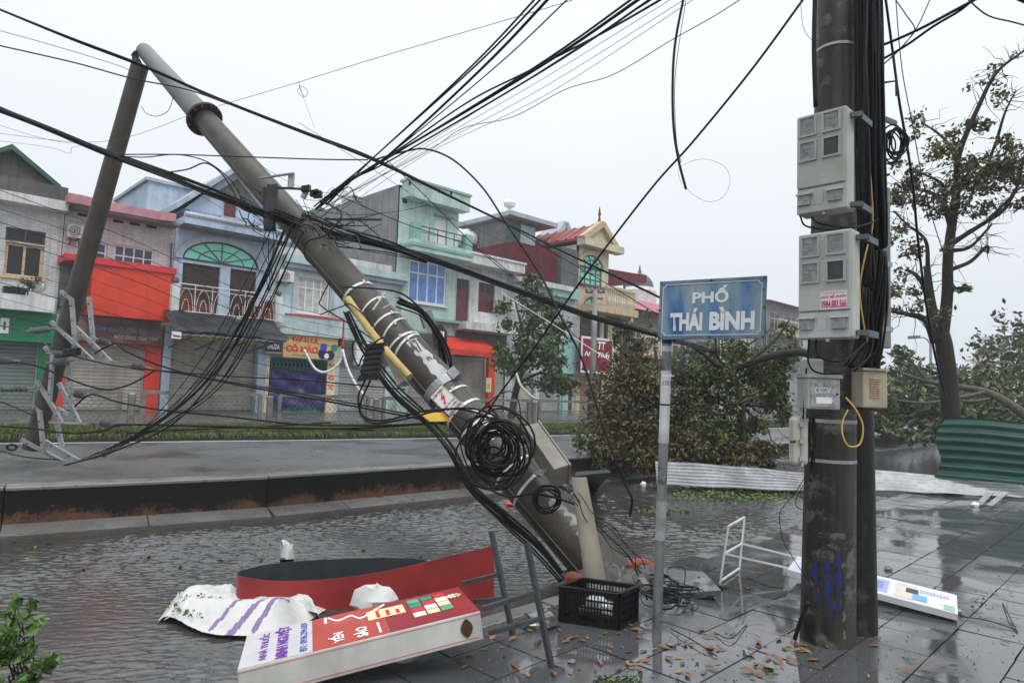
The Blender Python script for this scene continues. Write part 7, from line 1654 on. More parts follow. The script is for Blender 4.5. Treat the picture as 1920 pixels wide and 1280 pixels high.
lump(P(704, 1128, 4.85), .16, M_vinyl, 'small crumpled white vinyl piece between the red sheet and the lightbox', 'vinyl_scrap', 'vinyl', 9, (1.05, .55, .7))
# rubble at the pole foot, lifted slab, wire heap
M_rub = wet_mat('wet_rubble', (.10, .098, .095), .2, .5, 5, .5, .2)
for k, (x, y, r, l) in enumerate(((1015, 1163, .10, 'large wet rubble lump left of the crate'), (1240, 1105, .07, 'rubble lump right of the crate'), (1268, 1118, .05, 'small rubble lump by the sign post'), (1285, 1135, .055, 'rubble lump beside the wire heap'), (1073, 1240, .022, 'small stone on the near paving'), (1260, 1208, .028, 'dark stone among the leaves'), (1665, 1066, .035, 'dark stone beyond the meter pole'), (1792, 1145, .04, 'stone under the right end of the white panel'), (1403, 1222, .03, 'dark stone left of the meter pole'), (1005, 1170, .07, 'second rubble lump left of the crate'))):
    lump(G(x, y, r*.4), r, M_rub, l, 'rubble', 'rubble', 40+k, (1.2, .9, .7))
sl_ = MB(); a, b, c, d = G(1235, 1075, .02), G(1350, 1103, .07), G(1300, 1122, .05), G(1225, 1098, .0)
sl_.hexa([a-Vector((0, 0, .05)), d-Vector((0, 0, .05)), c-Vector((0, 0, .05)), b-Vector((0, 0, .05))], [a, d, c, b]); 
MB().hexa([q-Vector((0, 0, .05)) for q in (G(1228, 1062, .03), G(1262, 1112, .02), G(1352, 1106, .09), G(1320, 1072, .09))], [G(1228, 1062, .03), G(1262, 1112, .02), G(1352, 1106, .09), G(1320, 1072, .09)]).build('lifted_slab', slab_m, None, label='paving slab heaved up right of the sign post', cat='slab', at=G(1290, 1090))
MB().hexa([q-Vector((0, 0, .045)) for q in (G(1245, 1150, .0), G(1275, 1150, .01), G(1292, 1128, .04), G(1262, 1128, .03))], [G(1245, 1150, .0), G(1275, 1150, .01), G(1292, 1128, .04), G(1262, 1128, .03)]).build('broken_slab', slab_m, None, label='small broken slab corner under the wire heap', cat='slab', at=G(1265, 1140))
cw = empty('wire_heap', G(1250, 1110, .05), 'heap of loose black wire loops on the broken paving by the sign post', 'wire heap')
for k in range(16):
    c = G(1250+random.uniform(-25, 30), 1106+random.uniform(-18, 18), .04+random.uniform(0, .06)); rr = random.uniform(.10, .26); e1 = Vector((1, 0, random.uniform(-.2, .2))); e2 = Vector((0, 1, random.uniform(-.2, .35))); ph = random.uniform(0, 6); ln = random.uniform(4, 7)
    MB().tube([c+(e1*math.cos(ph+ln*q/18)+e2*math.sin(ph+ln*q/18))*rr*(1+.1*math.sin(q)) for q in range(19)], random.choice((.004, .006, .008)), 5).build('loop', M_cable, cw, smooth='all')
W([G(1282, 1100, .02), G(1285, 1075, .14), G(1280, 1064, .18), G(1262, 1062, .14), G(1250, 1068, .05)], .004, 'thin wire hoop standing up right of the sign post')
# thin white frame and its printed panel
M_wframe = mat('white_tube', (.60, .61, .60), .4, .1, 8)
sf = empty('fallen_sign_stand', G(1350, 1094), 'thin white steel stand of a fallen sign on the paving', 'metal frame')
fA, fB, fC, fD = G(1350, 1094), G(1386, 1068), P(1366, 985, 0), None
dA, dB = G(1350, 1094), G(1386, 1069); tA, tB = P(1366, 986, dA.y+.05), P(1396, 969, dB.y+.05)
def fb(a, b, w=.015): MB().bar(a, b, w, w).build('tube', M_wframe, sf)
fb(dA, tA); fb(dB, tB); fb(tA, tB); fb(dA.lerp(dB, .05)+Vector((0, 0, .02)), dB+Vector((0, 0, .02)))
mA, mB = dA.lerp(tA, .52), dB.lerp(tB, .50); fb(mA, mB)
pn = empty('toppled_signboard', G(1640, 1110), 'white printed sign panel lying flat behind the meter pole', 'sign')
n_fl, n_bl, n_br, n_fr = G(1476, 1067, .13), G(1496, 1042, .15), G(1794, 1117, .10), G(1796, 1148, .06)
fb(mA, n_fl.lerp(n_bl, .1)); fb(mB, n_fl.lerp(n_bl, .9))
eX = ((n_fr-n_fl)+(n_br-n_bl))/2; eY = n_bl-n_fl; nz_ = eX.cross(eY).normalized()
def nq(a, b, n=0): return n_fl+eX*a+eY*b+nz_*n
MB().hexa([nq(0, 0, -.05), nq(1, 0, -.05), nq(1, 1, -.05), nq(0, 1, -.05)], [nq(0, 0), nq(1, 0), nq(1, 1), nq(0, 1)]).build('panel', mat('panel_white', (.60, .62, .66), .35, .05, 4), pn)
def npn(a0, a1, b0, b1, m, nn=.001): MB().hexa([nq(a0, b0, nn), nq(a1, b0, nn), nq(a1, b1, nn), nq(a0, b1, nn)], [nq(a0, b0, nn+.001), nq(a1, b0, nn+.001), nq(a1, b1, nn+.001), nq(a0, b1, nn+.001)]).build('print', m, pn)
m_lil = mat('lilac_print', (.33, .34, .58), .35, .1, 6); m_lb = mat('light_blue_print', (.15, .36, .60), .35, .1); m_cr = mat('cream_print', (.58, .52, .46), .35, .1)
npn(.0, .28, .03, .97, mat('pale_lilac', (.46, .47, .62), .35, .08)); npn(.47, .62, .15, .85, m_lil, .0012); npn(.50, .59, .3, .72, mat('lilac_dark', (.20, .22, .45), .4), .0024); npn(.66, .78, .1, .9, m_cr, .0012); npn(.76, .84, .15, .45, m_lb, .0024); npn(.72, .79, .45, .7, mat('dark_print', (.06, .06, .09), .4), .0026); npn(.93, .985, .06, .3, mat('green_print', (.25, .42, .32), .4), .0024)
for k in range(14): npn(.05+.018*k, .054+.018*k, .1, .9, m_lil, .0024)
for k in range(9): npn(.80+.018*k, .811+.018*k, .58+.02*(k % 3), .78-.03*(k % 2), m_lil, .0024)
# corrugated sheets across the lane end
def corr(a, b, up, waves, amp, m, label, name='corrugated_sheet', nu=60, sag=None, along=True, at=None, cat='metal sheet', wz=0):
    a, b, up = Vector(a), Vector(b), Vector(up); e_ = b-a; nn = e_.cross(up).normalized()
    def f_(s, t):
        p = a+e_*s+up*t*(1+wz*math.sin(s*3)); k = math.sin(t*waves*2*math.pi) if along else math.sin(s*waves*2*math.pi)
        if sag: p = p+sag(s, t)
        return p+nn*amp*k, nn
    mb = MB(); mb.grid(f_, nu if along else waves*6, waves*6 if along else 10, .003)
    return mb.build(name, m, None, smooth='all', label=label, cat=cat, at=at if at is not None else a)
M_cw = mat('white_corrugated', (.37, .385, .41), .42, .12, 3, metal=.1, streak=.4, streak_c=(.18, .18, .18), c2=(.22, .22, .225), c2t=.6); M_cgr = mat('green_corrugated', (.010, .085, .058), .32, .2, 3, streak=.2, streak_c=(.005, .035, .025))
wL, wR = G(1232, 908, .0), G(1952, 938, .0)
corr(wL, G(1610, 925, 0), Vector((.05, .42, .36)), 7, .022, M_cw, 'long white corrugated sheet lying across the lane end, left length', sag=lambda s, t: Vector((0, .012*math.sin(s*11+2*t), .03*math.sin(s*4+1)*t-.05*s*t+.006*math.sin(s*19+t*4))))
corr(G(1560, 918, .03), wR, Vector((0, .62, .27)), 6, .02, M_cw, 'white corrugated sheet buckled on the right, below the green sheet', sag=lambda s, t: Vector((0, 0, .04+.05*math.sin(s*6)*t*.6+.008*math.sin(s*25)*(1-t))))
gA, gB = P(1752, 893, 12.7), P(1990, 915, 11.8); gT = P(1768, 783, 12.9)
corr(gA, gB, gT-gA, 7, .03, M_cgr, 'dark green corrugated sheet leaning in front of the tree trunk', sag=lambda s, t: Vector((.08*math.sin(t*7), 0, .03*math.sin(s*5)*t)))
MB().bar(G(1835, 945, .03), G(1862, 918, .12), .09, .01).build('strip', M_cw, None, label='pale metal strip under the corrugated sheets, left', cat='metal strip', at=G(1835, 945)); MB().bar(G(1855, 947, .03), G(1886, 922, .12), .09, .01).build('strip', M_cw, None, label='pale metal strip under the corrugated sheets, right', cat='metal strip', at=G(1855, 947))
lump(G(1828, 946, .03), .06, M_paperw, 'white plastic bottle scrap under the corrugated sheets', 'bottle_scrap', 'rubbish', 71); lump(G(1206, 908, WZ+.05), .055, M_paperw, 'white foam ball floating in front of the fallen tree', 'foam_ball', 'rubbish', 72, (1, 1, 1))
# grey tub behind the pole, red float
tubm = mat('grey_tub', (.03, .034, .038), .45, .2)
tb = MB(); ca, cb_ = P(1075, 895, 9.0), P(1146, 885, 9.0)
tb.hexa([G(1085, 918, WZ), G(1120, 918, WZ), G(1122, 905, WZ), G(1085, 905, WZ)], [P(1078, 892, 9.0), P(1146, 885, 9.0), P(1140, 880, 9.5), P(1080, 884, 9.5)]).build('tub', tubm, None, label='dark grey tilted tub standing in the water behind the leaning pole', cat='tub', at=G(1100, 918, WZ))
lump(G(962, 945, WZ+.03), .08, M_redcap, 'red plastic piece in the water behind the leaning pole', 'red_scrap', 'rubbish', 75, (1.6, .8, .5))
# ------------------------------------------------------------------ trees
def branch(mb, a, b, r0, r1, wig=.08, n=7, seg=7):
    a, b = Vector(a), Vector(b); L_ = (b-a).length; pts = []; rs = []
    for k in range(n+1):
        t = k/n; p = a.lerp(b, t)+Vector((random.gauss(0, 1), random.gauss(0, 1), random.gauss(0, 1)))*L_*wig*.25*math.sin(math.pi*t); pts.append(p); rs.append(r0+(r1-r0)*t)
    mb.tube(pts, rs, seg); return pts
def limb(mb, px, r0, r1, seg=7):
    pts = spline([P(*q) for q in px], 6); n = len(pts); mb.tube(pts, [r0+(r1-r0)*i/(n-1) for i in range(n)], seg); return pts
fol_y = mat('foliage_yellow', (.20, .17, .045), .5, .3, 8); fol_g2 = mat('fresh_foliage', (.095, .20, .04), .42, .25, 8)
# right street tree, stripped by the wind
tr = empty('storm_stripped_tree', P(1786, 905, 14.5), 'dark storm-stripped tree with sparse brown leaves behind the green sheet', 'tree')
D = 14.5
mb = MB(); limb(mb, [(1790, 925, D), (1782, 760, D), (1772, 660, D), (1765, 625, D)], .19, .16, 12); mb.build('trunk', bark, tr, smooth='all')
tips = []
L3 = [([(1766, 640, D), (1776, 560, D), (1778, 480, D), (1788, 400, D), (1795, 350, D)], .13, .08), ([(1795, 350, D), (1798, 290, D-.3), (1835, 200, D-.6), (1870, 135, D-.8), (1925, 92, D-1)], .075, .02), ([(1760, 640, D), (1745, 560, D+.2), (1738, 500, D+.4)], .12, .07), ([(1745, 560, D+.2), (1722, 520, D), (1700, 505, D)], .06, .03),
      ([(1752, 640, D), (1735, 600, D-.2), (1705, 590, D-.5), (1678, 585, D-.7)], .09, .03), ([(1780, 460, D), (1810, 440, D-.2), (1850, 415, D-.4), (1880, 395, D-.5), (1905, 355, D-.6), (1920, 300, D-.7)], .06, .02), ([(1785, 470, D), (1820, 462, D-.3), (1860, 420, D-.5)], .05, .02), ([(1785, 505, D), (1820, 490, D+.2), (1850, 462, D+.3), (1852, 475, D+.3)], .05, .025),
      ([(1778, 400, D), (1760, 370, D+.3), (1725, 355, D+.5), (1690, 350, D+.6)], .06, .02), ([(1795, 300, D), (1770, 260, D+.3), (1730, 230, D+.5)], .05, .015), ([(1780, 420, D), (1772, 390, D-.3), (1770, 350, D-.4), (1740, 330, D-.5), (1700, 320, D-.6)], .05, .015), ([(1870, 260, D), (1885, 210, D-.2), (1905, 170, D-.3)], .035, .012), ([(1795, 350, D), (1840, 330, D+.3), (1870, 260, D), ], .04, .03), ([(1850, 415, D-.4), (1885, 380, D-.6), (1925, 340, D-.8)], .04, .015), ([(1740, 500, D+.4), (1735, 450, D+.5), (1700, 420, D+.6), (1675, 395, D+.6)], .05, .015)]
for q, r0, r1 in L3:
    mb = MB(); p = limb(mb, q, r0, r1, 7); mb.build('limb', bark, tr, smooth='all'); tips += p[len(p)//2:]
mb = MB()
lv = []
tw = MB()
for p in tips:
    for k in range(2):
        e_ = p+Vector((random.gauss(0, .35), random.gauss(0, .35), random.gauss(.02, .28))); branch(tw, p, e_, .010, .003, .2, 4, 4)
tw.build('twigs', bark, tr, kind='stuff')
for (x, y, rx, rz, n) in ((1740, 300, .75, .55, 190), (1720, 370, .75, .45, 260), (1700, 340, .4, .5, 120), (1820, 330, 1.15, .45, 520), (1880, 320, .9, .5, 420), (1905, 290, .5, .4, 160), (1790, 380, .9, .35, 300), (1850, 250, .6, .4, 130), (1800, 250, .5, .35, 90), (1730, 235, .4, .3, 60), (1840, 160, .35, .3, 34), (1880, 190, .3, .35, 40), (1855, 120, .3, .15, 18), (1700, 480, .4, .6, 75), (1720, 540, .6, .35, 110), (1700, 580, .5, .25, 70), (1745, 590, .45, .3, 70), (1830, 545, .4, .16, 60), (1760, 470, .3, .5, 60), (1860, 380, .7, .3, 160), (1690, 430, .3, .4, 60)):
    c = P(x, y, D-.2); lv.append(blob(c, (rx, .7, rz), int(n*1.8), .5))
leaf_mesh('crown', np.vstack(lv), .115, [fol_d, fol_o, fol_b, fol_g, fol_y], [2.5, 3.5, 2, 1.2, .8], parent=tr, droop=.3)
# fallen tree across the lane
ft = empty('fallen_tree', P(1300, 860, 14), 'uprooted tree with brown and green leaves fallen across the wall', 'tree')
for q, r0, r1 in (([(1530, 668, 13.5), (1490, 660, 13.6), (1430, 672, 13.8), (1360, 700, 14.2), (1310, 735, 14.6), (1260, 790, 15)], .085, .06), ([(1310, 735, 14.6), (1230, 760, 14.4), (1140, 800, 14.2)], .08, .03), ([(1360, 700, 14.2), (1390, 760, 13.8), (1395, 850, 13.5)], .09, .04), ([(1350, 690, 14), (1300, 650, 13.6), (1268, 640, 13.4)], .05, .02), ([(1400, 680, 14), (1450, 640, 14.3), (1480, 600, 14.5)], .05, .02), ([(1260, 790, 15), (1200, 700, 14.6), (1150, 640, 14.4)], .06, .015), ([(1280, 770, 14.8), (1230, 860, 14), (1180, 870, 13.6)], .06, .02), ([(1330, 720, 14.5), (1400, 650, 14.6), (1440, 620, 14.8)], .035, .01)):
    mb = MB(); limb(mb, q, r0, r1); mb.build('limb', bark, ft, smooth='all')
def blobs(lst, D0):
    return np.vstack([blob(P(x, y, D0+dz), (rx, ry, rz), int(n*.98), .42) for (x, y, rx, ry, rz, n, dz) in lst])
brown = blobs([(1170, 740, .75, .8, .75, 1700, 0), (1150, 800, .7, .8, .7, 1700, 0), (1200, 830, .8, .7, .6, 1900, -.4), (1230, 760, .7, .8, .8, 1700, 0), (1190, 680, .5, .6, .5, 700, .3), (1165, 640, .22, .4, .5, 240, .5), (1270, 840, .8, .7, .55, 1700, -.4), (1150, 700, .3, .4, .4, 320, .2), (1350, 850, 1.0, .6, .3, 1500, -.6), (1440, 850, .8, .6, .28, 1000, -.4), (1240, 700, .45, .6, .5, 620, .2)], 14.2)
green = blobs([(1330, 760, .7, .8, .7, 1500, 0), (1390, 720, .8, .8, .7, 1800, .2), (1440, 690, .55, .7, .55, 1100, .2), (1450, 740, .45, .6, .6, 800, .1), (1300, 700, .5, .7, .5, 700, .4), (1330, 810, .6, .6, .45, 800, -.3), (1400, 800, .3, .5, .55, 420, -.2), (1470, 660, .3, .5, .4, 300, .3), (1380, 660, .7, .7, .3, 480, .6), (1110, 850, .35, .4, .45, 520, -.5), (1470, 620, .3, .4, .25, 120, .4), (1430, 850, .3, .3, .3, 300, -.5), (1250, 790, .7, .6, .6, 500, 0)], 14.2)
leaf_mesh('brown_foliage', brown, .105, [fol_b, fol_o, fol_d, mat('foliage_rust', (.19, .095, .035), .5, .3, 8), fol_y], [2.2, 3.6, 2.5, 1.0, 1.0], parent=ft, droop=.3)
leaf_mesh('green_foliage', green, .115, [fol_d, fol_g, fol_o, fol_b, fol_l, fol_y], [2.5, 3, 2.0, .8, 1.4, .8], parent=ft, droop=.3)
for k in range(26):
    a_ = random.choice(((1310, 735, 14.6), (1260, 790, 15), (1360, 700, 14.2), (1230, 760, 14.4), (1390, 760, 13.9))); mb = MB(); branch(mb, P(*a_), P(a_[0]+random.uniform(-150, 110), a_[1]+random.uniform(-120, 90), a_[2]-random.uniform(.3, 1.0)), .028, .006, .25, 8, 5); mb.build('limb', bark, ft, smooth='all')
tw = MB()
for q in list(brown[::30])+list(green[::30]):
    p = Vector(q.tolist()); branch(tw, p, p+Vector((random.gauss(0, .35), random.gauss(0, .3), random.gauss(0, .35))), .008, .003, .3, 4, 4)
tw.build('twigs', bark, ft, kind='stuff')
# green street tree in front of the shops
def street_tree(x, ybase, w, crown, trunk, label, n_mats=([fol_d, fol_g, fol_l, fol_o], [2.2, 3.2, .8, .6]), leaf=.22, rtr=.16):
    u, z = fp(x, ybase, w); o = empty('street_tree', FX(u, w, FZ), label, 'tree')
    dep = FX(u, w, FZ).y
    mb = MB(); limb(mb, [(a, b, dep) for a, b in trunk[0]], rtr, rtr*.5); mb.build('trunk', bark, o, smooth='all')
    for q in trunk[1:]: mb = MB(); limb(mb, [(a, b, dep+random.uniform(-.4, .4)) for a, b in q], rtr*.5, .03); mb.build('limb', bark, o, smooth='all')
    pts = np.vstack([blob(P(a, b, dep+random.uniform(-.6, .6)), (rx, rx, rz), n, .45) for a, b, rx, rz, n in crown]); leaf_mesh('crown', pts, leaf, *n_mats, parent=o, droop=.2)
street_tree(962, 778, -4.5, [(1000, 560, 1.0, .8, 320), (1020, 600, 1.3, .9, 620), (985, 620, 1.0, .9, 460), (1040, 650, 1.3, .8, 620), (975, 665, 1.3, .8, 640), (1030, 700, 1.3, .7, 620), (1060, 715, .8, .5, 300), (960, 580, .7, .7, 180), (1005, 530, .6, .4, 150), (1000, 680, 1.2, .6, 420), (1045, 590, .7, .6, 200), (955, 640, .7, .6, 200)],
            [[(958, 785), (966, 740), (978, 690), (985, 640), (995, 600)], [(978, 690), (1010, 660), (1035, 640)], [(985, 640), (975, 600), (965, 560)], [(990, 620), (1010, 570), (1005, 530)], [(970, 720), (1010, 700), (1040, 705)]], 'leafy green street tree in front of the white and tiled houses')
street_tree(1330, 775, -5, [(1300, 690, 1.4, 1.2, 500), (1340, 660, 1.5, 1.0, 500), (1300, 650, 1.0, .6, 220), (1370, 690, 1.3, 1.2, 400), (1260, 690, 1.0, 1.2, 260)], [[(1325, 780), (1325, 740), (1320, 690)], [(1322, 720), (1345, 690), (1360, 660)]], 'green street tree showing above the fallen tree, under the street sign')
street_tree(1250, 775, -3, [(1225, 640, .9, 1.4, 240), (1240, 690, 1.0, 1.0, 240), (1215, 610, .6, .8, 100)], [[(1235, 780), (1235, 720), (1228, 650)]], 'thin green tree left of the street sign post', leaf=.2)
street_tree(1470, 775, -4, [(1460, 630, 1.6, .9, 260), (1490, 660, 1.5, .9, 240), (1440, 650, 1.2, .8, 200)], [[(1475, 780), (1472, 720), (1465, 650)]], 'sparse street tree behind the fallen trunk near the meter boxes')
# old utility pole and wires in front of the villa
op = empty('old_pole', onrail(1118), 'old grey utility pole standing in front of the maroon shop board', 'utility pole'); q = onrail(1118); dq = q.y+2
MB().tube([P(1106, 790, dq), P(1112, 680, dq), P(1116, 545, dq)], [.15, .13, .1], 10).build('shaft', M_cement, op, smooth='all'); MB().bar(P(1098, 548, dq), P(1134, 548, dq), .08).bar(P(1102, 560, dq), P(1130, 560, dq), .07).build('crossarm', M_gun, op)
for x in (1100, 1110, 1122, 1132): MB().lathe(P(x, 547, dq), [(.05, 0), (.07, .08), (.04, .2)], 8).build('insulator', M_ins, op)
W([P(940, 548, 20), P(1040, 610, 18), P(1150, 680, 16), P(1240, 735, 14.5)], .010, 'taut pale wire running down to the fallen tree', M_frame)
W([P(968, 700, 24), P(978, 725, 23.5), P(1000, 745, 23), P(1010, 748, 23)], .05, 'bent pale pipe by the green street tree', M_lgrey)
# distant wood, right background
far = []
for (x, y, d, rx, rz, n) in ((1660, 745, 26, 2.0, 1.2, 900), (1700, 770, 26, 2.4, 1.0, 1100), (1750, 760, 28, 2.6, 1.2, 1000), (1830, 770, 26, 2.2, 1.0, 900), (1880, 740, 28, 2.2, 1.5, 1000), (1920, 700, 30, 2.0, 2.2, 1100), (1910, 650, 34, 1.6, 2.0, 600), (1860, 710, 36, 3, 1.2, 700), (1800, 725, 38, 3, 1.0, 700), (1690, 700, 30, 1.4, 1.3, 420), (1660, 690, 26, .8, 1.0, 200), (1730, 700, 34, 1.6, 1.1, 260), (1900, 790, 24, 2, .8, 700), (1780, 790, 25, 2, .7, 600), (1690, 800, 23.5, 1.4, .5, 500)):
    far.append(blob(P(x, y, d), (rx, rx, rz), n, .45))
leaf_mesh('far_thicket', np.vstack(far), .30, [fol_d, fol_g, fol_o], [2.5, 2.5, 1.5], kind='stuff', label='hazy green thicket in the right background', cat='thicket', droop=.2)
fb_ = empty('fallen_branch', P(1900, 770, 21), 'long bare fallen branch lying in front of the right thicket', 'branch')
for q, r0, r1 in (([(1940, 790, 21), (1890, 755, 21.5), (1850, 735, 22), (1800, 725, 22.5), (1740, 715, 23), (1690, 700, 23)], .17, .05), ([(1850, 735, 22), (1800, 745, 22), (1740, 755, 22), (1680, 750, 22)], .08, .03), ([(1740, 715, 23), (1715, 685, 23), (1700, 660, 23)], .06, .02), ([(1800, 725, 22.5), (1760, 700, 22.5), (1700, 680, 22.5)], .05, .02), ([(1870, 745, 22), (1820, 752, 21.5), (1770, 745, 21)], .06, .02)):
    mb = MB(); limb(mb, q, r0, r1); mb.build('limb', mat('pale_bark', (.11, .095, .08), .7, .3, 10), fb_, smooth='all')
hb = empty('far_tower', P(1880, 720, 190.0), 'hazy white building with flat canopies far away at the right edge', 'building')
def pb3(x0, y0, x1, y1, d, dep, m, name): 
    a, b = P(x0, y1, d), P(x1, y0, d); MB().box(a.x, b.x, a.y, a.y+dep, a.z, b.z).build(name, m, hb)
pb3(1862, 660, 1900, 730, 190.0, 8, M_white, 'block'); pb3(1852, 655, 1866, 690, 189.8, 5, M_signred, 'red_bay'); pb3(1845, 672, 1875, 676, 189.0, 8, M_white, 'canopy'); pb3(1868, 630, 1912, 635, 190.0, 8, M_white, 'roof_canopy'); pb3(1880, 635, 1885, 660, 192.0, 1, M_white, 'column'); pb3(1900, 650, 1935, 730, 194.0, 8, M_white, 'block'); pb3(1859, 650, 1895, 661, 189.6, 6, M_white, 'parapet')
for k in range(4): pb3(1868+k*8, 668, 1873+k*8, 680, 189.8, .08, M_glassd, 'window')
sh = empty('far_shed', P(1740, 730, 60), 'low hazy grey shed roof behind the bare fallen branch', 'shed')
a, b = P(1700, 745, 60), P(1830, 715, 60); MB().box(a.x, b.x, 60, 70, -.4, a.z).build('wall', M_cement, sh); MB().hexa([(a.x-.5, 59, a.z), (b.x+.5, 59, a.z), (b.x+.5, 71, a.z), (a.x-.5, 71, a.z)], [(a.x+1, 64, b.z), (b.x-1, 64, b.z), (b.x-1, 66, b.z), (a.x+1, 66, b.z)]).build('roof', M_bluetrim, sh)
lmp = empty('street_lamp', P(1745, 760, 45), 'slim far street lamp with a green head seen through the tree', 'street lamp'); MB().tube([P(1745, 770, 45), P(1745, 640, 45)], .08, 8).build('mast', M_galv, lmp); MB().tube(spline([P(1745, 645, 45), P(1735, 634, 45), P(1718, 632, 45)], 5), .05, 6).build('arm', M_galv, lmp); MB().obox(P(1714, 632, 45), (.35, 0, .03), (0, .15, 0), (0, 0, .1)).build('head', M_greeng, lmp)
# ------------------------------------------------------------------ foreground shrub, litter, leaves
fs = empty('foreground_shrub', G(30, 1290, WZ), 'broken leafy green shoots in the bottom left corner', 'shrub')
mb = MB()
for k in range(9):
    a = G(10+random.uniform(-20, 50), 1300, WZ); b = P(random.uniform(0, 75), random.uniform(1110, 1230), 3.3+random.uniform(-.1, .2)); branch(mb, a, b, .006, .002, .2, 6, 5)
mb.build('stems', bark, fs)
pts = np.vstack([blob(P(x, y, 3.3), (r, .1, r2), n, .6) for x, y, r, r2, n in ((20, 1180, .06, .09, 60), (48, 1140, .05, .05, 16), (30, 1230, .09, .09, 110), (60, 1170, .05, .06, 14), (40, 1265, .12, .06, 110), (90, 1250, .06, .05, 30), (10, 1150, .04, .05, 16))])
leaf_mesh('leaves', pts, .066, [fol_g2, fol_g, fol_l], [3, 1.2, .8], parent=fs, aspect=.55, flat=-.2)
lm = mat('orange_leaf', (.215, .105, .055), .42, .3, 40, c2=(.14, .06, .025), c2t=.6, c2scale=30); lm2 = mat('pinkish_leaf', (.26, .145, .10), .42, .3, 40); lm3 = mat('tan_leaf', (.30, .19, .09), .42, .3, 40); lmg = mat('fresh_green_leaf', (.05, .14, .03), .4, .3, 30)
lms = []
for m_ in (lm, lm, lm2, lm3, lmg):
    mb = MB(); L_, w = 1.0, random.uniform(.17, .26); n = 7; ctr = []; cu = random.uniform(.02, .12)
    for k in range(n+1):
        t = k/n; ww = w*math.sin(math.pi*min(1, t*1.02+.02))**.8*(1-.3*t); z = cu*(math.sin(math.pi*t))+.03; ctr.append(mb.pts([(t-.5, -ww, z+.07), (t-.5, 0, z), (t-.5, ww, z+.05)]))
    for a, b in zip(ctr, ctr[1:]): mb.face((a, b, b+1, a+1)); mb.face((a+1, b+1, b+2, a+2))
    o = mb.build('fallen_leaf', m_); lms.append(o.data); bpy.data.objects.remove(o)
spots = []
for cx_, cy_, nn_ in ((1180, 1190, 4), (1270, 1205, 6), (1340, 1212, 5), (1205, 1245, 5), (1310, 1262, 4), (1420, 1250, 5), (985, 1185, 3), (1080, 1196, 6)):
    for _ in range(nn_): spots.append((random.gauss(cx_, 14), random.gauss(cy_, 6)))
for _ in range(60): spots.append((random.gauss(1220, 170), random.gauss(1220, 36)))
for _ in range(30): spots.append((random.uniform(1400, 1520), random.uniform(1180, 1278)))
for _ in range(35): spots.append((random.uniform(1300, 1900), random.uniform(1000, 1270)))
for _ in range(14): spots.append((random.gauss(1830, 25), random.gauss(1130, 12)))
for _ in range(10): spots.append((random.uniform(940, 1050), random.uniform(1165, 1270)))
for _ in range(12): spots.append((random.uniform(1650, 1900), random.uniform(945, 1000)))
lab = ['orange-brown fallen leaf lying on the wet paving', 'orange-brown fallen leaf lying on the wet paving', 'pinkish-brown fallen leaf lying on the wet paving', 'tan fallen leaf lying on the wet paving', 'green torn leaf lying on the wet paving']
for x, y in spots:
    if not (850 < x < 1915 and 955 < y < 1279): continue
    p = G(x, y, .006); v = p.dot(SV)
    if v > 3.4 or p.y < 3.5: continue
    k = random.choices(range(5), (4, 4, 3, 2, 1.6))[0]; s = random.choice((random.uniform(.035, .07), random.uniform(.06, .105)))
    o = bpy.data.objects.new('fallen_leaf', lms[k]); col.objects.link(o); o.location = p; o.scale = (s, s, s*random.uniform(.2, .8)); o.rotation_euler = (random.gauss(0, .12), random.gauss(0, .12), random.uniform(0, 6.28))
    tag(o, lab[k], 'leaf', ['orange fallen leaves', 'orange fallen leaves', 'pinkish fallen leaves', 'tan fallen leaves', 'green fallen leaves'][k])
# small bits of twig and leaf on the paving and floating debris
bits = []
for _ in range(1500):
    x, y = random.uniform(880, 1919), random.uniform(960, 1279); p = G(x, y, .004)
    if p.dot(SV) < 3.5: bits.append(p[:])
leaf_mesh('paving_litter', bits, .016, [fol_b, bark, lm3, lm2], [2, 3, 1, 1], kind='stuff', label='specks of leaf and twig litter on the paving', cat='litter', flat=.93, aspect=.4)
fl_ = np.vstack([np.array([G(random.uniform(1260, 1520), random.gauss(917, 5)+ (x_ % 7), WZ+.015+random.uniform(0, .03))[:] for x_ in range(900)]), np.array([G(random.gauss(1345, 30), random.gauss(918, 9), WZ+.02+random.uniform(0, .07))[:] for _ in range(420)]), np.array([G(random.gauss(1440, 50), random.gauss(926, 6), WZ+.02+random.uniform(0, .04))[:] for _ in range(420)]), np.array([G(random.gauss(1230, 26), random.gauss(957, 4), WZ+.01)[:] for _ in range(60)]), np.array([G(random.uniform(0, 940), random.uniform(990, 1090), WZ+.008)[:] for _ in range(70)])])
leaf_mesh('floating_leaves', fl_, .075, [fol_l, fol_g, mat('yellow_green_leaf', (.17, .22, .05), .45, .3), fol_o], [3, 2, 2, .6], kind='stuff', label='mat of floating green leaves in front of the white corrugated sheet', cat='leaves', flat=.85)
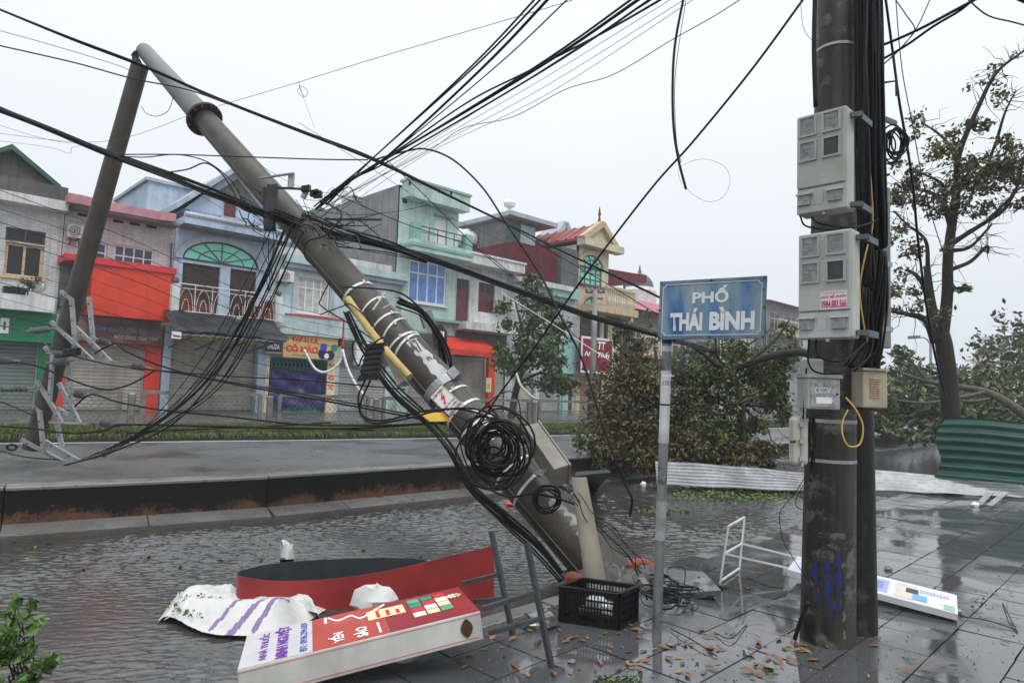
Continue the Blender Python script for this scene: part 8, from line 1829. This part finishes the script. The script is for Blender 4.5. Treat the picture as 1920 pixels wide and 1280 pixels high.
fl2 = [G(random.gauss(365, 26), random.gauss(1132, 9), WZ+.09+random.uniform(0, .02))[:] for _ in range(260)]
leaf_mesh('banner_debris', fl2, .035, [fol_l, fol_o, lm2, fol_g], [2, 2, 1.2, 1], kind='stuff', label='leaf debris caught on the white vinyl banner', cat='litter', flat=.6)
tf = empty('torn_twig', G(1150, 1278), 'feathery green leaf sprig at the bottom edge of the paving', 'sprig'); MB().tube([G(1115, 1275, .01), G(1200, 1278, .02)], .003, 5).build('stem', bark, tf)
leaf_mesh('leaflets', [G(random.uniform(1112, 1205), random.uniform(1266, 1285), random.uniform(.005, .03))[:] for _ in range(120)], .03, [fol_g, fol_d, fol_l], [3, 1, 1], parent=tf, flat=.5, kind='stuff')
for k, (a, b, c) in enumerate((((1258, 1178), (1300, 1200), (1345, 1230)), ((1340, 1185), (1370, 1196), (1400, 1170)), ((1400, 1080), (1430, 1095), (1468, 1102)), ((1800, 1155), (1850, 1162), (1905, 1180)), ((1880, 1130), (1895, 1160), (1908, 1185)))):
    mb = MB(); pts = spline([G(*a, .01), G(*b, .025), G(*c, .01)], 6); mb.tube(pts, .004, 5)
    for p in pts[2::3]: branch(mb, p, p+Vector((random.gauss(0, .08), random.gauss(0, .08), random.uniform(0, .04))), .002, .001, .2, 3, 4)
    mb.build('twig', bark, None, smooth='all', label=['bare twig lying right of the sign post', 'forked twig with leaves left of the meter pole', 'thin twig under the white sign stand', 'bare twig at the right end of the white panel', 'curved twig at the right edge of the paving'][k], cat='twig', at=pts[0])
# ------------------------------------------------------------------ rain-hazed air
hz = bpy.data.materials.new('haze'); hz.use_nodes = True; t = hz.node_tree; t.nodes.clear(); oo = t.nodes.new('ShaderNodeOutputMaterial'); pv = t.nodes.new('ShaderNodeVolumePrincipled')
pv.inputs['Color'].default_value = (.93, .96, 1, 1); pv.inputs['Density'].default_value = HAZE; pv.inputs['Anisotropy'].default_value = .0; t.links.new(pv.outputs[0], oo.inputs['Volume'])
MB().box(-80, 260, -30, 300, -1.5, 26).build('haze', hz, None, kind='stuff')
